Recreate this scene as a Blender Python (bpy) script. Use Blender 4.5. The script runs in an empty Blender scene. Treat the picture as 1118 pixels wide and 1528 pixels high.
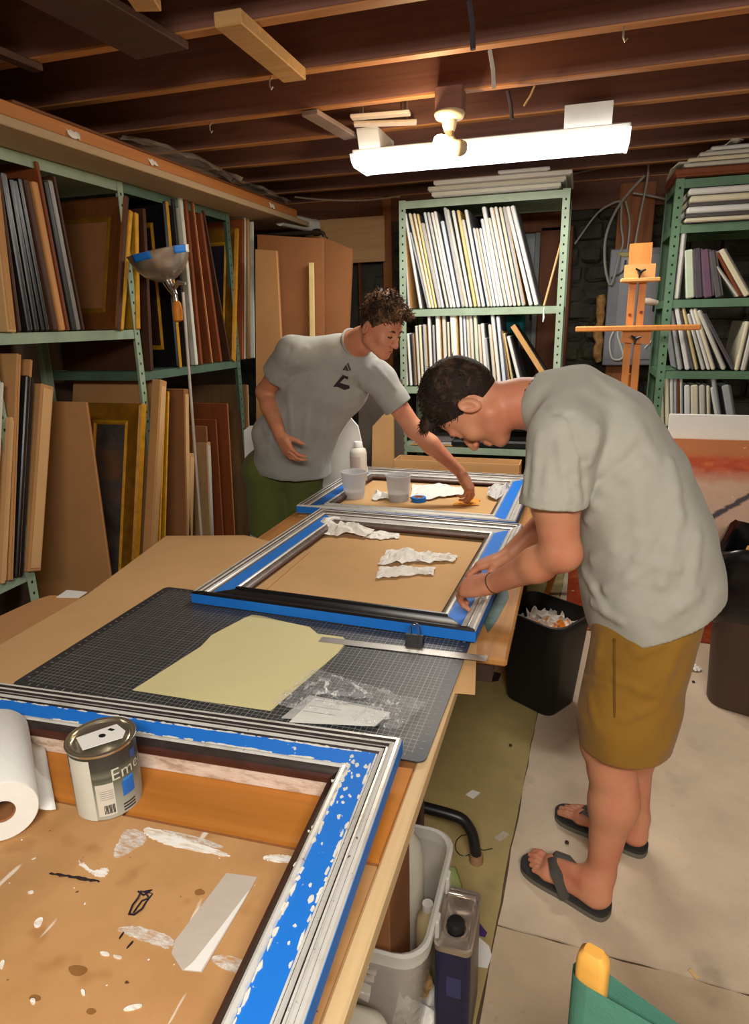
import bpy, math, random
import numpy as np
from mathutils import Vector, Matrix
R = math.radians
rnd = random.Random(7)
SC = bpy.context.scene
COL = SC.collection

# ---------------------------------------------------------------- camera, world, lights, exposure
F_PX, YAW, PITCH, ROLL, CAM = 970.0, R(-17.3), R(16.3), R(-1.2), Vector((0, 0, 1.6))
fwd = Vector((math.sin(YAW)*math.cos(PITCH), math.cos(YAW)*math.cos(PITCH), -math.sin(PITCH)))
rgt0 = Vector((math.cos(YAW), -math.sin(YAW), 0)); up0 = rgt0.cross(fwd)
rgt = math.cos(ROLL)*rgt0 + math.sin(ROLL)*up0
upv = -math.sin(ROLL)*rgt0 + math.cos(ROLL)*up0
cd = bpy.data.cameras.new('camera'); cam = bpy.data.objects.new('camera', cd); COL.objects.link(cam)
M = Matrix.Identity(4)
for i in range(3):
    M[i][0], M[i][1], M[i][2], M[i][3] = rgt[i], upv[i], -fwd[i], CAM[i]
cam.matrix_world = M
cd.sensor_fit = 'VERTICAL'; cd.sensor_height = 24; cd.lens = F_PX*24/1528
cd.clip_start = 0.02
SC.camera = cam
w = bpy.data.worlds.new('world'); SC.world = w; w.use_nodes = True
w.node_tree.nodes['Background'].inputs[0].default_value = (0.9, 0.8, 0.7, 1)
w.node_tree.nodes['Background'].inputs[1].default_value = 0.02
SC.view_settings.view_transform = 'Standard'; SC.view_settings.look = 'None'
SC.view_settings.gamma = 1; SC.view_settings.use_curve_mapping = False
SC.view_settings.exposure = 0.18

def area(name, loc, target, sx, sy, power, col):
    d = bpy.data.lights.new(name, 'AREA'); d.shape = 'RECTANGLE'; d.size = sx; d.size_y = sy
    d.energy = power; d.color = col
    o = bpy.data.objects.new(name, d); COL.objects.link(o); o.location = loc
    o.rotation_euler = (Vector(target)-Vector(loc)).to_track_quat('-Z', 'Y').to_euler()
    return o
TUBE = (1.0, 0.96, 0.90)
# the room's second ceiling fixture, behind the photographer: bare tubes that light the room and the joists
area('rear_fixture_light', (0.3, -0.7, 2.30), (0.2, 0.2, 0), 1.2, 0.3, 66, (1.0, 0.95, 0.86))
area('rear_fixture_uplight', (0.3, -0.7, 2.16), (0.3, -0.2, 3.0), 1.2, 0.2, 18, (1.0, 0.95, 0.86))
area('front_fixture_light', (-0.46, 3.29, 2.288), (-0.46, 3.24, 0), 1.1, 0.2, 21, TUBE)

# ---------------------------------------------------------------- measuring helpers (photo point -> point on a real plane of the room)
def ray(px, py):
    return fwd + rgt*((px-559)/F_PX) - upv*((py-764)/F_PX)
def oz(px, py, z): d = ray(px, py); return CAM + d*((z-CAM.z)/d.z)
def ox(px, py, x): d = ray(px, py); return CAM + d*(x/d.x)
def oy(px, py, y): d = ray(px, py); return CAM + d*(y/d.y)

# ---------------------------------------------------------------- materials
def lin(c):
    return tuple((((v/255)/12.92) if v/255 <= .04045 else ((v/255+.055)/1.055)**2.4) for v in c[:3])
_mats = {}
class NT:
    def __init__(s, name):
        s.m = bpy.data.materials.new(name); s.m.use_nodes = True; s.t = s.m.node_tree
        s.b = s.t.nodes['Principled BSDF']
        s.tc = s.t.nodes.new('ShaderNodeTexCoord')
    def n(s, typ, ins=None, **kw):
        x = s.t.nodes.new('ShaderNode'+typ)
        for k, v in kw.items(): setattr(x, k, v)
        for k, v in (ins or {}).items(): s.set(x.inputs[k], v)
        return x
    def set(s, sock, v):
        if isinstance(v, bpy.types.NodeSocket): s.t.links.new(v, sock)
        else: sock.default_value = v
    def obj(s, scale=(1, 1, 1), rot=(0, 0, 0), loc=(0, 0, 0)):
        return s.n('Mapping', {'Vector': s.tc.outputs['Object'], 'Scale': scale, 'Rotation': rot, 'Location': loc}).outputs[0]
    def noise(s, vec, scale, detail=4, rough=.6, dist=0):
        return s.n('TexNoise', {'Vector': vec, 'Scale': scale, 'Detail': detail, 'Roughness': rough, 'Distortion': dist}).outputs[0]
    def math(s, op, a, b=0.0, c=0.0):
        return s.n('Math', {0: a, 1: b, 2: c}, operation=op).outputs[0]
    def ramp(s, fac, stops):
        x = s.n('ValToRGB', {'Fac': fac}); e = x.color_ramp.elements
        while len(e) < len(stops): e.new(.5)
        for el, (p, c) in zip(e, stops):
            el.position = p; el.color = (*c, 1) if len(c) == 3 else c
        return x.outputs[0]
    def step(s, fac, lo, hi):
        return s.n('MapRange', {'Value': fac, 'From Min': lo, 'From Max': hi}).outputs[0]
    def mix(s, fac, a, b):
        x = s.n('Mix', data_type='RGBA')
        s.set(x.inputs[0], fac)
        for i, v in ((6, a), (7, b)):
            s.set(x.inputs[i], v if isinstance(v, bpy.types.NodeSocket) else (*v, 1))
        return x.outputs[2]
    def xyz(s, vec):
        return s.n('SeparateXYZ', {0: vec}).outputs
    def bump(s, h, strength=.3, dist=.01):
        s.set(s.b.inputs['Normal'], s.n('Bump', {'Height': h, 'Strength': strength, 'Distance': dist}).outputs[0])
    def base(s, c, rough=.6, metal=0.0, spec=.4):
        s.set(s.b.inputs['Base Color'], c if isinstance(c, bpy.types.NodeSocket) else (*c, 1))
        s.set(s.b.inputs['Roughness'], rough); s.set(s.b.inputs['Metallic'], metal)
        s.set(s.b.inputs['Specular IOR Level'], spec)
        return s.m

def mat(name, c, rough=.6, metal=0.0, var=.12, scale=12, st=(1, 1, 1), bump=0.0, bs=60, spec=.4):
    if name in _mats: return _mats[name]
    k = NT(name); c = lin(c)
    v = k.obj(st)
    f = k.noise(v, scale)
    col = k.ramp(f, [(.25, tuple(x*(1-var) for x in c)), (.75, tuple(min(1, x*(1+var)) for x in c))])
    k.base(col, rough, metal, spec)
    if bump: k.bump(k.noise(v, bs, 3), bump, .004)
    _mats[name] = k.m
    return k.m
def wood(name, c, dark=.55, axis=0, scale=6, rough=.6, bump=.15):
    if name in _mats: return _mats[name]
    k = NT(name); c = lin(c)
    st = [14, 14, 14]; st[axis] = .9
    v = k.obj(tuple(st))
    f = k.noise(v, scale*.5, 5, .65, .6)
    big = k.noise(k.obj((1.3, 1.3, 1.3)), 2.0, 2)
    col = k.ramp(f, [(.3, tuple(x*dark for x in c)), (.5, c), (.8, tuple(min(1, x*1.2) for x in c))])
    col = k.mix(k.math('MULTIPLY', big, .35), col, tuple(x*.6 for x in c))
    k.base(col, rough); k.bump(f, bump, .004)
    _mats[name] = k.m
    return k.m
def clearmat(name, c, rough=.1, alpha=.35, spec=.5):
    if name in _mats: return _mats[name]
    k = NT(name); k.base(lin(c), rough, 0, spec)
    k.b.inputs['Alpha'].default_value = alpha
    k.bump(k.noise(k.obj(), 14, 3), .3, .01)
    _mats[name] = k.m
    return k.m
def glow(name, c, strength):
    k = NT(name); k.base((.8, .8, .8), .4)
    k.b.inputs['Emission Color'].default_value = (*c, 1)
    k.b.inputs['Emission Strength'].default_value = strength
    return k.m

# ---------------------------------------------------------------- mesh building
class MB:
    def __init__(s): s.v = []; s.f = []; s.m = []
    def add(s, vs, fs, mi=0):
        o = len(s.v); s.v += [Vector(p) for p in vs]
        for i, f in enumerate(fs):
            s.f.append([o+j for j in f]); s.m.append(mi[i] if isinstance(mi, list) else mi)
        return s
    def join(s, b, mi=None):
        return s.add(b.v, b.f, b.m if mi is None else mi)
    def xf(s, M): s.v = [M @ p for p in s.v]; return s
    def box(s, c, d, b=0, R3=None, mi=0):
        h = [x/2 for x in d]; c = Vector(c); R3 = R3 or Matrix.Identity(3)
        if not b:
            vs = [c+R3@Vector((x*h[0], y*h[1], z*h[2])) for x in (-1, 1) for y in (-1, 1) for z in (-1, 1)]
            return s.add(vs, [(0, 1, 3, 2), (4, 6, 7, 5), (0, 4, 5, 1), (2, 3, 7, 6), (0, 2, 6, 4), (1, 5, 7, 3)], mi)
        b = min(b, min(h)*.98)
        vs = []; ix = {}
        for x in (-1, 1):
            for y in (-1, 1):
                for z in (-1, 1):
                    for a in range(3):
                        p = [x*h[0], y*h[1], z*h[2]]; sg = (x, y, z)
                        for k in range(3):
                            if k != a: p[k] -= sg[k]*b
                        ix[x, y, z, a] = len(vs); vs.append(c+R3@Vector(p))
        fs = []
        for a in range(3):
            u, v = (a+1) % 3, (a+2) % 3
            for sg in (-1, 1):
                q = []
                for du, dv in ((-1, -1), (1, -1), (1, 1), (-1, 1)):
                    t = [0, 0, 0]; t[a] = sg; t[u] = du; t[v] = dv; q.append(ix[(*t, a)])
                fs.append(q if sg > 0 else q[::-1])
        for a in range(3):
            u, v = (a+1) % 3, (a+2) % 3
            for su in (-1, 1):
                for sv in (-1, 1):
                    t0 = [0]*3; t1 = [0]*3
                    for t, e in ((t0, -1), (t1, 1)): t[a] = e; t[u] = su; t[v] = sv
                    q = [ix[(*t0, u)], ix[(*t0, v)], ix[(*t1, v)], ix[(*t1, u)]]
                    fs.append(q if su*sv < 0 else q[::-1])
        for x in (-1, 1):
            for y in (-1, 1):
                for z in (-1, 1):
                    q = [ix[x, y, z, 0], ix[x, y, z, 1], ix[x, y, z, 2]]
                    fs.append(q if x*y*z > 0 else q[::-1])
        return s.add(vs, fs, mi)
    def hexa(s, bot, top, mi=0):
        return s.prism(bot, top, mi)
    def prism(s, bot, top, mi=0):
        n = len(bot)
        return s.add(list(bot)+list(top), [list(range(n))[::-1], list(range(n, 2*n))]+[(i, (i+1) % n, n+(i+1) % n, n+i) for i in range(n)], mi)
    def slab(s, poly, z0, z1, mi=0):
        return s.prism([(p[0], p[1], z0) for p in poly], [(p[0], p[1], z1) for p in poly], mi)
    def tube(s, pts, r, n=8, mi=0, flat=None):
        pts = [Vector(p) for p in pts]; k = len(pts)
        rs = list(r) if isinstance(r, (list, tuple)) else [r]*k
        vs = []; N = None
        for i, p in enumerate(pts):
            t = (pts[min(i+1, k-1)]-pts[max(i-1, 0)]).normalized()
            if N is None:
                N = t.orthogonal().normalized() if flat is None else (Vector(flat)-t*t.dot(Vector(flat))).normalized()
            N = (N-t*t.dot(N)).normalized(); B = t.cross(N)
            for j in range(n):
                a = 2*math.pi*j/n
                vs.append(p+(N*math.cos(a)*(0.3 if flat is not None else 1)+B*math.sin(a))*rs[i])
        fs = [(i*n+j, i*n+(j+1) % n, (i+1)*n+(j+1) % n, (i+1)*n+j) for i in range(k-1) for j in range(n)]
        fs += [list(range(n))[::-1], list(range((k-1)*n, k*n))]
        return s.add(vs, fs, mi)
    def lathe(s, prof, c=(0, 0, 0), n=24, R3=None, mi=0):
        c = Vector(c); R3 = R3 or Matrix.Identity(3); vs = []; k = len(prof)
        for r, z in prof:
            for j in range(n):
                a = 2*math.pi*j/n
                vs.append(c+R3@Vector((r*math.cos(a), r*math.sin(a), z)))
        fs = [(i*n+j, i*n+(j+1) % n, (i+1)*n+(j+1) % n, (i+1)*n+j) for i in range(k-1) for j in range(n)]
        ring_ = prof[0] == prof[-1]
        if prof[0][0] > 0 and not ring_: fs.append(list(range(n))[::-1])
        if prof[-1][0] > 0 and not ring_: fs.append(list(range((k-1)*n, k*n)))
        return s.add(vs, fs, mi)
    def grid(s, fn, nu, nv, mi=0):
        vs = [fn(i/nu, j/nv) for i in range(nu+1) for j in range(nv+1)]
        w_ = nv+1
        return s.add(vs, [(i*w_+j, (i+1)*w_+j, (i+1)*w_+j+1, i*w_+j+1) for i in range(nu) for j in range(nv)], mi)
    def build(s, name, mats, parent=None, smooth=False, solid=0):
        off = root_loc(parent) if parent is not None else Vector((0, 0, 0))
        me = bpy.data.meshes.new(name)
        me.from_pydata([tuple(p-off) for p in s.v], [], s.f)
        mats = mats if isinstance(mats, (list, tuple)) else [mats]
        for m_ in mats: me.materials.append(m_)
        if len(mats) > 1: me.polygons.foreach_set('material_index', s.m)
        if smooth:
            me.polygons.foreach_set('use_smooth', [True]*len(me.polygons))
            try: me.set_sharp_from_angle(angle=R(smooth if smooth is not True else 50))
            except Exception: pass
        me.update()
        o = bpy.data.objects.new(name, me); COL.objects.link(o)
        if parent is not None: o.parent = parent
        if solid:
            md = o.modifiers.new('thickness', 'SOLIDIFY'); md.thickness = solid
        return o
def root_loc(o):
    l = Vector((0, 0, 0))
    while o is not None: l += o.location; o = o.parent
    return l
def tag(o, label, cat, group=None):
    o['label'] = label; o['category'] = cat
    if group: o['group'] = group
    return o
def thing(name, loc, label, cat, group=None):
    o = bpy.data.objects.new(name, None); COL.objects.link(o); o.location = loc
    o.empty_display_size = .05
    return tag(o, label, cat, group)
def struct(name, mb, m, smooth=False):
    o = mb.build(name, m, None, smooth); o['kind'] = 'structure'; return o
def axes(x, y, z, o=(0, 0, 0)):
    M = Matrix.Identity(4)
    for i in range(3): M[i][0], M[i][1], M[i][2], M[i][3] = x[i], y[i], z[i], o[i]
    return M
def rails(W, H, prof, mi=None):
    """four mitred rails round a W x H rectangle in the xy plane; prof = [(inset, height, material)]"""
    out = []
    for (ax, ay), d, n, L in (((0, 0), (1, 0), (0, 1), W), ((W, 0), (0, 1), (-1, 0), H), ((W, H), (-1, 0), (0, -1), W), ((0, H), (0, -1), (1, 0), H)):
        b = MB(); vs = []
        for e in (0, 1):
            for u, h, *_ in prof:
                t = u if e == 0 else L-u
                vs.append((ax+d[0]*t+n[0]*u, ay+d[1]*t+n[1]*u, h))
        k = len(prof)
        fs = [(i, k+i, k+(i+1) % k, (i+1) % k) for i in range(k)]
        ms = [prof[i][2] if len(prof[i]) > 2 else 0 for i in range(k)]
        fs += [list(range(k)), list(range(2*k-1, k-1, -1))]; ms += [ms[0], ms[0]]
        fs = [f[::-1] for f in fs]
        b.add(vs, fs, ms); out.append(b)
    return out
ORD = ['first', 'second', 'third', 'fourth', 'fifth', 'sixth', 'seventh', 'eighth', 'ninth', 'tenth', 'eleventh', 'twelfth', 'thirteenth', 'fourteenth', 'fifteenth', 'sixteenth', 'seventeenth', 'eighteenth', 'nineteenth', 'twentieth', 'twenty-first', 'twenty-second', 'twenty-third', 'twenty-fourth', 'twenty-fifth', 'twenty-sixth', 'twenty-seventh', 'twenty-eighth', 'twenty-ninth', 'thirtieth']

# shared materials
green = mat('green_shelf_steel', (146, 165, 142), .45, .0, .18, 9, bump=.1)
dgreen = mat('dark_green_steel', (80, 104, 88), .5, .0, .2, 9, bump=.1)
kraft = mat('kraft_cardboard', (184, 136, 86), .85, 0, .08, 5, bump=.06, bs=90)
kraft2 = mat('light_kraft_cardboard', (206, 164, 112), .85, 0, .07, 4, bump=.06, bs=90)
kraft3 = mat('dark_kraft_cardboard', (150, 98, 58), .85, 0, .1, 5, bump=.06, bs=90)
white = mat('white_paint', (232, 230, 224), .55, 0, .04)
offwhite = mat('off_white_canvas', (208, 207, 194), .75, 0, .06, 20, bump=.08, bs=200)
black = mat('black_plastic', (24, 24, 26), .38, 0, .2)
blackp = mat('black_lacquer', (26, 25, 27), .3, 0, .2, bump=.05)
gold = mat('gold_leaf', (214, 156, 40), .38, .35, .25, 25, bump=.12)
dgold = mat('dull_gold_leaf', (150, 104, 26), .42, .35, .3, 20, bump=.12)
pine = wood('pine_timber', (206, 160, 104), .8, 0)
pine_y = wood('pine_timber_lengthwise', (196, 156, 104), .85, 1)
walnut = wood('brown_wood_upright', (122, 66, 30), .7, 2)
chrome = mat('bright_metal', (205, 205, 205), .2, 1.0, .1)
paper = mat('tissue_paper', (236, 232, 224), .7, 0, .05, 15, bump=.15, bs=40)
# ---------------------------------------------------------------- the room: floor, walls, ceiling
def floor_mat(name, c, spots):
    k = NT(name); c = lin(c)
    a = k.noise(k.obj(), 3.0, 6, .65); b = k.noise(k.obj(), 26, 5, .7); d = k.noise(k.obj(loc=(3, 1, 0)), 6, 3, .5)
    col = k.ramp(a, [(.3, tuple(x*.82 for x in c)), (.7, tuple(min(1, x*1.12) for x in c))])
    col = k.mix(k.step(b, .62, .75), col, tuple(x*.72 for x in c))
    col = k.mix(k.math('MULTIPLY', k.step(d, .62, .74), spots), col, tuple(x*.5 for x in c))
    k.base(col, .62, 0, .35); k.bump(b, .25, .004); return k.m
conc = floor_mat('worn_concrete', (210, 190, 164), .6)
conc2 = floor_mat('worn_concrete_front', (200, 178, 148), .4)
olive = floor_mat('olive_painted_concrete', (174, 154, 102), .5)
fl = struct('floor', MB().box((0.3, 1.5, -.085), (6.2, 8.2, .16)), mat('floor_joint_dirt', (88, 72, 54), .9, 0, .3))
def slab_part(poly, m):
    # wobbling edge so the joint reads as a crumbly crack
    pts = []
    n = len(poly)
    for i in range(n):
        a, b = Vector(poly[i]), Vector(poly[(i+1) % n]); L = (b-a).length; k = max(1, min(60, int(L/.045)))
        for j in range(k):
            p = a.lerp(b, j/k)
            if j: p += Vector((rnd.uniform(-.0035, .0035), rnd.uniform(-.0035, .0035)))
            pts.append(p)
    MB().slab(pts, -.006, 0).build('concrete_slab', m, fl)
A_, B_ = Vector((-.117, 1.43)), Vector((-.073, 2.45))
dn = (A_-B_).normalized(); top_ = B_-dn*3.2; bot_ = A_+dn*4.0
C_ = Vector((.5, 1.405)); cr = (C_-A_).normalized(); far_ = A_+cr*3.2
g = .0022
slab_part([(top_.x-g, 5.6), (-2.8, 5.6), (-2.8, -2.6), (bot_.x-g, -2.6), (A_.x-g, A_.y)], olive)
slab_part([(A_.x+g, A_.y+g), (far_.x, far_.y+g), (3.4, 5.6), (top_.x+g, 5.6)], conc)
slab_part([(A_.x+g, A_.y-.006), (bot_.x+g, -2.6), (3.4, -2.6), (far_.x, far_.y-.006)], conc2)

k = NT('dark_rubble_stone')
vo = k.n('TexVoronoi', {'Vector': k.obj((1, 1, 1.6)), 'Scale': 5.5, 'Randomness': 1.0}); n1 = k.noise(k.obj(), 8, 5)
colr = k.mix(n1, lin((38, 38, 36)), lin((84, 80, 70)))
colr = k.mix(k.step(k.noise(k.obj(loc=(5, 2, 1)), 2.5, 2), .58, .7), colr, lin((80, 76, 44)))
k.base(colr, .9); k.bump(k.math('ADD', k.math('MULTIPLY', vo.outputs[0], -1.2), n1), .8, .05); stone = k.m
rough_w = mat('old_board_wall', (92, 74, 60), .9, 0, .2, 4, bump=.2, bs=20)
wb_ = struct('wall_back', MB().box((.3, 5.0, 1.35), (6.2, .2, 2.9)), stone)
r3 = random.Random(21)
for r_ in range(15):
    z_ = .42+.128*r_; x = -1.5+r3.uniform(0, .15)
    while x < 1.35:
        w_ = r3.uniform(.14, .30); h_ = .118*r3.uniform(.85, 1.02); b = MB()
        b.box((x+w_/2, 4.895, z_+h_/2+r3.uniform(-.006, .006)), (w_-.014, .05+r3.uniform(0, .03), h_), .022, Matrix.Rotation(R(r3.uniform(-4, 4)), 3, 'Y'))
        c_ = sum(b.v, Vector())/len(b.v)
        b.v = [p+Vector((r3.uniform(-.010, .010), r3.uniform(-.006, .006), r3.uniform(-.009, .009))) for p in b.v]
        b.build('stone', stone, wb_); x += w_
struct('wall_left', MB().box((-2.75, 1.5, 1.35), (.1, 8.2, 2.9)), rough_w)
struct('wall_right', MB().box((3.35, 1.5, 1.35), (.1, 8.2, 2.9)), mat('pale_block_wall', (196, 186, 170), .9, 0, .1, 3))
struct('wall_front', MB().box((.3, -2.55, 1.35), (6.2, .1, 2.9)), mat('cream_block_wall', (206, 192, 168), .9, 0, .1, 3))
jw = wood('reddish_joist_wood', (136, 92, 78), .7, 0, 5)
jl = wood('joist_lit_edge_wood', (196, 132, 76), .8, 0, 5)
ceil = struct('ceiling', MB().box((.3, 1.5, 2.74), (6.2, 8.2, .08)), wood('dark_subfloor', (126, 90, 76), .7, 0, 4))
for i in range(-6, 7):
    y = 2.43+.4*i
    MB().box((.3, y, 2.575), (6.0, .042, .26), .003).build('joist', jw, ceil)
    MB().box((.3, y, 2.443), (6.0, .040, .006)).build('joist_lit_edge', jl, ceil)  # light bounced up onto the joist bottoms, painted as a brighter wood strip
# sill beam and framing along the back wall
beam = struct('trim_1', MB().box((.3, 4.86, 2.36), (6.0, .06, .17), .004), wood('brown_sill_beam', (116, 68, 44), .7, 0, 5))
def stud(px0, px1, py0, py1, y=4.84, m=None):
    a, b = oy(px0, py0, y), oy(px1, py1, y)
    return MB().box(((a.x+b.x)/2, y, (a.z+b.z)/2), (abs(b.x-a.x), .06, abs(a.z-b.z)), .003)
stm = wood('orange_stud_wood', (160, 96, 50), .7, 2, 5)
for n_, args in enumerate([(534, 545, 285, 700), (572, 590, 285, 700), (925, 939, 275, 720)]):
    struct('trim_%d' % (n_+2), stud(*args), stm)
# plywood panel nailed across the studs, with its knots
ply = wood('plywood_face', (212, 166, 116), .85, 0, 4)
a, b = oy(455, 330, 4.78), oy(575, 390, 4.78)
tag(MB().box(((a.x+b.x)/2, 4.78, (a.z+b.z)/2), (b.x-a.x, .018, a.z-b.z), .002).build('plywood_panel', ply),
    'plywood panel nailed across the wall studs beyond the tall cardboard sheets', 'panel')
# window behind the middle rack: brown wooden frame, grey-blue pane
a, b = oy(740, 318, 4.86), oy(842, 580, 4.86)
win = struct('window_1', MB().box(((a.x+b.x)/2, 4.885, (a.z+b.z)/2), (b.x-a.x, .02, a.z-b.z)), mat('window_niche', (60, 42, 32), .8))
wm = wood('brown_window_wood', (128, 70, 36), .7, 2, 5)
for q0, q1 in (((740, 318), (842, 345)), ((808, 340), (842, 580)), ((740, 340), (770, 580))):
    p, q = oy(*q0, 4.84), oy(*q1, 4.84)
    MB().box(((p.x+q.x)/2, 4.84, (p.z+q.z)/2), (abs(q.x-p.x), .07, abs(p.z-q.z)), .006).build('window_frame', wm, win)
for q0, q1 in (((800, 340), (808, 520)), ((770, 340), (776, 520)), ((770, 336), (808, 341))):
    p, q = oy(*q0, 4.85), oy(*q1, 4.85)
    MB().box(((p.x+q.x)/2, 4.85, (p.z+q.z)/2), (abs(q.x-p.x), .04, abs(p.z-q.z)), .004).build('sash_bar', mat('weathered_sash', (150, 152, 150), .6), win)
p, q = oy(772, 342, 4.87), oy(804, 520, 4.87)
MB().box(((p.x+q.x)/2, 4.868, (p.z+q.z)/2), (abs(q.x-p.x), .006, abs(p.z-q.z))).build('pane', mat('dusty_glass', (128, 138, 142), .25, 0, .15), win)

# ---------------------------------------------------------------- boards and bits fixed under the joists
def joist_board(name, p0, p1, w0, t, z, m, label, cat='board', b=.003):
    a, b_ = oz(*p0, z), oz(*p1, z)
    d = (b_-a); L = d.length; d.normalize(); s = d.cross(Vector((0, 0, 1)))
    R3 = Matrix((d, -s, (0, 0, 1))).transposed()
    return tag(MB().box(((a+b_)/2)+Vector((0, 0, t/2)), (L, w0, t), b, R3).build(name, m), label, cat)
darkb = wood('dark_brown_plank', (84, 56, 46), .7, 0, 5)
joist_board('ceiling_plank', (20, -40), (243, 82), .20, .022, 2.415, darkb, 'wide dark brown plank nailed under the joists, far left of the ceiling')
joist_board('timber_offcut', (340, 38), (440, 122), .085, .038, 2.398, wood('pale_fir', (206, 160, 104), .8, 0), 'pale knotty timber offcut nailed under the joists at top centre')
joist_board('timber_offcut', (170, -60), (222, 18), .07, .03, 2.405, pine, 'light timber strip under the joists beside the wide dark plank')
joist_board('ceiling_batten', (-60, 60), (58, 108), .045, .022, 2.415, darkb, 'narrow dark batten under the joists by the left edge of the photo')
greyb = mat('grey_weathered_board', (140, 118, 108), .75, 0, .15, 6)
joist_board('grey_batten', (462, 172), (524, 208), .075, .02, 2.415, greyb, 'grey weathered batten under the joists left of the long tube light')
for q0, q1, l in (((524, 178), (612, 171), 'upper white strip of moulding tucked under joists near the tube light'), ((528, 188), (622, 185), 'lower white strip of moulding tucked under joists near the tube light')):
    ms = joist_board('moulding_strip', q0, q1, .05, .014, 2.4275, mat('pinkish_white_paint', (222, 200, 180), .6), l, 'strip')
    for u in (.15, .85):
        p = oz(q0[0]+(q1[0]-q0[0])*u, q0[1]+(q1[1]-q0[1])*u, 2.44); MB().tube([p, Vector((p.x, p.y, 2.702))], .003, 6).build('hanger_nail', mat('dull_wire', (190, 180, 160), .4, .6), ms)
# junction block behind the bulb holder, flat conduits on the joists
def strap(px0, py0, px1, py1, y, wd, m, label, cat):
    a, b = oy(px0, py0, y), oy(px1, py1, y)
    return tag(MB().tube([a, a.lerp(b, .5)+Vector((.004, 0, 0)), b], wd, 6).build('joist_strap', m, None, True), label, cat)
strap(731, 75, 737, 132, 2.40, .007, mat('white_cable_jacket', (205, 196, 186), .5), 'white cable stapled down the joist face above the bulb', 'cable')
strap(700, 2, 706, 74, 2.0, .008, mat('dark_cable_jacket', (60, 52, 58), .5), 'dark cable stapled down the nearest joist face at top centre', 'cable')
strap(758, 136, 764, 178, 2.80, .008, mat('dark_cable_jacket', (60, 52, 58), .5), 'dark cable on the joist face right of the bulb holder', 'cable')
strap(782, 158, 798, 128, 2.79, .004, mat('thin_string', (200, 160, 110), .8), 'thin pale string hanging against a joist right of the white cable', 'string')
for px, py, l in ((400, 126, 'small bent nail hook hanging from a joist below the pale timber offcut'), (306, 190, 'tiny wire hook hanging from a joist left of the pale timber offcut'), (932, 45, 'small pale hook under the near joist at upper right')):
    p = oz(px, py, 2.405); yj = 2.43+.4*round((p.y-2.43)/.4); p.y = max(yj-.03, min(yj+.03, p.y))
    tag(MB().tube([Vector((p.x, yj, 2.45)), Vector((p.x, (yj+p.y)/2, 2.432)), p+Vector((0, 0, .015)), p, p+Vector((.006, 0, -.012)), p+Vector((.012, 0, -.004))], .003, 6).build('joist_hook', mat('dull_wire', (190, 180, 160), .4, .6), None, True), l, 'hook')

# ---------------------------------------------------------------- tube light and bulb
def fixture():
    x0, x1, y0 = -1.06, .145, 3.14
    t = thing('tube_light', ((x0+x1)/2, y0+.2, 2.30), 'long lit fluorescent ceiling light with white wraparound lens under the joists', 'light')
    steel = mat('white_enamel', (220, 218, 212), .4)
    MB().box(((x0+x1)/2, y0+.15, 2.350), (x1-x0, .24, .026), .004).build('housing', steel, t)
    prof = [(y0, 2.335), (y0+.02, 2.310), (y0+.05, 2.296), (y0+.25, 2.296), (y0+.28, 2.310), (y0+.30, 2.335)]
    b = MB()
    b.prism([(x0+.012, y, z) for y, z in prof], [(x1-.012, y, z) for y, z in prof])
    b.build('lens', glow('lit_lens', (1.0, .97, .92), 3.6), t)
    for xx in (x0, x1-.012):
        c = MB(); pr_ = [(y0-.003, 2.338), (y0+.018, 2.307), (y0+.05, 2.292), (y0+.25, 2.292), (y0+.282, 2.307), (y0+.303, 2.338)]
        c.prism([(xx, y, z) for y, z in pr_], [(xx+.012, y, z) for y, z in pr_])
        c.build('end_cap', glow('lit_end_cap', (1.0, .97, .92), 1.6), t)
    for px, wd in ((551, .10), (877, .19)):
        p = oy(px, 190, y0+.03)
        MB().prism([(p.x-wd/2, y0+.03, 2.362), (p.x+wd/2, y0+.03, 2.362), (p.x+wd/2, y0+.27, 2.362), (p.x-wd/2, y0+.27, 2.362)],
                   [(p.x-wd/2, y0-.005, 2.438), (p.x+wd/2, y0-.005, 2.438), (p.x+wd/2, y0+.27, 2.438), (p.x-wd/2, y0+.27, 2.438)]).build('mounting_bracket', steel, t)
fixture()
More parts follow.
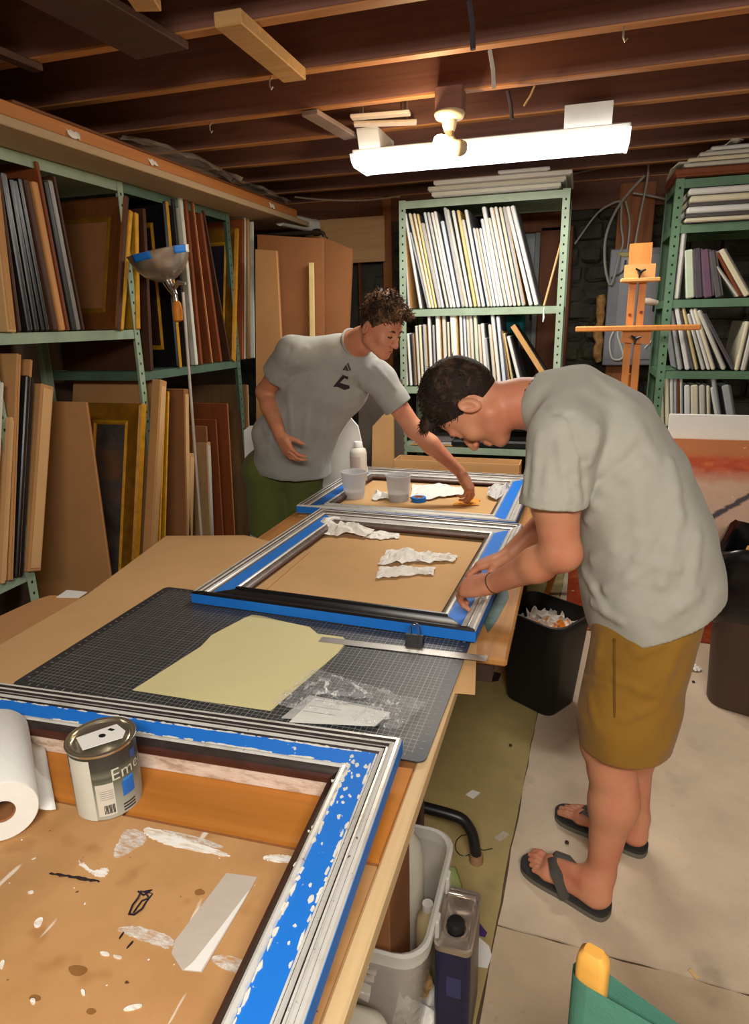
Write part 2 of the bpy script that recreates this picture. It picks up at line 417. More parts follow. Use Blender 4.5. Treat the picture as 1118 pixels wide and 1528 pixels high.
def bulb_holder():
    p = oy(671, 172, 2.79)
    t = thing('bulb_holder', p, 'cream porcelain ceiling bulb holder with two bulbs, one glowing', 'light')
    cream = mat('cream_porcelain', (214, 196, 160), .3)
    MB().box((p.x, p.y+.015, (p.z+.012+2.45)/2), (.105, .085, 2.45-p.z-.012), .003).build('junction_block', jw, t)
    MB().lathe([(.0, .012), (.055, .012), (.06, .004), (.052, -.012), (.03, -.018), (.026, -.04), (.02, -.055), (.0, -.056)], p, 28).build('base', cream, t, 60)
    MB().tube([p+Vector((0, 0, -.05)), p+Vector((.002, 0, -.085))], [.018, .016], 14).build('twin_adapter', mat('tan_adapter', (150, 120, 96), .5), t, 60)
    q1, q2 = oy(657, 213, 2.77), oy(687, 221, 2.77)
    j = p+Vector((.002, 0, -.08))
    for q, nm, m_, r_ in ((q1, 'lit_bulb', glow('glowing_bulb', (1, .86, .55), 14), .030), (q2, 'dark_bulb', mat('unlit_bulb_glass', (206, 186, 150), .15, 0, .05), .030)):
        d = (q-j).normalized(); zz = d; xx = zz.orthogonal().normalized(); yy = zz.cross(xx)
        R3 = Matrix((xx, yy, zz)).transposed()
        L = (q-j).length+.012
        bb = MB().lathe([(0, L+r_*.45), (r_*.55, L+r_*.35), (r_*.9, L+r_*.02), (r_, L-r_*.35), (r_*.86, L-r_*.9), (r_*.5, L-r_*1.5), (.013, L-r_*1.9), (.013, .0)][::-1], j, 18, R3)
        ob = bb.build(nm, m_, t, True)
        MB().lathe([(.0155, .0), (.0155, max(.012, L-r_*1.9)), (.012, max(.012, L-r_*1.9)+.003)], j, 14, R3).build('socket_sleeve', cream, t, 60)
    d = bpy.data.lights.new('bulb_light', 'POINT'); d.energy = 9; d.color = (1, .72, .4); d.shadow_soft_size = .035
    o = bpy.data.objects.new('bulb_light', d); COL.objects.link(o); o.location = q1+Vector((-.02, -.045, -.03))
bulb_holder()
# ---------------------------------------------------------------- shelving racks
def angle_post(mb, x, y, z0, z1, sx, sy, w=.038):
    mb.box((x+sx*w/2, y, (z0+z1)/2), (w, .003, z1-z0)); mb.box((x, y+sy*w/2, (z0+z1)/2), (.003, w, z1-z0))
holem = mat('punched_hole_dark', (18, 22, 20), .9)
def holes(mb, c, d1, z0, z1, step=.045):
    """a row of shallow dark slots on one flange"""
    z = z0
    while z < z1:
        mb.box((c[0], c[1], z), (.009 if d1[0] else .0036, .009 if d1[1] else .0036, .011), 0); z += step
def rack(name, label, x0, x1, y0, y1, ztop, levels, m, face, shared=False, lip=.04):
    """steel rack; face = '-y' or '+x' is the open front"""
    t = thing(name, ((x0+x1)/2, (y0+y1)/2, 0), label, 'rack')
    for x, sx in ((x0, 1), (x1, -1)):
        for y, sy in ((y0, 1), (y1, -1)):
            if shared and y == y0: continue
            b = MB(); angle_post(b, x, y, .0, ztop, sx, sy)
            po = b.build('post', m, t)
            h = MB()
            if face == '-y' and y == y0: holes(h, (x+sx*.019, y, 0), (1, 0), .5, ztop-.03)
            if face == '+x' and x == x1: holes(h, (x, y+sy*.019, 0), (0, 1), .4, ztop-.03)
            if h.v:
                ho = h.build('punched_holes', holem, po); ho['kind'] = 'stuff'
    for z in levels:
        b = MB(); b.box(((x0+x1)/2, (y0+y1)/2, z-.004), (x1-x0-.006, y1-y0-.006, .006))
        for y in (y0+.004, y1-.004): b.box(((x0+x1)/2, y, z-lip/2), (x1-x0-.004, .003, lip))
        for x in (x0+.004, x1-.004): b.box((x, (y0+y1)/2, z-lip/2), (.003, y1-y0-.004, lip))
        b.build('shelf', m, t)
    return t
def panel(name, label, cat, b, t, th, dep, m, plane, group=None, shape='canvas', m2=None, bev=.004, face=None):
    """an upright sheet whose front edge runs from b to t; plane 'x': sheet runs back along -X, thickness along +Y; plane 'y': runs back along +Y, thickness +X"""
    u = (t-b); H = u.length; u.normalize()
    wv = Vector((-1, 0, 0)) if plane == 'x' else Vector((0, 1, 0))
    n = u.cross(wv) if plane == 'x' else wv.cross(u)
    if (n.y if plane == 'x' else n.x) < 0: n = -n
    Mx = axes(wv, n, u, b)
    tt = thing(name, b, label, cat, group)
    if shape == 'canvas':
        MB().box((dep/2, th*.41, H/2), (dep, th*.82, H), bev).xf(Mx).build('canvas_wrap', m, tt)
        MB().box((dep/2, th*.9, H/2), (dep-.012, th*.2, H-.012), 0).xf(Mx).build('stretcher', m2 or pine, tt)
    elif shape == 'sheet':
        MB().box((dep/2, th*.3, H/2), (dep, th*.6, H), min(bev, th*.25)).xf(Mx).build('liner', m, tt)
        MB().box((dep/2, th*.8, H/2), (dep-.004, th*.4, H-.004), 0).xf(Mx).build('backing_liner', m2 or m, tt)
    elif shape == 'carton':
        MB().box((dep/2, th/2, H/2), (dep, th, H), bev).xf(Mx).build('carton_wall', m, tt)
        MB().box((-.0012, th/2, H*.5), (.0016, min(.05, th*.7), H*.96), 0).xf(Mx).build('packing_tape', m2 or kraft2, tt)
    elif shape == 'frame':
        # picture frame, its front facing the camera side (-n); edges show profile
        wd = face.get('w', .07); pm = face['pic']; fm = [m, m2 or m, face.get('edge', m)]
        prof = [(0, -th*.9, 2), (0, 0, 0), (.012, .006, 0), (wd*.45, -.004, 0), (wd*.8, -.010, 1), (wd*.92, -.006, 1), (wd, -.016, 1), (wd, -th*.6, 1)]
        F = axes(wv, u, -n, b) if plane == 'x' else axes(wv, u, -n, b)
        for rr in rails(dep, H, prof): rr.xf(F).build('rail', fm, tt)
        MB().box((dep/2, H/2, -.02), (dep-2*wd+.01, H-2*wd+.01, .006)).xf(F).build('picture', pm, tt)
        MB().box((dep/2, H/2, -th*.9), (dep-.03, H-.03, .006)).xf(F).build('backing_board', kraft3, tt)
        if face.get('mat'):
            mw = face['mat']
            for rr in rails(dep-2*wd+.01, H-2*wd+.01, [(0, 0), (0, .004), (mw, .002), (mw, 0)]):
                rr.xf(F @ Matrix.Translation((wd-.005, wd-.005, -.017))).build('mount', face['matm'], tt)
    return tt

# ---- left racks (open fronts face +X)
XF = -1.95
z1s = 1.588; z2s = 1.395
rack('steel_rack', 'green steel rack corner at the left edge, low shelf and end post showing', -2.52, XF, .94, 1.845, 2.205, [.72, 2.205], green, '+x')
rack('steel_rack', 'green steel rack on the left whose shelf holds black, brown and gold frames', -2.52, XF, 1.847, 2.665, 2.205, [z1s, 2.205], green, '+x', True)
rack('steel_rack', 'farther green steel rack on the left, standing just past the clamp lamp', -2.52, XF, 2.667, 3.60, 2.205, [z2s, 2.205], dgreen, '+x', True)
E1 = lambda a, b: ox(a, b, XF+.012)
def left(bp, tp, th, dep, m, shape, name, label, cat, zb, group=None, **kw):
    b = E1(*bp); t = E1(*tp)
    # slide the foot along the front edge so that it stands on the shelf
    if zb is not None:
        k_ = (zb-b.z)/(t.z-b.z); b = b+(t-b)*k_
    return panel(name, label, cat, b, t, th*.85, dep, m, 'x', group, shape, **kw)
char = mat('charcoal_moulding', (46, 45, 47), .4, .2, .2, 20)
grey = mat('grey_moulding', (128, 124, 118), .4, .2, .15, 20)
org = wood('orange_raw_wood', (206, 146, 84), .85, 2)
brn = wood('reddish_brown_board', (130, 66, 28), .8, 2)
dbrn = wood('dark_brown_moulding', (74, 42, 24), .7, 2)
pict = mat('dark_old_picture', (58, 36, 26), .5, 0, .4, 5)
G1 = 'frames filed on the near left shelf'
z = z1s+.003
left((12, 490), (-16, 245), .045, .45, kraft2, 'carton', 'flat_carton', 'torn pale cardboard carton at the left edge of the near left shelf', 'carton', z, G1, m2=kraft)
left((29, 490), (-2, 258), .016, .5, dbrn, 'canvas', 'wooden_board', 'thin dark brown board between torn carton and black frames, near left shelf', 'board', z, G1)
left((42, 490), (2, 256), .030, .46, blackp, 'canvas', 'picture_frame', 'leftmost black frame on the near left shelf, grey edged', 'frame', z, G1, m2=grey)
left((53, 490), (15, 266), .026, .46, blackp, 'canvas', 'picture_frame', 'black frame with silvery edge, second of the black row on the near left shelf', 'frame', z, G1, m2=grey)
left((63, 490), (21, 268), .022, .46, blackp, 'canvas', 'picture_frame', 'black frame, third of the black row on the near left shelf', 'frame', z, G1, m2=char)
left((70, 490), (28, 265), .020, .46, blackp, 'canvas', 'picture_frame', 'black frame with thin white line, last of the black row before the brown board', 'frame', z, G1, m2=offwhite)
left((81, 490), (36, 266), .030, .50, dbrn, 'canvas', 'wooden_board', 'dark brown board left of the raw orange wood edge on the near left shelf', 'board', z, G1, m2=dbrn)
t_ = left((90, 489), (48, 270), .040, .46, org, 'canvas', 'picture_frame', 'raw orange wood frame patched with white tape on the near left shelf', 'frame', z, G1, m2=brn)
left((101, 490), (54, 240), .014, .52, brn, 'sheet', 'wooden_board', 'tall reddish brown board behind the raw orange wood frame', 'board', z, G1)
left((109, 490), (67, 270), .026, .46, char, 'canvas', 'picture_frame', 'grey frame between tall brown boards on the near left shelf', 'frame', z, G1, m2=char)
left((116, 490), (73, 268), .028, .46, grey, 'canvas', 'picture_frame', 'grey frame with black back just left of the dark panelled picture', 'frame', z, G1, m2=blackp)
left((124, 490), (80, 262), .012, .50, dbrn, 'sheet', 'wooden_board', 'thin dark brown board leaning against the grey frames', 'board', z, G1)
left((176, 490), (188, 292), .025, .56, wood('brown_frame_face', (116, 66, 24), .7, 2), 'frame', 'picture_frame', 'large brown framed picture with gilt inner line standing by the near rack post', 'frame', z, G1,
     m2=dgold, face=dict(w=.10, pic=pict, edge=dbrn))
left((180, 488), (194, 312), .036, .5, gold, 'canvas', 'picture_frame', 'bright gold frame edge leaning right on the near left shelf', 'frame', z, G1, m2=dbrn)
left((205, 488), (202, 316), .036, .5, gold, 'canvas', 'picture_frame', 'upright bright gold frame edge nearest the green rack post', 'frame', z, G1, m2=dbrn)
G2 = 'frames filed on the far left shelf'
z = z2s+.003
left((226, 550), (214, 310), .022, .5, dbrn, 'sheet', 'wooden_board', 'dark brown board just right of the rack post on the far left shelf', 'board', z, G2)
left((268, 546), (247, 300), .03, .42, blackp, 'frame', 'picture_frame', 'black picture frame with gold lines behind the clamp lamp', 'frame', z, G2, m2=gold, face=dict(w=.11, pic=pict, edge=gold))
left((282, 545), (258, 296), .028, .46, char, 'canvas', 'picture_frame', 'charcoal frame between gold edged black frame and white frame', 'frame', z, G2, m2=blackp)
left((293, 545), (268, 286), .034, .48, offwhite, 'canvas', 'picture_frame', 'tall white frame edge right of the clamp lamp bowl', 'frame', z, G2, m2=white)
left((301, 544), (276, 284), .026, .48, brn, 'canvas', 'wooden_board', 'brown board backing the tall white frame', 'board', z, G2, m2=dbrn)
left((316, 542), (287, 300), .02, .40, brn, 'sheet', 'wooden_board', 'narrow brown strip board with orange edge on the far left shelf', 'board', z, G2, m2=org)
left((330, 540), (300, 318), .022, .42, brn, 'sheet', 'wooden_board', 'big plain reddish brown board leaning left on the far left shelf', 'board', z, G2)
left((344, 538), (304, 314), .014, .42, dbrn, 'sheet', 'wooden_board', 'thin brown board leaning behind the big plain brown one', 'board', z, G2)
left((349, 538), (354, 340), .03, .42, dgold, 'frame', 'picture_frame', 'gold framed dark picture right of the leaning brown boards', 'frame', z, G2, m2=gold, face=dict(w=.09, pic=mat('blue_black_picture', (40, 36, 46), .5, 0, .4, 8), edge=gold))
left((362, 536), (363, 325), .03, .44, brn, 'canvas', 'wooden_board', 'brown board beside the gold framed dark picture', 'board', z, G2, m2=dbrn)
left((366, 536), (366, 318), .014, .44, offwhite, 'canvas', 'picture_frame', 'thin white edge, first of the pale strips at the far end of the shelf', 'frame', z, G2)
left((372, 536), (371, 322), .026, .44, wood('tan_board', (176, 140, 98), .85, 2), 'canvas', 'wooden_board', 'tan board among the pale strips at the far end of the shelf', 'board', z, G2)
left((380, 535), (378, 330), .014, .44, offwhite, 'canvas', 'picture_frame', 'last white edge at the far end of the left shelves', 'frame', z, G2, m2=brn)

# ---- lower tier of the near left rack and sheets standing on the floor in front
G3 = 'cartons on the low left shelf'
E1 = lambda a, b: ox(a, b, XF+.022)
z = .723
left((-12, 858), (2, 570), .020, .5, offwhite, 'canvas', 'picture_frame', 'pale cream frame edge at the left border above the dark floor gap', 'frame', z, G3, m2=kraft)
left((14, 858), (26, 527), .022, .42, kraft, 'sheet', 'cardboard_sheet', 'tall folded cardboard with pointed top corner, left border of the photo', 'cardboard', z, G3)
left((4, 858), (16, 622), .020, .5, kraft2, 'carton', 'flat_carton', 'short pale flat carton in front of the tall folded cardboard', 'carton', z, G3)
left((24, 860), (40, 560), .045, .42, blackp, 'canvas', 'picture_frame', 'tall black frame standing on edge between kraft cartons, low left shelf', 'frame', z, G3, m2=char)
left((42, 858), (62, 572), .075, .30, kraft, 'carton', 'flat_carton', 'thick kraft carton right of the tall black frame, low left shelf', 'carton', z, G3, m2=kraft2)
left((28, 858), (46, 536), .012, .36, kraft, 'sheet', 'cardboard_sheet', 'cardboard sheet with torn corner peeking above the black frame', 'cardboard', z, G3)
FX = -1.80
def E1(a, b): return ox(a, b, FX)
G4 = 'sheets standing on the floor by the left racks'
z = .003
def stand(bp, tp, th, dep, m, shape, name, label, cat, x=-1.80, **kw):
    global E1
    E1 = lambda a, b: ox(a, b, x)
    return left(bp, tp, th, dep, m, shape, name, label, cat, .003, G4, **kw)
stand((168, 880), (129, 600), .014, .42, kraft, 'sheet', 'cardboard_sheet', 'broad plain cardboard sheet leaning in front of the gold framed painting', 'cardboard', -1.925, m2=kraft3)
k = NT('shadowy_figure_painting')
n1 = k.noise(k.obj((1, 1, 1)), 5, 5, .6, 1.0)
k.base(k.ramp(n1, [(.3, lin((40, 36, 34))), (.55, lin((72, 68, 66))), (.7, lin((104, 72, 48)))]), .5); fig = k.m
stand((196, 940), (212, 602), .045, .36, dgold, 'frame', 'picture_frame', 'large dull gold frame around a shadowy painting, standing on the floor', 'frame', -1.925, m2=gold, face=dict(w=.10, pic=fig, edge=gold))
stand((214, 940), (235, 566), .012, .5, kraft, 'sheet', 'cardboard_sheet', 'wide cardboard sheet filling the rack bay behind the dull gold framed painting', 'cardboard', -1.965, m2=kraft3)
stand((219, 940), (240, 566), .06, .05, kraft, 'carton', 'flat_carton', 'tall slim kraft carton hiding the rack post beside the dull gold framed painting', 'carton', -1.885, m2=kraft2)
stand((234, 930), (247, 582), .014, .05, gold, 'canvas', 'picture_frame', 'bright yellow gold frame edge right of the tall slim kraft carton', 'frame', -1.885, m2=dgold)
stand((243, 930), (252, 584), .014, .05, gold, 'canvas', 'picture_frame', 'second bright gold frame edge, close behind the first by the carton', 'frame', -1.885, m2=dgold)
stand((280, 900), (275, 580), .05, .4, kraft3, 'carton', 'flat_carton', 'plastic wrapped brown carton behind the short handwritten one', 'carton', -1.925, m2=kraft2)
t_ = stand((278, 900), (283, 676), .06, .22, kraft, 'carton', 'flat_carton', 'short kraft carton with black handwriting down its edge, by the clamp lamp pole', 'carton', -1.925, m2=kraft2)
t_ = stand((318, 900), (309, 660), .045, .10, wood('grey_stained_carton', (176, 140, 96), .8, 2), 'carton', 'flat_carton', 'stained tall narrow carton wrapped in clear tape behind the lamp pole', 'carton', -1.925, m2=clearmat('clear_packing_tape', (220, 215, 205), .15, .5))
stand((322, 900), (308, 636), .012, .3, kraft3, 'sheet', 'cardboard_sheet', 'small dark brown sheet behind the stained narrow carton', 'cardboard', -1.925)
stand((338, 880), (322, 626), .014, .4, brn, 'sheet', 'wooden_board', 'brown board, shorter of two standing left of the person reaching', 'board', -1.925)
stand((354, 870), (339, 602), .014, .45, brn, 'sheet', 'wooden_board', 'taller worn edged brown board left of the person reaching', 'board', -1.925, m2=org)
stand((376, 860), (368, 574), .03, .55, wood('dark_olive_board', (112, 82, 50), .8, 2), 'sheet', 'cardboard_sheet', 'wide dark cardboard sheet standing behind the worn brown boards', 'cardboard', -1.925, m2=kraft2)

# ---- tall sheets standing beyond the left racks, in the back left corner
G5 = 'tall sheets in the back left corner'
def corner(quad, y, th, m, label, name='cardboard_sheet', m2=None):
    tl, tr, br, bl = [oy(*q, y) for q in quad]
    bl.z = br.z = .003
    t = thing(name, (bl+br)/2, label, 'cardboard', G5)
    d = Vector((0, th*.6, 0)); d2 = Vector((0, th*.4, 0))
    MB().prism([bl, br, tr, tl], [bl+d, br+d, tr+d, tl+d]).build('liner', m, t)
    s = Vector((0, 0, -.004))
    MB().prism([bl+d, br+d, tr+d+s, tl+d+s], [bl+d+d2, br+d+d2, tr+d+d2+s, tl+d+d2+s]).build('backing_liner', m2 or kraft3, t)
corner([(381, 372), (412, 374), (428, 700), (372, 700)], 3.62, .03, kraft, 'narrow tall cardboard sheet nearest the end of the left racks', m2=kraft3)
corner([(384, 350), (482, 356), (478, 700), (385, 700)], 3.80, .02, kraft3, 'wide dark cardboard sheet against the pipe in the back left corner')
corner([(478, 352), (526, 372), (500, 700), (470, 700)], 3.95, .02, kraft3, 'slanted dark cardboard sheet right of the pipe in the back left corner')
a, b = oy(461, 392, 3.76), oy(455, 600, 3.76); b.z = .003
tag(MB().prism([b, b+Vector((.025, 0, 0)), b+Vector((.025, .02, 0)), b+Vector((0, .02, 0))], [a, a+Vector((.025, 0, 0)), a+Vector((.025, .02, 0)), a+Vector((0, .02, 0))]).build('wood_strip', mat('pale_strip_wood', (226, 200, 140), .6)),
    'pale wooden strip standing against the dark cardboard in the back left corner', 'strip')
# bent iron pipe on the wall
pm = mat('dark_iron_pipe', (58, 46, 40), .5, .4, .2)
p0, p1, p2 = oy(380, 352, 4.05), oy(484, 346, 4.05), oy(480, 560, 4.05)
t = thing('iron_pipe', p1, 'dark iron water pipe bending down behind the tall cardboard sheets', 'pipe')
MB().tube([p0, p1+Vector((-.03, 0, 0)), p1+Vector((-.008, 0, -.008)), p1+Vector((0, 0, -.03)), p2], .013, 10).build('pipe_run', pm, t, True)
MB().lathe([(.02, -.02), (.022, 0), (.02, .02)], p1+Vector((0, 0, -.05)), 12).build('fitting', pm, t, True)
MB().lathe([(.02, -.02), (.022, 0), (.02, .02)], p1+Vector((-.05, 0, 0)), 12, Matrix.Rotation(R(90), 3, 'Y')).build('fitting', pm, t, True)

# ---- lumber lying on top of the left racks
def lumber(name, label, q0, q1, x, h, wd, m, cat='board', zoff=0, b=.004):
    a, b_ = ox(*q0, x), ox(*q1, x)
    z_ = (a.z+b_.z)/2+zoff
    return tag(MB().box((x-wd/2, (a.y+b_.y)/2, z_), (wd, b_.y-a.y, h), b).build(name, m), label, cat)
lz = 2.208
def lum(name, label, y0, y1, x, z0, h, wd, m, cat='board', b=.003):
    return tag(MB().box((x-wd/2, (y0+y1)/2, z0+h/2), (wd, y1-y0, h), b).build(name, m), label, cat)
lum('cream_plank', 'long cream plank lying along the front of the left rack tops', 1.2, 4.30, -1.745, lz, .030, .62, mat('cream_painted_wood', (186, 160, 126), .7, 0, .12, 5, (1, .2, 1)), 'board')
lum('orange_moulding', 'long raw orange moulding length on the cream plank over the left racks', 1.25, 4.12, -1.752, lz+.0305, .045, .14, wood('orange_moulding_wood', (200, 130, 72), .9, 1), 'moulding')
lum('brown_moulding', 'thin brown moulding lying on top of the long orange moulding', 1.9, 4.0, -1.756, lz+.0765, .012, .12, wood('brown_moulding_wood', (122, 76, 46), .8, 1), 'moulding')
lum('veneer_sheet', 'broad brown veneer sheet on the rack tops behind the orange moulding', 1.3, 3.9, -1.92, lz+.0305, .03, .4, wood('veneer', (120, 66, 34), .8, 1), 'board')
plast = clearmat('milky_plastic_film', (226, 214, 200), .2, .4)
def film(name, label, pts, cat='wrap', rr=.03):
    b = MB(); r2 = random.Random(len(label))
    for (c, sx, sy, sz) in pts:
        c = Vector(c)
        def fn(u, v):
            return c+Vector(((u-.5)*sx, (v-.5)*sy, sz*(.35+.65*math.sin(u*3.1)*math.sin(v*3.1))+r2.uniform(0, sz*.5)))
        b.grid(fn, 8, 12)
    return tag(b.build(name, plast, None, True), label, cat)
film('plastic_wrap', 'crumpled clear plastic wrap on the lumber over the left racks', [((-1.80, 2.95, 2.302), .12, .9, .05), ((-1.82, 3.75, 2.302), .10, .7, .045)])
for yy, l in ((2.15, 'small torn white tape tab on the moulding above the near rack'), (2.62, 'larger torn white tape wad on the moulding above the far rack'), (3.75, 'torn white tape near the far end of the overhead moulding')):
    b = MB(); r2 = random.Random(int(yy*10))
    b.grid(lambda u, v: Vector((-1.742-.035*v, yy+.06*(u-.5)+r2.uniform(-.006, .006), lz+.034+.05*math.sin(v*1.6)+r2.uniform(-.004, .01))), 5, 5)
    tag(b.build('tape_scrap', paper, None, True, .002), l, 'tape')
p = Vector((-1.80, 4.42, 2.222))
t = thing('mailing_tube', p, 'white cardboard mailing tube poking out past the overhead lumber', 'tube')
MB().tube([p+Vector((-.05, -.35, .012)), p+Vector((.02, .05, .012))], .042, 20).build('tube_wall', white, t, 50)
MB().tube([p+Vector((.02, .05, .012)), p+Vector((.0225, .062, .012))], .044, 20).build('tube_cap', offwhite, t, 50)
# ---------------------------------------------------------------- middle rack on the back wall
YC = 3.95
pL, pR, pM = oy(597, 300, YC), oy(848, 283, YC), oy(730, 459, YC)
zt = (pL.z+pR.z)/2; zm = pM.z; zl = oy(700, 578, YC).z; zb = oy(690, 668, YC).z
rack('steel_rack', 'pale green steel rack at the back holding rows of white canvases', pL.x-.005, pR.x+.012, YC, YC+.46, zt+.004, [zt, zm, zl, zb, .12], green, '-y')
CV = {'w': offwhite, 'W': mat('bright_canvas_white', (226, 227, 222), .7, 0, .05, 20), 'g': mat('grey_canvas', (176, 178, 180), .75, 0, .1, 20),
      'b': mat('bluish_canvas', (206, 218, 226), .7, 0, .08, 15), 'y': mat('yellowed_canvas', (226, 204, 140), .7, 0, .1, 15),
      'c': mat('cream_canvas', (228, 220, 190), .7, 0, .08, 15), 'm': mat('pale_green_canvas', (204, 216, 190), .7, 0, .08, 15), 'k': mat('dark_back_canvas', (96, 92, 94), .7, 0, .15)}
NAMEC = {'w': 'off-white', 'W': 'bright white', 'g': 'grey', 'b': 'bluish white', 'y': 'yellowed', 'c': 'cream', 'm': 'pale greenish', 'k': 'dark grey'}
def row(items, y, zs, dep, where, group, th_of, px_map):
    for i, (bx, by, tx, ty, col, wpx) in enumerate(items):
        b = oy(*px_map(bx, by), y); t = oy(*px_map(tx, ty), y)
        if zs is not None:
            k_ = (zs-b.z)/(t.z-b.z); b = b+(t-b)*k_
        th = wpx*th_of*.92
        b.x -= th/2; t.x -= th/2; b.y += rnd.uniform(0, .012); t.y = b.y
        panel('canvas', '%s %s canvas from the left, %s' % (ORD[i], NAMEC[col], where), 'canvas', b, t, th, dep, CV[col], 'y', group, 'canvas',
              m2=CV['k'] if i % 3 else pine, bev=.005)
cm = lambda x, y: (580+.2504*x, 280+.2504*y)
up = [(118, 690, 84, 170, 'g', 16), (187, 690, 96, 150, 'W', 20), (228, 690, 126, 265, 'g', 14), (240, 690, 124, 152, 'w', 18), (258, 690, 150, 152, 'c', 18), (276, 690, 172, 155, 'y', 16), (300, 690, 200, 210, 'g', 22),
      (318, 690, 214, 146, 'b', 18), (345, 690, 235, 146, 'w', 18), (367, 690, 256, 146, 'W', 18), (386, 690, 275, 140, 'W', 20), (412, 690, 318, 198, 'b', 24), (440, 690, 334, 118, 'g', 20),
      (462, 690, 350, 130, 'w', 20), (487, 690, 384, 135, 'W', 20), (512, 690, 412, 132, 'y', 18), (536, 690, 442, 190, 'w', 20), (562, 690, 460, 130, 'W', 22), (592, 690, 508, 240, 'b', 16),
      (610, 690, 525, 240, 'w', 16), (628, 690, 545, 240, 'W', 18), (650, 690, 556, 185, 'b', 20), (674, 690, 568, 115, 'W', 26), (700, 690, 600, 180, 'w', 20), (724, 690, 612, 118, 'W', 22),
      (750, 690, 638, 114, 'W', 20), (776, 690, 664, 115, 'c', 20), (802, 690, 688, 112, 'g', 20), (846, 690, 710, 112, 'W', 24), (880, 690, 738, 108, 'W', 26)]
row(up, YC+.012, zm+.003, .40, 'top shelf of the back rack', 'canvases on the top shelf of the back rack', .2504*4.05/970, cm)
dm = lambda x, y: (560+.2683*x, 440+.2683*y)
lo = [(152, 520, 140, 250, 'y', 20), (176, 520, 160, 222, 'w', 18), (200, 520, 180, 215, 'W', 18), (222, 520, 204, 212, 'k', 14), (246, 520, 226, 172, 'w', 18), (266, 520, 246, 168, 'c', 18), (288, 520, 270, 165, 'g', 20),
      (316, 520, 298, 112, 'W', 20), (336, 520, 321, 168, 'g', 14), (362, 520, 346, 115, 'W', 28), (396, 520, 380, 110, 'w', 24), (420, 520, 404, 150, 'c', 14), (452, 520, 434, 110, 'W', 40), (492, 520, 475, 112, 'W', 18),
      (512, 520, 493, 112, 'b', 16), (530, 520, 511, 112, 'w', 16), (552, 520, 530, 112, 'w', 20), (576, 520, 555, 112, 'm', 22), (598, 520, 574, 165, 'w', 16), (622, 520, 595, 160, 'W', 22), (640, 520, 612, 240, 'g', 16),
      (668, 520, 636, 165, 'w', 18), (694, 520, 652, 108, 'W', 22), (722, 520, 682, 118, 'b', 22), (746, 520, 700, 200, 'k', 14), (770, 520, 716, 215, 'y', 12), (812, 520, 740, 232, 'W', 20)]
row(lo, YC+.012, zl+.003, .38, 'second shelf of the back rack', 'canvases on the second shelf of the back rack', .2683*4.05/970, dm)
# loose sticks in the middle rack
a, b = oy(762, 488, YC+.03), oy(818, 578, YC+.03); b.z = zl+.006
t = thing('stretcher_frame', b, 'raw wooden stretcher leaning left beside the last canvases, second shelf', 'frame')
d = (a-b).normalized(); s = Vector((d.z, 0, -d.x))*.028
MB().prism([b, b+s, b+s+Vector((0, .03, 0)), b+Vector((0, .03, 0))], [a, a+s, a+s+Vector((0, .03, 0)), a+Vector((0, .03, 0))]).build('stretcher_bar', mat('tan_stretcher_wood', (190, 146, 90), .7), t)
MB().prism([b+s*.2+Vector((0, .03, 0)), b+s*.8+Vector((0, .03, 0)), b+s*.8+Vector((0, .36, 0)), b+s*.2+Vector((0, .36, 0))], [a+s*.2+Vector((0, .03, 0)), a+s*.8+Vector((0, .03, 0)), a+s*.8+Vector((0, .36, 0)), a+s*.2+Vector((0, .36, 0))]).build('dark_canvas_back', mat('dark_canvas_back', (58, 50, 54), .8), t)
a, b = oy(838, 360, YC+.05), oy(812, 452, YC+.05); b.z = zm+.004
tag(MB().tube([b, b.lerp(a, .5), a], .006, 6).build('thin_stick', mat('pale_stick', (214, 178, 120), .6)), 'thin pale stick leaning right inside the top shelf of the back rack', 'stick')
p = oy(811, 468, YC-.006)
tag(MB().tube([p+Vector((.002, 0, .035)), p+Vector((0, -.004, .012)), p+Vector((.003, -.004, -.02)), p+Vector((0, -.004, -.045))], [.002, .004, .006, .003], 6).build('hanging_tag', white, None, True),
    'small white tag hanging on string from the middle beam of the back rack', 'tag')
# teal folded things under the top shelf
a = oy(745, 470, YC+.36)
b = MB(); r2 = random.Random(4)
b.grid(lambda u, v: Vector((a.x+.03+(u-.5)*.26, YC+.34+.02*math.sin(u*19)+.01*v, zm-.045-(.05+.13*u*u)*v)), 16, 5)
tag(b.build('teal_cloth', mat('teal_fabric', (24, 116, 122), .8, 0, .2, 20), None, True, .004), 'teal cloth hanging at the back of the back rack below its top shelf', 'cloth')
# flat canvases on top of the middle rack
tops = [((645, 283), (838, 268), 'w', .012), ((640, 274), (846, 257), 'w', .018), ((649, 263), (855, 253), 'W', .016), ((745, 252), (822, 246), 'W', .012)]
zz = zt+.004
for i, (q0, q1, c, th) in enumerate(tops):
    a, b = oy(*q0, YC-.02), oy(*q1, YC-.02)
    th = .026 if i < 3 else .02
    t = thing('flat_canvas', ((a.x+b.x)/2, YC+.2, zz), 'flat white canvas, %s of the pile lying on top of the back rack' % ('lowest', 'second lowest', 'second from top', 'shorter topmost one')[i], 'canvas', 'canvases lying on the back rack')
    MB().box(((a.x+b.x)/2, YC+.19-.01*i, zz+th*.6), (b.x-a.x, .46, th*.8), .004).build('canvas_wrap', CV[c], t)
    MB().box(((a.x+b.x)/2, YC+.19-.01*i, zz+th*.1), (b.x-a.x-.02, .44, th*.2)).build('stretcher', CV['g'], t)
    zz += th+.001
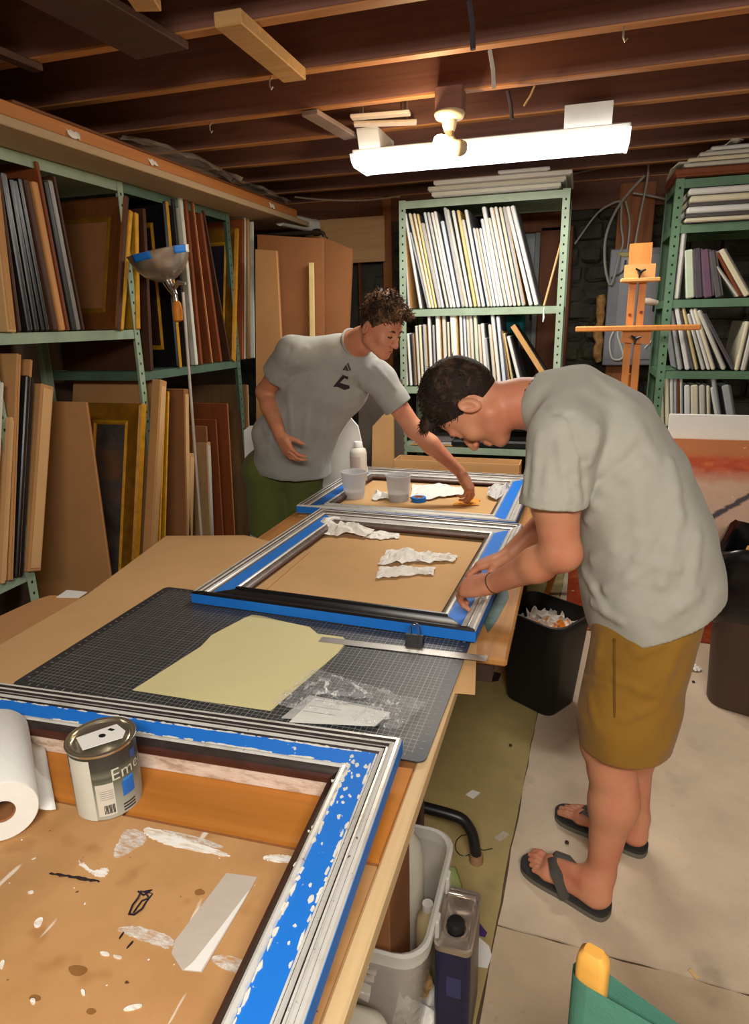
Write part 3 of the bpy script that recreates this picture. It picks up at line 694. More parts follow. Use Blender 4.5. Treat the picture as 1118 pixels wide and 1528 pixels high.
# lower shelf bits of the middle rack: dark portfolio, white paper, tan carton
a, b = oy(625, 690, YC+.02), oy(790, 640, YC+.02)
t = thing('black_portfolio', ((a.x+b.x)/2, YC+.2, zb), 'black art portfolio lying on the low shelf behind the bending head', 'portfolio')
MB().box(((a.x+b.x)/2+.12, YC+.2, zb+.025), (.5, .40, .045), .012).build('cover', blackp, t)
MB().box(((a.x+b.x)/2+.12, YC+.016, zb+.025), (.16, .012, .016), .004).build('handle', black, t)
t = thing('cut_board', ((a.x+b.x)/2-.2, YC+.15, zb), 'small stack of pale boards on the low shelf of the back rack', 'board')
for i in range(3):
    MB().box(((a.x+b.x)/2-.22+.012*i, YC+.16+.006*i, zb+.008+.012*i), (.34, .3, .010), .001).build('board_layer', (mat('tan_board_flat', (190, 150, 96), .8), CV['g'], CV['k'])[i], t)

# ---------------------------------------------------------------- right rack
YR = 3.86
a = oy(1014, 268, YR); zrt = a.z
r0x = a.x-.012
lv = [zrt, oy(1060, 393, YR).z*0+oy(1040, 334, YR).z, oy(1060, 446, YR).z, oy(1060, 554, YR).z, .30]
lv[3] = oy(1060, 554, YR).z; zr4 = oy(1060, 640, YR).z
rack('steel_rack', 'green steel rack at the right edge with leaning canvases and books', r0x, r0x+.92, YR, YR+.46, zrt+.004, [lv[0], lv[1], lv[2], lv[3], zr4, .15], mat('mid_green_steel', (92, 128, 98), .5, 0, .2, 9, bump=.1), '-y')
em = lambda x, y: (980+.2619*x, 220+.2619*y)
s4 = .2619*3.9/970
# flat stacks
def flats(items, y, z0, group, where):
    z_ = z0
    for i, (q0, q1, c, th, nm) in enumerate(items):
        a, b = oy(*q0, y), oy(*q1, y)
        x1 = max(b.x, a.x+.62)
        t = thing('flat_canvas', ((a.x+x1)/2, y+.2, z_), '%s %s of the pile %s' % (nm, ORD[i], where), 'canvas', group)
        MB().box(((a.x+x1)/2, y+.2, z_+th*.58), (x1-a.x, .44, th*.84), .006).build('canvas_wrap', CV[c] if c in CV else brn, t)
        MB().box(((a.x+x1)/2, y+.2, z_+th*.08), (x1-a.x-.02, .42, th*.16)).build('stretcher', CV['k'] if c in CV else brn, t)
        z_ += th+.0015
flats([(em(160, 408), em(527, 395), 'c', .022, 'cream canvas,'), (em(165, 388), em(527, 370), 'k', .014, 'dark edged canvas,'), (em(172, 370), em(527, 350), 'W', .034, 'thick white canvas,'), (em(182, 335), em(527, 320), 'k', .012, 'thin grey canvas,'),
       (em(188, 318), em(527, 290), 'c', .034, 'thick cream canvas,'), (em(180, 280), em(527, 240), 'W', .034, 'thick bright canvas,')], YR-.01, lv[1]+.003, 'canvases lying in the right rack', 'lying in the right rack, counted upward')
flats([(em(100, 170), em(527, 130), 'brown', .036, 'reddish brown board,'), (em(150, 150), em(527, 100), 'w', .02, 'off-white canvas,'), (em(170, 135), em(527, 80), 'c', .02, 'cream canvas,'), (em(235, 100), em(527, 60), 'w', .02, 'ragged white canvas,'), (em(300, 70), em(527, 20), 'W', .02, 'bright canvas,')],
      YR-.03, zrt+.005, 'boards on the right rack top', 'on top of the right rack, counted upward')
b = MB(); r2 = random.Random(9)
p0 = oy(*em(100, 150), YR-.03)
b.grid(lambda u, v: Vector((p0.x-.01+.30*u, YR-.04+.3*v, zrt+.05+.11*u+.012*math.sin(u*17+v*5)+r2.uniform(-.004, .004))), 12, 8)
tag(b.build('paper_wrap', mat('grey_wrapping_paper', (196, 190, 180), .8, 0, .1), None, True, .003), 'crumpled pale wrapping paper draped over the boards on the right rack', 'paper')
# second shelf: coloured books
def stand_row(items, y, zs, group, dep, name, cat):
    for bx, by, tx, ty, m_, wpx, l in items:
        b = oy(*em(bx, by), y); t = oy(*em(tx, ty), y)
        k_ = (zs-b.z)/(t.z-b.z); b = b+(t-b)*k_
        th = wpx*s4; b.x -= th/2; t.x -= th/2
        panel(name, l, cat, b, t, th, dep, m_, 'y', group, 'canvas', m2=CV['k'], bev=.006)
stand_row([(120, 830, 162, 452, CV['W'], 26, 'bright white canvas against the post, tallest on the right rack'), (198, 830, 190, 585, CV['m'], 46, 'pale green covered canvas beside the bright white one'),
           (248, 830, 236, 576, mat('plum_grey', (84, 76, 84), .7), 40, 'dark plum grey canvas in the right rack'), (300, 828, 280, 584, mat('mauve', (112, 84, 106), .7), 44, 'mauve canvas in the right rack'),
           (356, 826, 320, 590, CV['k'], 34, 'dark grey canvas right of the mauve one'), (448, 824, 346, 680, CV['w'], 14, 'thin short canvas leaning left in the right rack'),
           (468, 822, 352, 604, brn, 18, 'brown edged canvas leaning left in the right rack'), (506, 820, 376, 590, CV['c'], 32, 'thick cream canvas leaning left in the right rack')], YR+.01, lv[2]+.003, 'canvases on the second shelf of the right rack', .3, 'canvas', 'canvas')
stand_row([(136, 1250, 84, 930, CV['g'], 22, 'grey canvas half hidden behind the right rack post'), (178, 1252, 112, 880, CV['W'], 26, 'bright white canvas leaning left, third shelf of the right rack'), (206, 1252, 132, 930, CV['k'], 16, 'dark edged canvas beside the bright white one, third shelf'),
           (228, 1252, 154, 912, CV['y'], 16, 'yellowed canvas, third shelf of the right rack'), (266, 1252, 184, 950, CV['w'], 18, 'off-white canvas right of the yellowed one, third shelf'), (296, 1252, 200, 922, CV['W'], 18, 'narrow white canvas in the middle of the third shelf'),
           (322, 1252, 220, 920, CV['c'], 20, 'narrow cream canvas in the middle of the third shelf'), (380, 1250, 244, 932, CV['w'], 22, 'leaning white canvas with reddish specks, third shelf'), (430, 1250, 272, 950, CV['k'], 16, 'dark canvas leaning farthest left, third shelf'),
           (462, 1250, 524, 990, CV['c'], 22, 'cream canvas leaning right by the photo edge, third shelf'), (500, 1250, 560, 1000, CV['w'], 26, 'last canvas leaning right at the photo edge, third shelf')], YR+.01, lv[3]+.003, 'canvases on the third shelf of the right rack', .34, 'canvas', 'canvas')
stand_row([(66, 1560, 58, 1304, CV['c'], 26, 'cream canvas first in the bottom row, right rack'), (92, 1560, 88, 1304, CV['w'], 20, 'off-white canvas second in the bottom row, right rack'), (112, 1560, 110, 1304, CV['g'], 16, 'grey canvas third in the bottom row, right rack'),
           (128, 1560, 126, 1304, brn, 14, 'brown canvas in the bottom row, right rack'), (144, 1560, 142, 1304, CV['w'], 14, 'narrow canvas right of the brown one, bottom row'), (180, 1560, 178, 1356, CV['W'], 32, 'short bright canvas in the bottom row, right rack'),
           (222, 1560, 220, 1356, CV['c'], 40, 'thick short cream canvas in the bottom row'), (266, 1560, 262, 1356, CV['w'], 30, 'short off-white canvas in the bottom row'), (300, 1560, 296, 1358, CV['c'], 18, 'narrow cream canvas ending the upright bottom row'),
           (362, 1560, 324, 1310, CV['g'], 22, 'taller greyish canvas leaning left, bottom row'), (352, 1560, 318, 1370, CV['W'], 20, 'short bright canvas leaning left, bottom row'), (432, 1560, 398, 1360, CV['g'], 40, 'thick grey canvas leaning left at the end of the bottom row')],
          YR+.01, zr4+.003, 'canvases on the bottom shelf of the right rack', .3, 'canvas', 'canvas')

# ---------------------------------------------------------------- big red painting and white board leaning in front of the right rack
YP = 3.45
k = NT('red_abstract_painting')
v = k.obj(); n1 = k.noise(v, 3.2, 5, .65, .8); n2 = k.noise(k.obj((2, 2, 5)), 6, 4)
x, y, z_ = k.xyz(k.tc.outputs['Object'])
# local x runs along the canvas, z up; object origin at the foot's left corner
cx = k.math('ABSOLUTE', k.math('SUBTRACT', x, .63)); cz = k.math('ABSOLUTE', k.math('SUBTRACT', z_, .625))
dd = k.math('MAXIMUM', k.math('MULTIPLY', cx, 1.15), k.math('MULTIPLY', cz, 1.5))
pale = k.step(k.math('ADD', dd, k.math('MULTIPLY', k.math('SUBTRACT', n1, .5), .25)), .42, .28)
red = k.ramp(n2, [(.3, lin((178, 70, 38))), (.55, lin((206, 90, 52))), (.75, lin((218, 126, 76)))])
col = k.mix(pale, red, k.mix(n2, lin((226, 196, 170)), lin((206, 160, 136))))
top = k.step(z_, .93, .96)
col = k.mix(k.math('MULTIPLY', top, .8), col, lin((196, 128, 76)))
gx = k.math('SUBTRACT', x, .565); gz = k.math('SUBTRACT', z_, .60)
blob = k.step(k.math('ADD', k.math('ADD', k.math('MULTIPLY', gx, gx), k.math('MULTIPLY', gz, gz)), k.math('MULTIPLY', k.math('SUBTRACT', n1, .5), .006)), .0036, .0022)
ln = k.math('ABSOLUTE', k.math('SUBTRACT', gz, k.math('MULTIPLY', k.math('SUBTRACT', gx, .03), .75)))
line = k.math('MULTIPLY', k.step(k.math('ADD', ln, k.math('MULTIPLY', k.math('SUBTRACT', n2, .5), .05)), .022, .010), k.math('MULTIPLY', k.step(gx, .0, .02), k.step(gx, .30, .27)))
col = k.mix(k.math('MAXIMUM', k.math('MULTIPLY', blob, .8), line), col, lin((84, 74, 76)))
spk = k.step(k.noise(k.obj((1, 1, 3)), 14, 2), .70, .73)
col = k.mix(spk, col, lin((236, 210, 190)))
k.base(col, .6); k.bump(n2, .3, .004); redp = k.m
ptop = oy(1060, 655, YP)
x0_ = .02; x1_ = 1.35; H_ = ptop.z
t = thing('red_painting', (x0_, YP-.12, .004), 'large red orange abstract painting with pale centre leaning against the right rack', 'painting')
lean = math.atan2(.12, H_)
Mx = axes((1, 0, 0), (0, math.cos(lean), -math.sin(lean)), (0, math.sin(lean), math.cos(lean)), (x0_, YP-.12, .004))
b = MB(); W_ = x1_-x0_
b.add([(0, 0, 0), (W_, 0, 0), (W_, 0, H_), (0, 0, H_), (0, .022, 0), (W_, .022, 0), (W_, .022, H_), (0, .022, H_)], [(0, 1, 2, 3), (0, 4, 5, 1), (1, 5, 6, 2), (2, 6, 7, 3), (3, 7, 4, 0), (4, 7, 6, 5)])
o = b.build('painted_canvas', redp, None); o.parent = t; o.matrix_local = axes((1, 0, 0), (0, math.cos(lean), -math.sin(lean)), (0, math.sin(lean), math.cos(lean)))
bb = MB()
for c, d in (((W_/2, .032, .03), (W_, .018, .06)), ((W_/2, .032, H_-.03), (W_, .018, .06)), ((.03, .032, H_/2), (.06, .018, H_)), ((W_-.03, .032, H_/2), (.06, .018, H_))):
    MB().box(c, d, .002).xf(Mx).build('stretcher_bar', pine, t)
a, b_ = oy(1000, 618, YP+.04), oy(1060, 658, YP+.04)
t = thing('white_board', (a.x, YP+.05, 0), 'plain white foam board standing behind the red painting below the right rack canvases', 'board')
MB().box((a.x+.45, YP+.055, (a.z+.004)/2), (.9, .012, a.z-.004), .002).build('foam_sheet', mat('white_foam', (236, 236, 232), .6, 0, .03), t)
MB().box((a.x+.45, YP+.0625, (a.z+.004)/2), (.896, .003, a.z-.008)).build('backing_sheet', CV['g'], t)

# ---------------------------------------------------------------- electrical panel, cables and easel against the back wall
a, b = oy(912, 372, 4.72), oy(990, 545, 4.72)
t = thing('breaker_panel', ((a.x+b.x)/2, 4.84, (a.z+b.z)/2), 'grey electrical breaker box on the dark stone wall behind the easel', 'panel')
gp = mat('grey_panel_enamel', (138, 140, 148), .45, 0, .06)
MB().box(((a.x+b.x)/2, 4.775, (a.z+b.z)/2), (b.x-a.x, .11, a.z-b.z), .006).build('box', gp, t)
MB().box(((a.x+b.x)/2+.01, 4.716, (a.z+b.z)/2), ((b.x-a.x)*.72, .008, (a.z-b.z)*.9), .003).build('door', mat('grey_panel_door', (150, 152, 160), .4, 0, .05), t)
MB().box(((a.x+b.x)/2+.10, 4.709, (a.z+b.z)/2), (.02, .012, .05), .003).build('latch', black, t)
cab = mat('grey_cable_sheath', (170, 166, 160), .5); cabd = mat('dark_cable_sheath', (70, 70, 72), .6)
def cable(name, label, pts, y, r=.006, m=cab, cat='cable'):
    P = [oy(px, py, y) for px, py in pts]
    # smooth the path
    Q = []
    n = len(P)
    for i in range(n-1):
        p0, p1, p2, p3 = P[max(i-1, 0)], P[i], P[i+1], P[min(i+2, n-1)]
        for s_ in range(6):
            u = s_/6
            Q.append(.5*((2*p1)+(p2-p0)*u+(2*p0-5*p1+4*p2-p3)*u*u+(3*p1-p0-3*p2+p3)*u**3))
    Q.append(P[-1])
    return tag(MB().tube(Q, r, 6).build(name, m, None, True), label, cat)
cable('cable', 'grey cable dropping from the sill beam to the easel top', [(968, 245), (966, 270), (956, 320), (948, 365)], 4.70, .007)
cable('cable', 'grey cable looping left around the stud above the breaker box', [(962, 262), (925, 305), (905, 350), (903, 395), (912, 425), (925, 380)], 4.69, .008)
cable('cable', 'thin cable sagging from the rack post up to the stud top', [(858, 364), (890, 320), (915, 303), (930, 300)], 4.72, .006)
cable('cable', 'cable entering the top of the breaker box from the beam', [(934, 300), (940, 330), (938, 360), (936, 376)], 4.72, .006)
cable('cable', 'cable beside it curling into the breaker box top', [(928, 300), (927, 335), (930, 360), (926, 378)], 4.72, .006)
cable('cable', 'cable run along the beam from the rack to the right', [(852, 260), (900, 250), (966, 243)], 4.80, .007)
cable('cable', 'dark cable hooking over the left of the breaker box', [(908, 410), (920, 404), (926, 385)], 4.73, .007, cabd)
cable('cable', 'dark cable hooking across to the breaker box right side', [(934, 388), (930, 405), (912, 415)], 4.71, .006, cabd)
cable('cable', 'slack cable from stud to right rack below the beam', [(945, 288), (970, 292), (998, 298)], 4.74, .007)
cable('cable', 'white cable loop hanging left of the easel mast', [(918, 490), (910, 510), (914, 535), (930, 532), (922, 500), (926, 486)], 4.706, .006, white)
cable('cable', 'white cable loop hanging right of the easel mast', [(962, 520), (975, 505), (980, 490)], 4.706, .006, white)
cable('cable', 'pale cable sagging across the beams from overhead lumber to back rack', [(440, 294), (480, 298), (540, 299), (598, 293)], 4.2, .006, mat('pale_cable', (150, 130, 116), .6))
a = oy(935, 380, 4.72)
tag(MB().box(a, (.11, .04, .03), .005).build('cable_clamp', mat('ochre_clamp', (190, 176, 120), .6)), 'ochre cable clamp strip on top of the breaker box', 'clamp')
k = NT('ochre_insulation'); n1 = k.noise(k.obj(), 25, 5); k.base(k.ramp(n1, [(.3, lin((120, 84, 44))), (.7, lin((196, 150, 90)))]), .9); k.bump(n1, .8, .01)
r2 = random.Random(3); b = MB()
a, b_ = oy(898, 440, 4.74), oy(892, 540, 4.74)
b.tube([a.lerp(b_, i/10)+Vector((r2.uniform(-.01, .01), 0, 0)) for i in range(11)], [r2.uniform(.02, .035) for _ in range(11)], 8)
tag(b.build('insulation_strip', k.m, None, True), 'ragged ochre insulation strip hanging left of the breaker box', 'insulation')

def easel():
    y = 3.55
    om = wood('orange_easel_beech', (222, 140, 62), .85, 2, 5, .45)
    oml = wood('light_easel_beech', (232, 170, 98), .88, 0, 5, .45)
    P = lambda px, py: oy(px, py, y)
    foot = P(938, 655)
    t = thing('wooden_easel', (P(945, 600).x, y, .0), 'orange beechwood studio easel with crossbar standing before the breaker box', 'easel')
    def bar(q0, q1, wpx, nm, m=om, dy=0, th=.03):
        a, b = P(*q0), P(*q1); w_ = wpx*3.6/970
        a.y += dy; b.y += dy
        d = (a-b).normalized(); s = Vector((d.z, 0, -d.x))*w_/2
        mb = MB()
        mb.prism([b-s, b+s, b+s+Vector((0, th, 0)), b-s+Vector((0, th, 0))], [a-s, a+s, a+s+Vector((0, th, 0)), a-s+Vector((0, th, 0))])
        return mb.build(nm, m, t)
    bar((945, 420), (930, 600), 9, 'mast_rail'); bar((960, 420), (944, 600), 9, 'mast_rail')
    # rails carry on to the floor
    for x_ in (930, 945):
        p = P(x_, 598); q = Vector((p.x-.03, y+.02, .0))
        MB().prism([q+Vector((-.018, 0, 0)), q+Vector((.018, 0, 0)), q+Vector((.018, .03, 0)), q+Vector((-.018, .03, 0))], [p+Vector((-.018, 0, 0)), p+Vector((.018, 0, 0)), p+Vector((.018, .03, 0)), p+Vector((-.018, .03, 0))]).build('leg', om, t)
    for s_ in (-1, 1):
        p = P(938, 560)+Vector((0, .05, 0)); q = Vector((p.x+s_*.34, y+.22, .0))
        MB().tube([q, p], .018, 6).build('leg', om, t)
    a = P(957, 363); c = P(955, 400)
    bar((957, 363), (953, 422), 27, 'slide', om, -.012, .02)
    bar((955, 395), (953, 422), 37, 'top_clamp', oml, -.035, .04)
    a, b = P(925, 420), P(984, 417)
    MB().box(((a.x+b.x)/2, y-.05, (a.z+b.z)/2), (b.x-a.x, .05, .018), .004).build('clamp_lip', oml, t)
    a, b = P(859, 491), P(1043, 488)
    R3 = Matrix.Rotation(-(math.atan2(b.z-a.z, b.x-a.x)), 3, 'Y')
    MB().box(((a.x+b.x)/2, y-.05, (a.z+b.z)/2), (b.x-a.x, .045, .026), .005, R3).build('crossbar', om, t)
    bar((951, 490), (947, 512), 36, 'lower_clamp', om, -.03, .035)
    for q in ((954, 407), (947, 505)):
        p = P(*q); p.y = y-.05
        kb = MB().tube([p+Vector((0, .01, 0)), p+Vector((0, -.02, 0))], [.012, .009], 10)
        for i in range(3):
            an = i*2.1+.4
            kb.tube([p+Vector((0, -.018, 0)), p+Vector((math.cos(an)*.026, -.022, math.sin(an)*.026))], [.007, .004], 6)
        kb.build('wing_knob', black, t, True)
    for q in ((940, 470), (957, 466)):
        p = P(*q); p.y = y-.003
        MB().lathe([(0, -.004), (.008, -.003), (.008, .0)], p, 10, Matrix.Rotation(R(90), 3, 'X')).build('screw_head', mat('rust_spot', (140, 60, 30), .6), t)
easel()
p = oy(968, 450, 3.72)
tag(MB().tube([p+Vector((-.035, 0, .004)), p+Vector((0, -.005, 0)), p+Vector((.045, 0, -.008))], [.014, .018, .012], 8).build('rag_wad', mat('dusty_rag', (190, 176, 158), .9), None, True), 'pale rag wad tucked on the rack post beside the easel', 'rag')

# ---------------------------------------------------------------- bins
def rrect(cx, cy, a, b_, r, n=5):
    pts = []
    for sx, sy, a0 in ((1, 1, 0), (-1, 1, 90), (-1, -1, 180), (1, -1, 270)):
        for i in range(n+1):
            an = R(a0+90*i/n)
            pts.append((cx+sx*(a-r)+r*math.cos(an), cy+sy*(b_-r)+r*math.sin(an)))
    return pts
def loft(mb, rings, mi=0, cap0=True, cap1=False):
    n = len(rings[0]); o = len(mb.v)
    vs = [p for r_ in rings for p in r_]
    fs = [(i*n+j, i*n+(j+1) % n, (i+1)*n+(j+1) % n, (i+1)*n+j) for i in range(len(rings)-1) for j in range(n)]
    if cap0: fs.append(list(range(n))[::-1])
    if cap1: fs.append(list(range((len(rings)-1)*n, len(rings)*n)))
    return mb.add(vs, fs, mi)
def ring(pts, z, s=1.0, c=(0, 0), rot=0):
    ca, sa = math.cos(rot), math.sin(rot)
    return [Vector((c[0]+s*(p[0]*ca-p[1]*sa), c[1]+s*(p[0]*sa+p[1]*ca), z)) for p in pts]
# black waste bin by the table
cb_, rot = (-.07, 2.60), R(-32)
base = rrect(0, 0, .138, .115, .05)
t = thing('waste_bin', (cb_[0], cb_[1], 0), 'black plastic waste bin full of orange stained paper by the table', 'bin')
b = MB()
loft(b, [ring(base, .002, .84, cb_, rot), ring(base, .012, .88, cb_, rot), ring(base, .40, 1.14, cb_, rot), ring(base, .405, 1.2, cb_, rot), ring(base, .428, 1.2, cb_, rot), ring(base, .43, 1.13, cb_, rot), ring(base, .05, .84, cb_, rot)], cap0=True, cap1=True)
b.build('bin_wall', mat('black_bin_plastic', (22, 22, 24), .5, 0, .2, bump=.05), t, 40)
def crumple(name, label, c, r, m, seed, cat='paper', group=None, sz=.6, folds=1.0):
    r2 = random.Random(seed); b = MB(); n = 9
    ph = [r2.uniform(0, 6) for _ in range(6)]
    def fn(u, v):
        a = (u-.5)*2; d = (v-.5)*2
        zz = r*sz*(.45+.3*math.sin(a*4+ph[0])*math.cos(d*5+ph[1])+.35*math.sin(a*9*folds+ph[2]+d*3)*.6+r2.uniform(-.12, .12))
        q = 1-.25*(a*a*d*d)
        return Vector((c[0]+a*r*q+r2.uniform(-.08, .08)*r, c[1]+d*r*q*.8+r2.uniform(-.08, .08)*r, c[2]+max(.001, zz)))
    b.grid(fn, n, n)
    return tag(b.build(name, m, None, False, .001), label, cat, group)
orgp = NT('orange_stained_tissue'); n1 = orgp.noise(orgp.obj(), 13, 3)
orgp.base(orgp.mix(orgp.step(n1, .44, .52), lin((236, 228, 214)), lin((240, 150, 40))), .7); orgp = orgp.m
for i, (dx, dy, r_, m_, l) in enumerate([(-.06, -.03, .075, orgp, 'orange stained crumpled tissue at the left in the black waste bin'), (.05, .0, .07, orgp, 'crumpled tissue with orange smears in the middle of the waste bin'), (.0, .07, .08, paper, 'large white tissue standing up at the back of the waste bin'),
                                        (.10, .06, .045, paper, 'small white tissue at the right rim of the waste bin'), (-.11, .03, .05, paper, 'white tissue tucked at the left rim of the waste bin'), (.0, -.09, .05, paper, 'white tissue at the front of the waste bin')]):
    crumple('crumpled_tissue', l, (cb_[0]+dx, cb_[1]+dy, .33), r_, m_, 20+i, 'tissue', None, .9, 1.3)
# brown trash can with black liner at the right edge
cc = (.86, 2.86); rot = R(-20)
base = rrect(0, 0, .21, .21, .09)
t = thing('trash_can', (cc[0], cc[1], 0), 'tall brown plastic trash can with a black liner bag, right edge', 'bin')
bm = mat('brown_can_plastic', (78, 56, 46), .5, 0, .12, 4, bump=.05)
b = MB(); loft(b, [ring(base, .002, .94, cc, rot), ring(base, .02, .97, cc, rot), ring(base, .62, 1.1, cc, rot), ring(base, .62, 1.06, cc, rot), ring(base, .06, .92, cc, rot)], cap1=True)
b.build('can_wall', bm, t, 40)
r2 = random.Random(2); b = MB(); rr = []
for z_, s_ in ((.40, 1.10), (.44, 1.16), (.50, 1.13), (.55, 1.18), (.60, 1.14), (.65, 1.20), (.69, 1.16), (.71, 1.10), (.69, 1.02), (.62, 1.0), (.45, .97)):
    rg = ring(base, z_, s_, cc, rot)
    rr.append([Vector((cc[0]+(p.x-cc[0])*(1+.03*math.sin(9*i+z_*40)+r2.uniform(-.015, .015)), cc[1]+(p.y-cc[1])*(1+.03*math.sin(7*i+z_*30)), p.z+.018*math.sin(i*.8)+r2.uniform(-.006, .006))) for i, p in enumerate(rg)])
loft(b, rr, cap0=False)
b.build('liner_bag', mat('black_liner_film', (20, 20, 22), .25, 0, .2, bump=.2, bs=20, spec=.6), t, True)
for i, (dx, dy, m_, l) in enumerate([(-.06, .0, mat('ochre_paper', (206, 150, 62), .7), 'ochre paper scrap in the brown trash can'), (.05, -.05, paper, 'white paper scrap in the brown trash can'), (-.10, -.09, paper, 'small white scrap at the near rim inside the brown trash can'), (.06, .08, kraft2, 'kraft scrap at the back of the brown trash can')]):
    crumple('paper_scrap', l, (cc[0]+dx, cc[1]+dy, .635), .085, m_, 40+i, 'paper', None, .7)
# ---------------------------------------------------------------- work tables
def table(label, x0, x1, y0, y1, ztop, topm, edge, legs):
    t = thing('work_table', ((x0+x1)/2, (y0+y1)/2, 0), label, 'table')
    MB().box(((x0+x1)/2, (y0+y1)/2, ztop-.012), (x1-x0, y1-y0, .024), .006).build('tabletop', topm, t)
    MB().box(((x0+x1)/2, y1-.03, ztop-.055), (x1-x0-.08, .02, .06)).build('apron', edge, t)
    MB().box(((x0+x1)/2, y0+.03, ztop-.055), (x1-x0-.08, .02, .06)).build('apron', edge, t)
    for x in (x0+.05, x1-.05):
        MB().box((x, (y0+y1)/2, ztop-.055), (.02, y1-y0-.08, .06)).build('apron', edge, t)
    for lx, ly in legs:
        lb = MB().box((lx, ly, (ztop-.024)/2), (.034, .034, ztop-.024), .004).build('leg', edge, t)
    return t
TZ = .741
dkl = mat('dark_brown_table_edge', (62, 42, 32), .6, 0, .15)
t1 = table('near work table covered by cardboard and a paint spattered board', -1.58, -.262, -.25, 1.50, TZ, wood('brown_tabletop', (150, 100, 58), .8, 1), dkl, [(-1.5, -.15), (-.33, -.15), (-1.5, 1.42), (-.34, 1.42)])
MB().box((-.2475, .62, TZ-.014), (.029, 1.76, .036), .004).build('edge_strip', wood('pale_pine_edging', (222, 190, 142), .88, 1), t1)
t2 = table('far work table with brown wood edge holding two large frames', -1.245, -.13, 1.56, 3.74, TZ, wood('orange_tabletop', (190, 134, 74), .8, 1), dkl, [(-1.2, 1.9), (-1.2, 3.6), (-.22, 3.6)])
bl = MB()
pts = [oy(640, 1150, 1.63), oy(646, 1214, 1.63), oy(668, 1214, 1.63), oy(692, 1222, 1.63), oy(706, 1244, 1.63), oy(711, 1280, 1.63)]
pts[0] = Vector((-.52, 1.63, pts[2].z+.01)); pts[1] = Vector((-.42, 1.63, pts[2].z+.01))
MB().box((-.50, 1.63, (pts[2].z+TZ-.024)/2), (.03, .03, TZ-.024-pts[2].z), .004).build('leg', dkl, t2)
P_ = []
for i in range(len(pts)-1):
    for s_ in range(4): P_.append(pts[i].lerp(pts[i+1], s_/4))
P_.append(pts[-1]); pts[-1].z = max(.02, pts[-1].z)
for _ in range(2): P_ = [P_[0]]+[(P_[i-1]+P_[i]*2+P_[i+1])/4 for i in range(1, len(P_)-1)]+[P_[-1]]
MB().tube(P_, .017, 12).build('bent_tube_leg', black, t2, True)
e_ = P_[-1]
MB().tube([(e_.x, e_.y, .001), (e_.x, e_.y, .03)], [.022, .02], 12).build('foot_cap', mat('tan_foot_cap', (150, 112, 82), .6), t2, 50)

def sheet(name, label, poly, z, th, m, cat='cardboard', parent=None):
    b = MB().slab(poly, z, z+th)
    o = b.build(name, m, parent)
    return tag(o, label, cat) if parent is None else o
def zp(pts, z): return [tuple(oz(px, py, z)[:2]) for px, py in pts]
def ccw(p):
    a = sum(p[i][0]*p[(i+1) % len(p)][1]-p[(i+1) % len(p)][0]*p[i][1] for i in range(len(p)))
    return p if a > 0 else p[::-1]
Z1 = TZ+.0005
sheet('cardboard_sheet', 'lower left cardboard sheet poking out under the big table cover', ccw(zp([(0, 921), (52, 897), (75, 890), (118, 891)], Z1)+[(-1.2, 1.3), (-1.2, 1.0), (-1.75, 1.0)]), Z1, .004, kraft)
a = zp([(248, 801), (130, 889)], Z1+.0045)
sheet('cardboard_cover', 'big smooth cardboard sheet covering the table left of the cutting mat', ccw(a+[(-1.50, 1.02), (-.95, 1.02), (-.95, 2.20)]+zp([(366, 800)], Z1+.0045)), Z1+.0045, .004, kraft2)
sheet('white_card', 'small white card corner under the cardboard cover at its left edge', ccw(zp([(84, 892), (100, 881), (130, 884), (118, 892)], Z1+.0045)), Z1+.0042, .0025, white, 'card')
sheet('cardboard_cover', 'cardboard sheet lying inside the middle frame on the far table', [(-1.13, 1.78), (-.255, 1.75), (-.20, 2.64), (-1.10, 2.64)], Z1, .0035, kraft2)
sheet('cardboard_cover', 'cardboard sheet lying inside the farthest frame', [(-1.20, 2.66), (-.20, 2.65), (-.20, 3.60), (-1.2, 3.60)], Z1, .0035, kraft2)
sheet('cardboard_strip', 'pale cardboard strip sticking out right of the cutting mat', ccw(zp([(706, 945), (712, 950), (709, 1037), (672, 1034)], Z1)+[(-.262, 1.55)]), Z1+.0002, .003, kraft2)
# spattered masonite board
k = NT('spattered_hardboard')
n1 = k.noise(k.obj(), 7, 4); s1 = k.noise(k.obj(), 60, 2, .5); s2 = k.noise(k.obj((1, .25, 1), (0, 0, .5)), 34, 2, .4, .3); s3 = k.noise(k.obj(loc=(4, 4, 0)), 12, 2)
s4_ = k.noise(k.obj(loc=(9, 1, 0)), 48, 2, .5)
c = k.ramp(n1, [(.3, lin((178, 132, 82))), (.7, lin((196, 150, 100)))])
c = k.mix(k.math('MULTIPLY', k.step(s3, .62, .72), .4), c, lin((146, 90, 34)))
c = k.mix(k.step(s4_, .73, .76), c, lin((96, 60, 40)))
c = k.mix(k.math('MULTIPLY', k.step(s2, .715, .75), .8), c, lin((232, 222, 206)))
c = k.mix(k.step(s1, .745, .76), c, lin((240, 236, 228)))
k.base(c, .5); k.bump(s2, .1, .002); masonite = k.m
wb = sheet('painting_board', 'paint spattered brown hardboard inside the nearest frame', [(-1.45, -.15), (-.262, -.15), (-.262, .815), (-1.45, .775)], Z1, .005, masonite, 'board')
sheet('orange_board', 'orange brown board strip under the far rail of the nearest frame', [(-1.40, .785), (-.262, .825), (-.262, 1.06), (-1.40, 1.02)], Z1+.0003, .009, wood('orange_board_face', (196, 124, 48), .9, 0, 3), 'board')
ZB = Z1+.0052
wp = NT('dried_white_paint'); n1 = wp.noise(wp.obj((1, 5, 1)), 30, 3); wp.base(wp.ramp(n1, [(.35, lin((214, 196, 172))), (.55, lin((242, 240, 234)))]), .5); wp.bump(n1, .5, .002); wp = wp.m
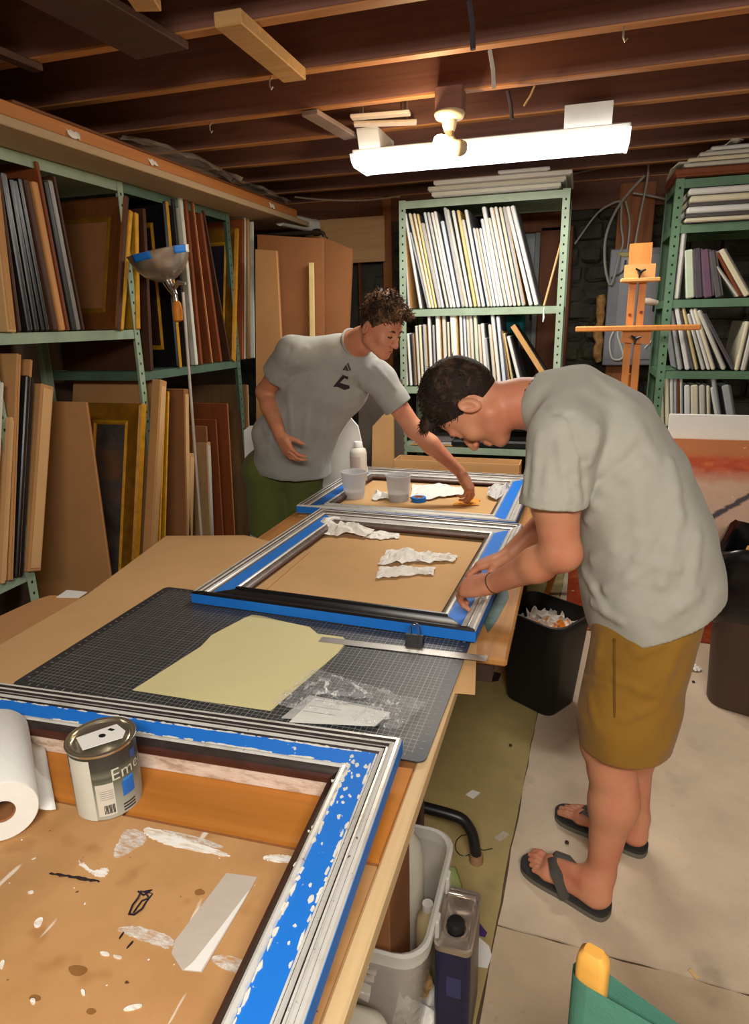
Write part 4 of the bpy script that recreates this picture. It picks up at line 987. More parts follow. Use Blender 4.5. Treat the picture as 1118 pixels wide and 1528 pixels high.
k = NT('thin_white_paint'); k.base(lin((238, 232, 222)), .6); n1 = k.noise(k.obj((3, 9, 1), (0, 0, .6)), 16, 5, .7); k.set(k.b.inputs['Alpha'], k.step(n1, .38, .72)); thinp = k.m
def soft(P, it=3, j=.0):
    for _ in range(it):
        P = [q for i in range(len(P)) for q in ((P[i][0]*.75+P[(i+1) % len(P)][0]*.25, P[i][1]*.75+P[(i+1) % len(P)][1]*.25), (P[i][0]*.25+P[(i+1) % len(P)][0]*.75, P[i][1]*.25+P[(i+1) % len(P)][1]*.75))]
    return [(x+rnd.gauss(0, j), y+rnd.gauss(0, j)) for x, y in P]
_ns = [0]
def smear(pts, m=wp, th=.0012, nm='paint_smear'):
    _ns[0] += 1; th += .00006*_ns[0]
    P = soft(ccw(zp(pts, ZB)), 3, .0009 if (len(pts) > 5 and nm == 'paint_smear') else .0)
    MB().slab(P, ZB, ZB+th).build(nm, m, wb)
smear([(212, 1238), (222, 1234), (262, 1246), (330, 1270), (350, 1280), (300, 1272), (250, 1262), (222, 1250)])
smear([(232, 1236), (300, 1250), (345, 1268), (300, 1262), (262, 1248)], thinp)
smear([(186, 1236), (214, 1240), (220, 1256), (200, 1268), (176, 1282), (166, 1276), (178, 1254)], thinp, .0006)
smear([(115, 1284), (124, 1288), (140, 1302), (158, 1294), (163, 1300), (155, 1310), (140, 1306), (124, 1296)])
smear([(390, 1280), (410, 1275), (440, 1278), (446, 1288), (420, 1288), (398, 1284)])
smear([(168, 1384), (210, 1382), (262, 1400), (258, 1418), (225, 1408), (190, 1396)], thinp, .0006)
smear([(310, 1428), (340, 1424), (380, 1440), (365, 1456), (330, 1446)], thinp, .0006)
for q in (((148, 1421), (160, 1420), (166, 1427), (152, 1427)), ((168, 1425), (184, 1428), (180, 1432), (170, 1430)), ((182, 1509), (192, 1501), (214, 1498), (211, 1504), (194, 1509)), ((44, 1492), (52, 1490), (54, 1497), (48, 1501)),
          ((40, 1333), (48, 1329), (52, 1332), (44, 1335)), ((378, 1234), (386, 1233), (386, 1239), (380, 1240)), ((50, 1378), (58, 1370), (66, 1370), (62, 1382), (52, 1386)), ((120, 1478), (126, 1477), (128, 1485), (123, 1487)), ((0, 1436), (8, 1432), (6, 1444), (0, 1448))):
    smear(q)
for q in (((177, 1401), (184, 1391), (186, 1392), (179, 1402)), ((188, 1416), (198, 1404), (200, 1406), (190, 1416)), ((74, 1303), (110, 1308), (148, 1315), (148, 1317), (110, 1311), (74, 1305))):
    smear(q, mat('dried_black_paint', (40, 30, 30), .6), .0006)
for q in ((115, 1448, 16), (52, 1490, 9), (298, 1332, 9), (136, 1510, 8)):
    P = [(q[0]+q[2]*math.cos(i*.7)*rnd.uniform(.7, 1.1), q[1]+q[2]*.6*math.sin(i*.7)*rnd.uniform(.7, 1.1)) for i in range(9)]
    smear(P, clearmat('brown_stain', (150, 100, 44), .5, .3), .0003, 'stain')
t = sheet('clear_tape_strip', 'wide strip of pale translucent tape stuck on the spattered hardboard', ccw(zp([(338, 1304), (384, 1310), (368, 1340), (302, 1452), (272, 1449), (256, 1424), (262, 1404)], ZB)), ZB+.0008, .0012, clearmat('grey_translucent_tape', (208, 196, 182), .35, .8), 'tape')
MB().slab(ccw(zp([(372, 1330), (366, 1342), (300, 1451), (275, 1449), (288, 1438), (330, 1385)], ZB)), ZB+.0021, ZB+.0028).build('folded_edge', white, None).parent = t
b = MB()
loop = [(192, 1365), (198, 1350), (206, 1340), (210, 1330), (222, 1332), (228, 1334), (218, 1346), (212, 1356), (200, 1365), (193, 1364)]
P = [oz(x, y, ZB+.003+.004*math.sin(i)) for i, (x, y) in enumerate(loop)]
b.tube(P, .0014, 6); P = [oz(x, y, ZB+.004) for x, y in ((206, 1330), (214, 1336), (226, 1328), (216, 1330), (222, 1340), (212, 1344), (206, 1352), (199, 1362))]
b.tube(P, .0013, 6)
tag(b.build('twist_tie', mat('dark_blue_black_wire', (28, 24, 44), .4), None, True), 'small dark twisted wire tie lying on the spattered hardboard', 'wire')

# ---------------------------------------------------------------- frames being taped
k = NT('worn_silver_leaf')
n1 = k.noise(k.obj(), 9, 5, .7); n2 = k.noise(k.obj(), 70, 3)
c = k.ramp(n1, [(.3, lin((206, 203, 194))), (.45, lin((238, 237, 230))), (.8, lin((248, 248, 244)))])
c = k.mix(k.step(n2, .66, .74), c, lin((104, 92, 84)))
k.base(c, .26, .32); k.bump(n2, .2, .002); silver = k.m
bronze = mat('dark_bronze_groove', (122, 112, 104), .4, .4, .3, 30)
deep_bronze = mat('deep_bronze_groove', (62, 52, 50), .4, .4, .35, 30)
cocoa = mat('dark_red_brown_bole', (74, 40, 30), .5, 0, .3, 20)
bluetape = mat('blue_masking_tape', (26, 118, 214), .6, 0, .06, 30)
k = NT('paint_flecked_blue_tape')
n1 = k.noise(k.obj(), 55, 3, .6); n2 = k.noise(k.obj(loc=(2, 2, 2)), 4, 3)
c = k.mix(k.step(k.math('ADD', n1, k.math('MULTIPLY', n2, .35)), .90, .95), lin((24, 120, 222)), lin((226, 230, 230)))
k.base(c, .55); k.bump(n1, .15, .002); fleck = k.m
k = NT('paint_smeared_strainer')
n1 = k.noise(k.obj((1, 1, 3)), 14, 5, .7); n2 = k.noise(k.obj((1, 1, 1), loc=(3, 3, 3)), 9, 2)
c = k.ramp(n1, [(.3, lin((150, 112, 84))), (.5, lin((216, 196, 178))), (.8, lin((236, 228, 220)))])
c = k.mix(k.math('MULTIPLY', k.step(n2, .6, .7), .7), c, lin((184, 110, 108)))
k.base(c, .8); k.bump(n1, .6, .004); strain = k.m
def taped_frame(name, label, o, ang, W, H, zb, sub, s, dark_near=False, tapem=None):
    """o: near left corner; local x right, y away"""
    t = thing(name, (o[0], o[1], zb), label, 'frame', 'silver frames masked with blue tape')
    Mx = Matrix.Translation((o[0], o[1], zb)) @ Matrix.Rotation(ang, 4, 'Z')
    S, B, N, C = 0, 1, 2, 3
    prof = [(0, 0, S), (0, .034, S), (.004, .040, S), (.011, .040, B), (.0135, .034, S), (.019, .0375, S), (.024, .036, B), (.0265, .030, S), (.031, .0305, B), (.0345, .028, S), (.044, .026, B), (.047, .021, S), (.050, .0225, S), (.103, .0205, S), (.106, .027, S), (.112, .028, S), (.117, .025, B), (.120, .019, B), (.130, .012, C), (.137, .008, C), (.137, -.004, C)]
    prof = [(u*s, h*s+sub, m) for u, h, m in prof]
    prof[0] = (0, 0 if sub == 0 else sub-.004, S); prof[-1] = (prof[-1][0], max(.0005, sub-.004) if sub else 0, C)
    mats = [silver, bronze if not sub else deep_bronze, silver, cocoa]; dk = [blackp, mat('pewter_line', (96, 94, 94), .35, .5), blackp, blackp]
    nm = ['near', 'right', 'far', 'left']
    tp = tapem or bluetape
    for i, r_ in enumerate(rails(W, H, prof)):
        r_.xf(Mx).build('rail', dk if (dark_near and i == 0) else mats, t, 30)
    e = .0007
    for i, r_ in enumerate(rails(W, H, [(.0505*s, .0225*s+sub+e), (.0505*s, .0225*s+sub+2*e), (.1025*s, .0205*s+sub+2*e), (.1025*s, .0205*s+sub+e)])):
        if sub == 0 and i in (0, 2): continue
        r_.xf(Mx).build('masking_tape', tp if i != 1 else (fleck if not tapem else tapem), t)
    zb_ = 0.001 if sub == 0 else sub-.003
    for i, r_ in enumerate(rails(W, H, [(-.0001, zb_), (-.0001, sub+.033*s), (-e*1.5, sub+.033*s), (-e*1.5, zb_)])):
        r_.xf(Mx).build('edge_tape', bluetape, t)
    if sub:
        for r_ in rails(W, H, [(.02, .0), (.02, sub-.0045), (.125*s, sub-.0045), (.125*s, .0)]): r_.xf(Mx).build('strainer', strain, t)
    return t, Mx
ZM = Z1+.0095
def rotc(c, o, a):
    d = Vector((c[0]-o[0], c[1]-o[1])); return d
# nearest frame: fixed by its far right corner
cr_ = oz(600, 1092, .842); a1 = R(2.6)
W1, H1 = 1.34, 1.05
o1 = Vector((cr_.x, cr_.y))-Vector((W1*math.cos(a1)-H1*math.sin(a1), W1*math.sin(a1)+H1*math.cos(a1)))
f1, M1 = taped_frame('picture_frame', 'nearest silver frame with broad blue tape band, its corner beside the cutting mat', o1, a1, W1, H1, ZM+.001, .045, .82, False, fleck)
ZF = Z1+.0045
cl = oz(285, 880, .80); a2 = R(-2.5)
f2, M2 = taped_frame('picture_frame', 'middle silver frame with black near rail and blue taped sides, being worked on', (cl.x, cl.y), a2, .905, 1.0, .756, 0.0, .95, True)
cl3 = oz(441, 752, .80); a3 = R(-1.5)
f3, M3 = taped_frame('picture_frame', 'farthest silver frame, under the reaching hand, on the far table', (cl3.x, cl3.y+.01), a3, 1.0, .86, .756, 0.0, .95, False)
# splashes of white paint on the corner tape of frame 1
b = MB(); r2 = random.Random(12)
for i in range(34):
    u, v = W1-.05-.05*r2.random(), H1-.06-.30*abs(r2.gauss(0, .5))
    rr_ = r2.uniform(.0015, .005); n_ = 7
    h_ = .045+.0228*.82+.0002
    P = [M1 @ Vector((u+rr_*math.cos(j*.9)*r2.uniform(.5, 1.3), v+rr_*1.5*math.sin(j*.9)*r2.uniform(.5, 1.2), h_)) for j in range(n_)]
    b.prism(P, [p+Vector((0, 0, .0010+.0010*r2.random())) for p in P])
hb = .045+.0228*.82
def fleck_at(u, v, rx, ry):
    P = [M1 @ Vector((u+rx*math.cos(j*.9)*r2.uniform(.5, 1.3), v+ry*math.sin(j*.9)*r2.uniform(.5, 1.2), hb)) for j in range(7)]
    b.prism(P, [p+Vector((0, 0, .0010+.0012*r2.random())) for p in P])
for i in range(150):      # ragged paint along both edges of the band, right rail then far rail
    e_ = r2.choice((.0428, .0432, .0820, .0826)); l_ = r2.uniform(.004, .014)
    fleck_at(W1-e_+r2.gauss(0, .0007), r2.uniform(.10, H1-.06), r2.uniform(.0012, .0035), l_)
for i in range(150):
    e_ = r2.choice((.0428, .0432, .0820)); l_ = r2.uniform(.004, .016)
    fleck_at(r2.uniform(.25, W1-.06), H1-e_+r2.gauss(0, .0007), l_, r2.uniform(.0012, .003))
o = b.build('paint_flecks', mat('thin_white_flecks', (226, 224, 214), .5), f1); o['kind'] = 'stuff'

# ---------------------------------------------------------------- cutting mat, card, ruler, clip, bag
k = NT('gridded_black_mat')
x, y, z_ = k.xyz(k.tc.outputs['Object'])
def gl(s_, w_):
    out = None
    for ax in (x, y):
        f_ = k.math('FRACT', k.math('MULTIPLY', ax, 1/s_)); d_ = k.math('MINIMUM', f_, k.math('SUBTRACT', 1.0, f_))
        l_ = k.math('LESS_THAN', d_, w_/s_)
        out = l_ if out is None else k.math('MAXIMUM', out, l_)
    return out
inside = k.math('MULTIPLY', k.math('LESS_THAN', k.math('ABSOLUTE', x), .500), k.math('LESS_THAN', k.math('ABSOLUTE', y), .297))
lines = k.math('MULTIPLY', inside, k.math('ADD', k.math('MULTIPLY', gl(.01270, .00042), .55), k.math('MULTIPLY', gl(.0508, .0005), .25)))
edge = k.math('MULTIPLY', k.math('SUBTRACT', 1.0, inside), k.math('MULTIPLY', gl(.0254, .0018), .0))
n1 = k.noise(k.obj(), 5, 4)
c = k.mix(lines, k.mix(n1, lin((40, 42, 46)), lin((56, 57, 60))), lin((196, 196, 190)))
k.base(c, .42, 0, .5); k.bump(k.noise(k.obj(), 300, 2), .1, .001); matm = k.m
mz = Z1+.0098
mc = Vector((-.765, 1.41)); ma = R(-1.0)
t = MB(); t.slab([(p[0], p[1]) for p in rrect(0, 0, .528, .322, .018, 6)], 0, .003)
mo = t.build('cutting_mat', matm); mo.location = (mc.x, mc.y, mz); mo.rotation_euler.z = ma
tag(mo, 'large black self healing cutting mat with pale grid lines', 'mat')
b = MB()
for i in range(-19, 20):
    for sy in (-1, 1): b.box((i*.0254, sy*.306, .0032), (.0012 if i % 5 else .002, .008 if i % 5 else .012, .0004))
for j in range(-11, 12):
    for sx in (-1, 1): b.box((sx*.511, j*.0254, .0032), (.008, .0012, .0004))
o = b.build('scale_ticks', mat('pale_print', (170, 170, 166), .6), None); o.parent = mo; o['kind'] = 'stuff'
mz2 = mz+.0034
cream = mat('cream_manila', (222, 212, 158), .7, 0, .04, 4)
fp = ccw(zp([(198, 1030), (300, 965), (316, 948), (366, 922), (376, 918), (388, 919), (420, 927), (462, 936), (474, 946), (512, 951), (518, 958), (504, 975), (404, 1061), (300, 1046)], mz2))
t = sheet('manila_folder', 'cream manila folder with a tab lying on the cutting mat', fp, mz2, .0012, cream, 'folder')
c_ = Vector((sum(p[0] for p in fp)/len(fp), sum(p[1] for p in fp)/len(fp)))
o = MB().slab([(c_.x+(p[0]-c_.x)*.965+.004, c_.y+(p[1]-c_.y)*.965-.004) for p in fp], mz2+.0013, mz2+.0021).build('front_leaf', cream, None); o.parent = t
# steel ruler
ra, rb = oz(478, 955, mz2), oz(727, 984, mz2)
d = (rb-ra).normalized(); s = Vector((-d.y, d.x, 0))
t = thing('steel_ruler', (ra+rb)/2, 'steel ruler lying across the cutting mat and overhanging the table edge', 'ruler')
MB().box(((ra+rb)/2)+Vector((0, 0, .0022)), ((rb-ra).length, .030, .0012), 0, Matrix((d, s, (0, 0, 1))).transposed()).build('blade', mat('brushed_steel', (176, 172, 164), .35, .8, .1), t)
b = MB(); L_ = (rb-ra).length
for i in range(1, int(L_/.00635)):
    l_ = (.004, .006, .005, .008)[i % 4]
    p = ra+d*(i*.00635)+s*(.015-l_/2)+Vector((0, 0, .0029)); b.box(p, (.0005, l_, .0002), 0, Matrix((d, s, (0, 0, 1))).transposed())
o = b.build('ruler_marks', black, t); o['kind'] = 'stuff'
# binder clip
p = oz(619, 962, mz2)
t = thing('binder_clip', p, 'black binder clip with steel handles standing by the middle frame', 'clip')
MB().prism([p+Vector((-.024, -.018, 0)), p+Vector((.024, -.018, 0)), p+Vector((.024, .018, 0)), p+Vector((-.024, .018, 0))], [p+Vector((-.024, -.002, .030)), p+Vector((.024, -.002, .030)), p+Vector((.024, .004, .030)), p+Vector((-.024, .004, .030))]).build('clip_body', black, t)
for s_ in (-1, 1):
    y0 = -.012 if s_ < 0 else .010
    q = [(-.011, y0, .012), (-.013, y0*1.6+.002, .030), (-.012, y0*.8, .052), (-.008, y0*.6, .060), (.0, y0*.5, .063), (.008, y0*.6, .060), (.012, y0*.8, .052), (.013, y0*1.6+.002, .030), (.011, y0, .012)]
    MB().tube([p+Vector(v_) for v_ in q], .0014, 6).build('wire_handle', chrome, t, True)
# small white tape label under the middle frame
tag(MB().slab(ccw(zp([(640, 936), (646, 929), (668, 931), (668, 940)], mz2)), mz2+.0002, mz2+.002).build('paper_tab', white), 'small white paper tab under the near rail of the middle frame', 'paper')
# plastic bag with cards
film_ = NT('clear_crinkled_film')
film_.base((.85, .85, .86), .08, 0, .8); film_.set(film_.b.inputs['Alpha'], film_.math('ADD', film_.math('MULTIPLY', film_.step(film_.noise(film_.obj(), 26, 3, .6, 2.0), .56, .66), .55), .16))
film_.bump(film_.noise(film_.obj(), 30, 3, .6, 1.5), .9, .02); film_ = film_.m
q = [oz(*p_, mz2) for p_ in ((405, 1056), (468, 1004), (637, 1056), (594, 1098))]
r2 = random.Random(5)
def bag(z0, amp):
    def fn(u, v):
        p = q[0].lerp(q[3], u).lerp(q[1].lerp(q[2], u), v)
        e = min(u, 1-u, v, 1-v)
        return p+Vector((r2.uniform(-.003, .003), r2.uniform(-.003, .003), z0+amp*min(1, e*5)*(.5+.5*math.sin(u*23+v*9)*math.cos(v*17-u*6))+r2.uniform(0, amp*.35)))
    return fn
b = MB(); b.grid(bag(.009, .024), 30, 20)
tag(b.build('plastic_bag', film_, None, False), 'crinkled clear plastic bag holding white cards on the cutting mat', 'bag')
cardm = mat('white_card', (226, 226, 218), .6, 0, .04)
for i, (cr4, l, z_, m_) in enumerate([([(432, 1078), (470, 1042), (583, 1064), (560, 1084)], 'white printed card inside the plastic bag, topmost', .006, cardm), ([(420, 1072), (462, 1038), (560, 1056), (540, 1078)], 'grey edged card beneath the white one inside the plastic bag', .003, mat('grey_card', (180, 180, 176), .6)),
                                     ([(466, 1035), (468, 1030), (556, 1036), (556, 1042)], 'grey plastic strip lying in the plastic bag above the cards', .004, mat('grey_strip', (128, 130, 132), .5))]):
    o = sheet('card' if i < 2 else 'plastic_strip', l, ccw(zp(cr4, mz2+z_)), mz2+z_, .002, m_, 'card' if i < 2 else 'strip')
    if i == 0:
        P = zp([(478, 1052), (500, 1052)], mz2)
        for j in range(3):
            a, b_ = zp([(452+j*9, 1062-j*8), (500+j*9, 1069-j*8)], mz2+z_); dx = Vector((b_[0]-a[0], b_[1]-a[1])).normalized()*.0
            MB().slab(ccw([(a[0], a[1]), (b_[0], b_[1]), (b_[0], b_[1]+.0012), (a[0], a[1]+.0012)]), mz2+z_+.002, mz2+z_+.0023).build('printed_line', mat('grey_print', (120, 120, 120), .6), None).parent = o

# ---------------------------------------------------------------- paint can, towel roll
cc = oz(157, 1200, ZB); cx, cy = -.790, .828
t = thing('paint_can', (cx, cy, ZB), 'metal paint can with grey green label standing on the hardboard', 'can')
r0, h0 = .0585, .140
k = NT('grey_green_label')
x, y, z_ = k.xyz(k.tc.outputs['Object'])
c = k.ramp(k.math('MULTIPLY', z_, 1/h0), [(.0, lin((176, 176, 166))), (.32, lin((150, 152, 140))), (.55, lin((104, 106, 92))), (.62, lin((76, 78, 66))), (.66, lin((110, 110, 96))), (.75, lin((66, 66, 58))), (1.0, lin((50, 50, 46)))])
k.base(c, .4); lab = k.m
MB().lathe([(0, 0), (r0-.002, 0), (r0, .003), (r0, .005)], (cx, cy, ZB), 40).build('can_base', chrome, t, 50)
MB().lathe([(r0, .005), (r0, h0-.008)], (cx, cy, ZB), 48).build('label', lab, t, 50)
MB().lathe([(r0, h0-.008), (r0+.0025, h0-.005), (r0+.003, h0-.001), (r0+.001, h0), (r0-.004, h0-.001), (r0-.006, h0-.006), (r0-.009, h0-.004), (r0-.012, h0-.006), (0, h0-.006)], (cx, cy, ZB), 48).build('lid_rim', mat('tin_rim', (206, 198, 178), .22, .9, .1), t, 40)
def wrap(poly, r_, m, nm, z_off=0):
    """poly: (angle degrees, height) corners -> curved patch on the can"""
    n_ = 10; b = MB()
    (a0, b0), (a1, b1) = poly
    b.grid(lambda u, v: Vector((cx+r_*math.cos(R(a0+(a1-a0)*u)), cy+r_*math.sin(R(a0+(a1-a0)*u)), ZB+b0+(b1-b0)*v)), n_, 1)
    o = b.build(nm, m, t, True, 0); return o
va = math.degrees(math.atan2(-cy, -cx))   # angle that faces the camera
wrap(((va-72, .004), (va-26, h0-.012)), r0+.0004, offwhite, 'torn_paper')
wrap(((va-22, .012), (va+8, .078)), r0+.0005, mat('pale_label_panel', (206, 200, 186), .5), 'label_panel')
for i in range(9): wrap(((va-12+i*2.0, .016), (va-11.2+i*2.0+(.7 if i % 3 else .2), .034)), r0+.0008, black, 'barcode_bar')
for i in range(5): wrap(((va-16, .046+i*.0042), (va+6, .0468+i*.0042)), r0+.0008, mat('grey_print', (120, 120, 120), .6), 'small_print')
for i in range(3): wrap(((va+20, .010+i*.006), (va+44, .013+i*.006)), r0+.0006, mat('dark_print', (50, 52, 48), .6), 'dark_bar')
wrap(((va+22, .040), (va+46, .070)), r0+.0007, mat('blue_sticker', (36, 110, 200), .5), 'blue_square')
wrap(((va+25, .070), (va+46, .075)), r0+.0007, mat('blue_sticker_top', (50, 140, 224), .5), 'blue_square_top')
wrap(((va+46, .104), (va+60, .120)), r0+.0007, mat('blue_badge', (60, 84, 150), .5), 'blue_badge')
# raised lettering on the can, wrapped round it
fc = bpy.data.curves.new('lettering', 'FONT'); fc.body = 'Emer'; fc.size = .034; fc.space_character = 1.05; fc.resolution_u = 3
fo = bpy.data.objects.new('lettering', fc); COL.objects.link(fo); bpy.context.view_layer.update()
tm = bpy.data.meshes.new_from_object(fo.evaluated_get(bpy.context.evaluated_depsgraph_get())); bpy.data.objects.remove(fo)
for v_ in tm.vertices:
    an = R(va+5)+v_.co.x/r0; v_.co = Vector(((r0+.0009)*math.cos(an), (r0+.0009)*math.sin(an), .080+v_.co.y))
tm.materials.append(mat('pale_lettering', (206, 206, 190), .5))
o = bpy.data.objects.new('lettering', tm); COL.objects.link(o); o.parent = t
# paper scrap lying on the lid with a hole and black tag
zt_ = ZB+h0-.0035
pl = [(cx-.040, cy-.016), (cx-.004, cy-.042), (cx+.042, cy+.008), (cx+.034, cy+.026), (cx+.004, cy+.040), (cx-.014, cy+.018)]
o = sheet('paper_scrap', 'torn white paper with a dark blot lying on the paint can lid', ccw(pl), zt_+.001, .0012, white, 'paper')
for c_, s_, n_ in (((cx+.002, cy+.002), .007, 8), ((cx+.006, cy+.022), .006, 4)):
    q_ = MB().slab([(c_[0]+s_*(1.3 if n_ == 4 else 1)*math.cos(6.283*i/n_+.6), c_[1]+s_*math.sin(6.283*i/n_+.6)*(.8 if n_ == 8 else .7)) for i in range(n_)], zt_+.0022, zt_+.0028).build('dark_blot', blackp, None); q_.parent = o
# paper towel roll
pc = oz(3, 1212, ZB+.058)
ax_ = Vector((-.74, .67, 0)).normalized()
R3 = Matrix((ax_.cross(Vector((0, 0, 1))), (0, 0, 1), ax_)).transposed()
R3 = Matrix((Vector((0, 0, 1)), ax_.cross(Vector((0, 0, 1))), ax_)).transposed()
t = thing('paper_towel_roll', (pc.x, pc.y, ZB), 'white paper towel roll lying on its side at the left edge', 'roll')
MB().lathe([(.021, .0), (.056, .0), (.058, .003), (.058, .257), (.056, .26), (.021, .26), (.021, .0)], pc, 40, R3).build('towel', mat('white_towel', (236, 236, 230), .8, 0, .03, 40, bump=.15, bs=150), t, 40)
MB().lathe([(.0185, .004), (.0208, .001), (.0208, .259), (.0185, .256), (.0185, .004)], pc, 24, R3).build('core', kraft3, t, 50)
b = MB(); e0 = pc+ax_*.02; s0 = Vector((ax_.y, -ax_.x, 0))
b.grid(lambda u, v: e0+ax_*(.23*v)+s0*(.035+.045*u)+Vector((0, 0, -.035*math.sin(u*1.5)-.010+.002*math.sin(v*9))), 6, 6)
b.build('loose_sheet', mat('white_towel', (236, 236, 230), .8), t, True, .001)

# ---------------------------------------------------------------- tissues, cups and small things inside the frames
def tissue(label, q, z, amp, seed, m=paper, name='tissue', nu=14, nv=8, cat='tissue'):
    c4 = [oz(*p_, z) for p_ in q]; r2 = random.Random(seed); b = MB()
    ph = [r2.uniform(0, 6) for _ in range(4)]
    def fn(u, v):
        v2 = .5+(v-.5)*(.45+.55*math.sin(math.pi*(.12+.80*((u+ph[2]*.05) % 1.0)))+r2.uniform(-.08, .08)); p = c4[0].lerp(c4[1], u).lerp(c4[3].lerp(c4[2], u), v2); e = min(u, 1-u, v, 1-v)
        hgt = amp*min(1, .25+e*3.2)*(.55+.45*math.sin(u*11+ph[0]+v*4)*math.cos(v*8+ph[1]))+r2.uniform(0, amp*.3)
        return p+Vector((r2.uniform(-.004, .004), r2.uniform(-.006, .006), .002+max(0, hgt)))
    b.grid(fn, nu, nv)
    return tag(b.build(name, m, None, False, .0008), label, cat)
zi = Z1+.004
tissue('large crumpled tissue wad in the far left corner of the middle frame', [(462, 800), (545, 806), (560, 796), (480, 772)], zi, .045, 1)
tissue('thin tail of tissue trailing right from the large wad, middle frame', [(540, 806), (596, 806), (596, 797), (550, 792)], zi, .012, 2)
tissue('upper crumpled tissue lying across another inside the middle frame', [(562, 846), (640, 842), (632, 826), (580, 822)], zi, .030, 3)
tissue('tissue arm pointing right from the pile inside the middle frame', [(618, 842), (680, 842), (682, 830), (622, 828)], zi, .022, 4)
tissue('lower folded tissue nearest the near rail inside the middle frame', [(560, 866), (648, 860), (650, 848), (566, 850)], zi, .022, 5)
tissue('long white tissue behind the cups inside the farthest frame', [(612, 748), (690, 744), (694, 726), (616, 724)], zi, .028, 6)
tissue('small white tissue ball between the two plastic cups', [(556, 748), (580, 748), (578, 738), (560, 736)], zi, .03, 7, nu=8, nv=6)
tissue('pointed crumpled plastic wad at the right end of the farthest frame', [(726, 748), (764, 748), (768, 728), (730, 728)], zi, .05, 8, clearmat('milky_plastic', (232, 230, 226), .25, .75), 'plastic_wad', 10, 8, 'plastic')
tissue('flat orange stained paper under the reaching hand', [(672, 756), (716, 756), (716, 744), (690, 744)], zi, .006, 9, mat('orange_stain_paper', (232, 156, 60), .7), 'orange_paper', 8, 5, 'paper')
cupm = clearmat('frosted_cup_plastic', (222, 222, 224), .3, .55)
def cup(px, py, label, r1=.052, r0=.042, h=.11, fill=.0):
    p = oz(px, py, zi)
    t = thing('plastic_cup', p, label, 'cup', 'translucent plastic cups')
    MB().lathe([(r0-.0015, .002), (r1-.0015, h), (r1+.002, h), (r1+.003, h-.003), (r1, h-.005), (r0, .0), (0, 0), (0, .002), (r0-.0015, .002)], p, 32).build('cup_wall', cupm, t, 50)
    MB().lathe([(0, .0025), (r0-.003, .0025), (r0-.003+.0007*fill*100, .003+fill), (0, .003+fill)], p, 24).build('contents', mat('milky_liquid', (206, 204, 200), .3), t, 50)
cup(529, 742, 'left translucent plastic cup, in front of the white bottle', .064, .05, .135, .03)
cup(595, 746, 'right translucent plastic cup, standing alone inside the farthest frame', .062, .05, .13, .035)
p = oz(536, 722, zi)
t = thing('white_bottle', p, 'white plastic bottle with round cap behind the left plastic cup', 'bottle')
bw = mat('milky_bottle', (214, 208, 196), .4, 0, .05)
MB().lathe([(0, 0), (.042, 0), (.046, .006), (.046, .175), (.040, .195), (.022, .205), (.022, .21)], p, 28).build('bottle_body', bw, t, 50)
MB().lathe([(.024, .208), (.024, .232), (.021, .236), (0, .236)], p, 20).build('cap', white, t, 50)
MB().grid(lambda u, v: p+Vector((.0465*math.cos(-2.6+1.6*u), .0465*math.sin(-2.6+1.6*u), .10+.06*v)), 8, 1).build('bottle_label', mat('pale_red_label', (206, 188, 178), .6), t)
p = oz(625, 748, zi)
t = thing('tape_roll', p, 'roll of blue masking tape inside the farthest frame by the right cup', 'tape')
MB().lathe([(.024, .001), (.036, .001), (.036, .022), (.024, .022), (.024, .001)], p, 28).build('tape_wound', bluetape, t, 50)
MB().lathe([(.022, .0), (.024, .0), (.024, .023), (.022, .023), (.022, .0)], p, 28).build('core', kraft, t, 50)
p = oz(778, 800, TZ+.001)
t = thing('tape_roll', p, 'roll of blue masking tape beside the right rail of the middle frame', 'tape')
MB().lathe([(.026, .001), (.042, .001), (.042, .024), (.026, .024), (.026, .001)], p, 28).build('tape_wound', bluetape, t, 50)
MB().lathe([(.024, .0), (.026, .0), (.026, .025), (.024, .025), (.024, .0)], p, 28).build('core', kraft, t, 50)
# paint stained edge on the far table
r2 = random.Random(8); b = MB()
for q in (((722, 930), (736, 880), (756, 868), (760, 892), (742, 926), (728, 945)), ((752, 856), (770, 820), (782, 814), (774, 846), (760, 866))):
    b.slab(ccw(zp(q, TZ)), TZ, TZ+.0006)
for i, q in enumerate((((722, 930), (736, 880), (756, 868), (760, 892), (742, 926), (728, 945)), ((752, 856), (770, 820), (782, 814), (774, 846), (760, 866)))):
    MB().slab(ccw(zp(q, TZ)), TZ, TZ+.0006).build('paint_stain', mat('teal_paint_stain', (84, 104, 100), .6, 0, .35, 30), t2)
# open carton tray at the far end of the far table
a, b_ = oy(592, 697, 3.64), oy(776, 700, 3.64)
t = thing('carton_tray', ((a.x+b_.x)/2, 3.66, TZ), 'low open kraft carton tray at the far end of the far table', 'carton')
for c_, d_ in ((((a.x+b_.x)/2, 3.585, TZ+.045), (b_.x-a.x, .005, .085)), (((a.x+b_.x)/2, 3.725, TZ+.045), (b_.x-a.x, .005, .085)), ((a.x, 3.655, TZ+.045), (.005, .135, .085)), ((b_.x, 3.655, TZ+.045), (.005, .135, .085))):
    MB().box(c_, d_).build('tray_side', kraft2, t)
MB().box(((a.x+b_.x)/2, 3.655, TZ+.004), (b_.x-a.x-.008, .13, .004)).build('tray_floor', kraft, t)
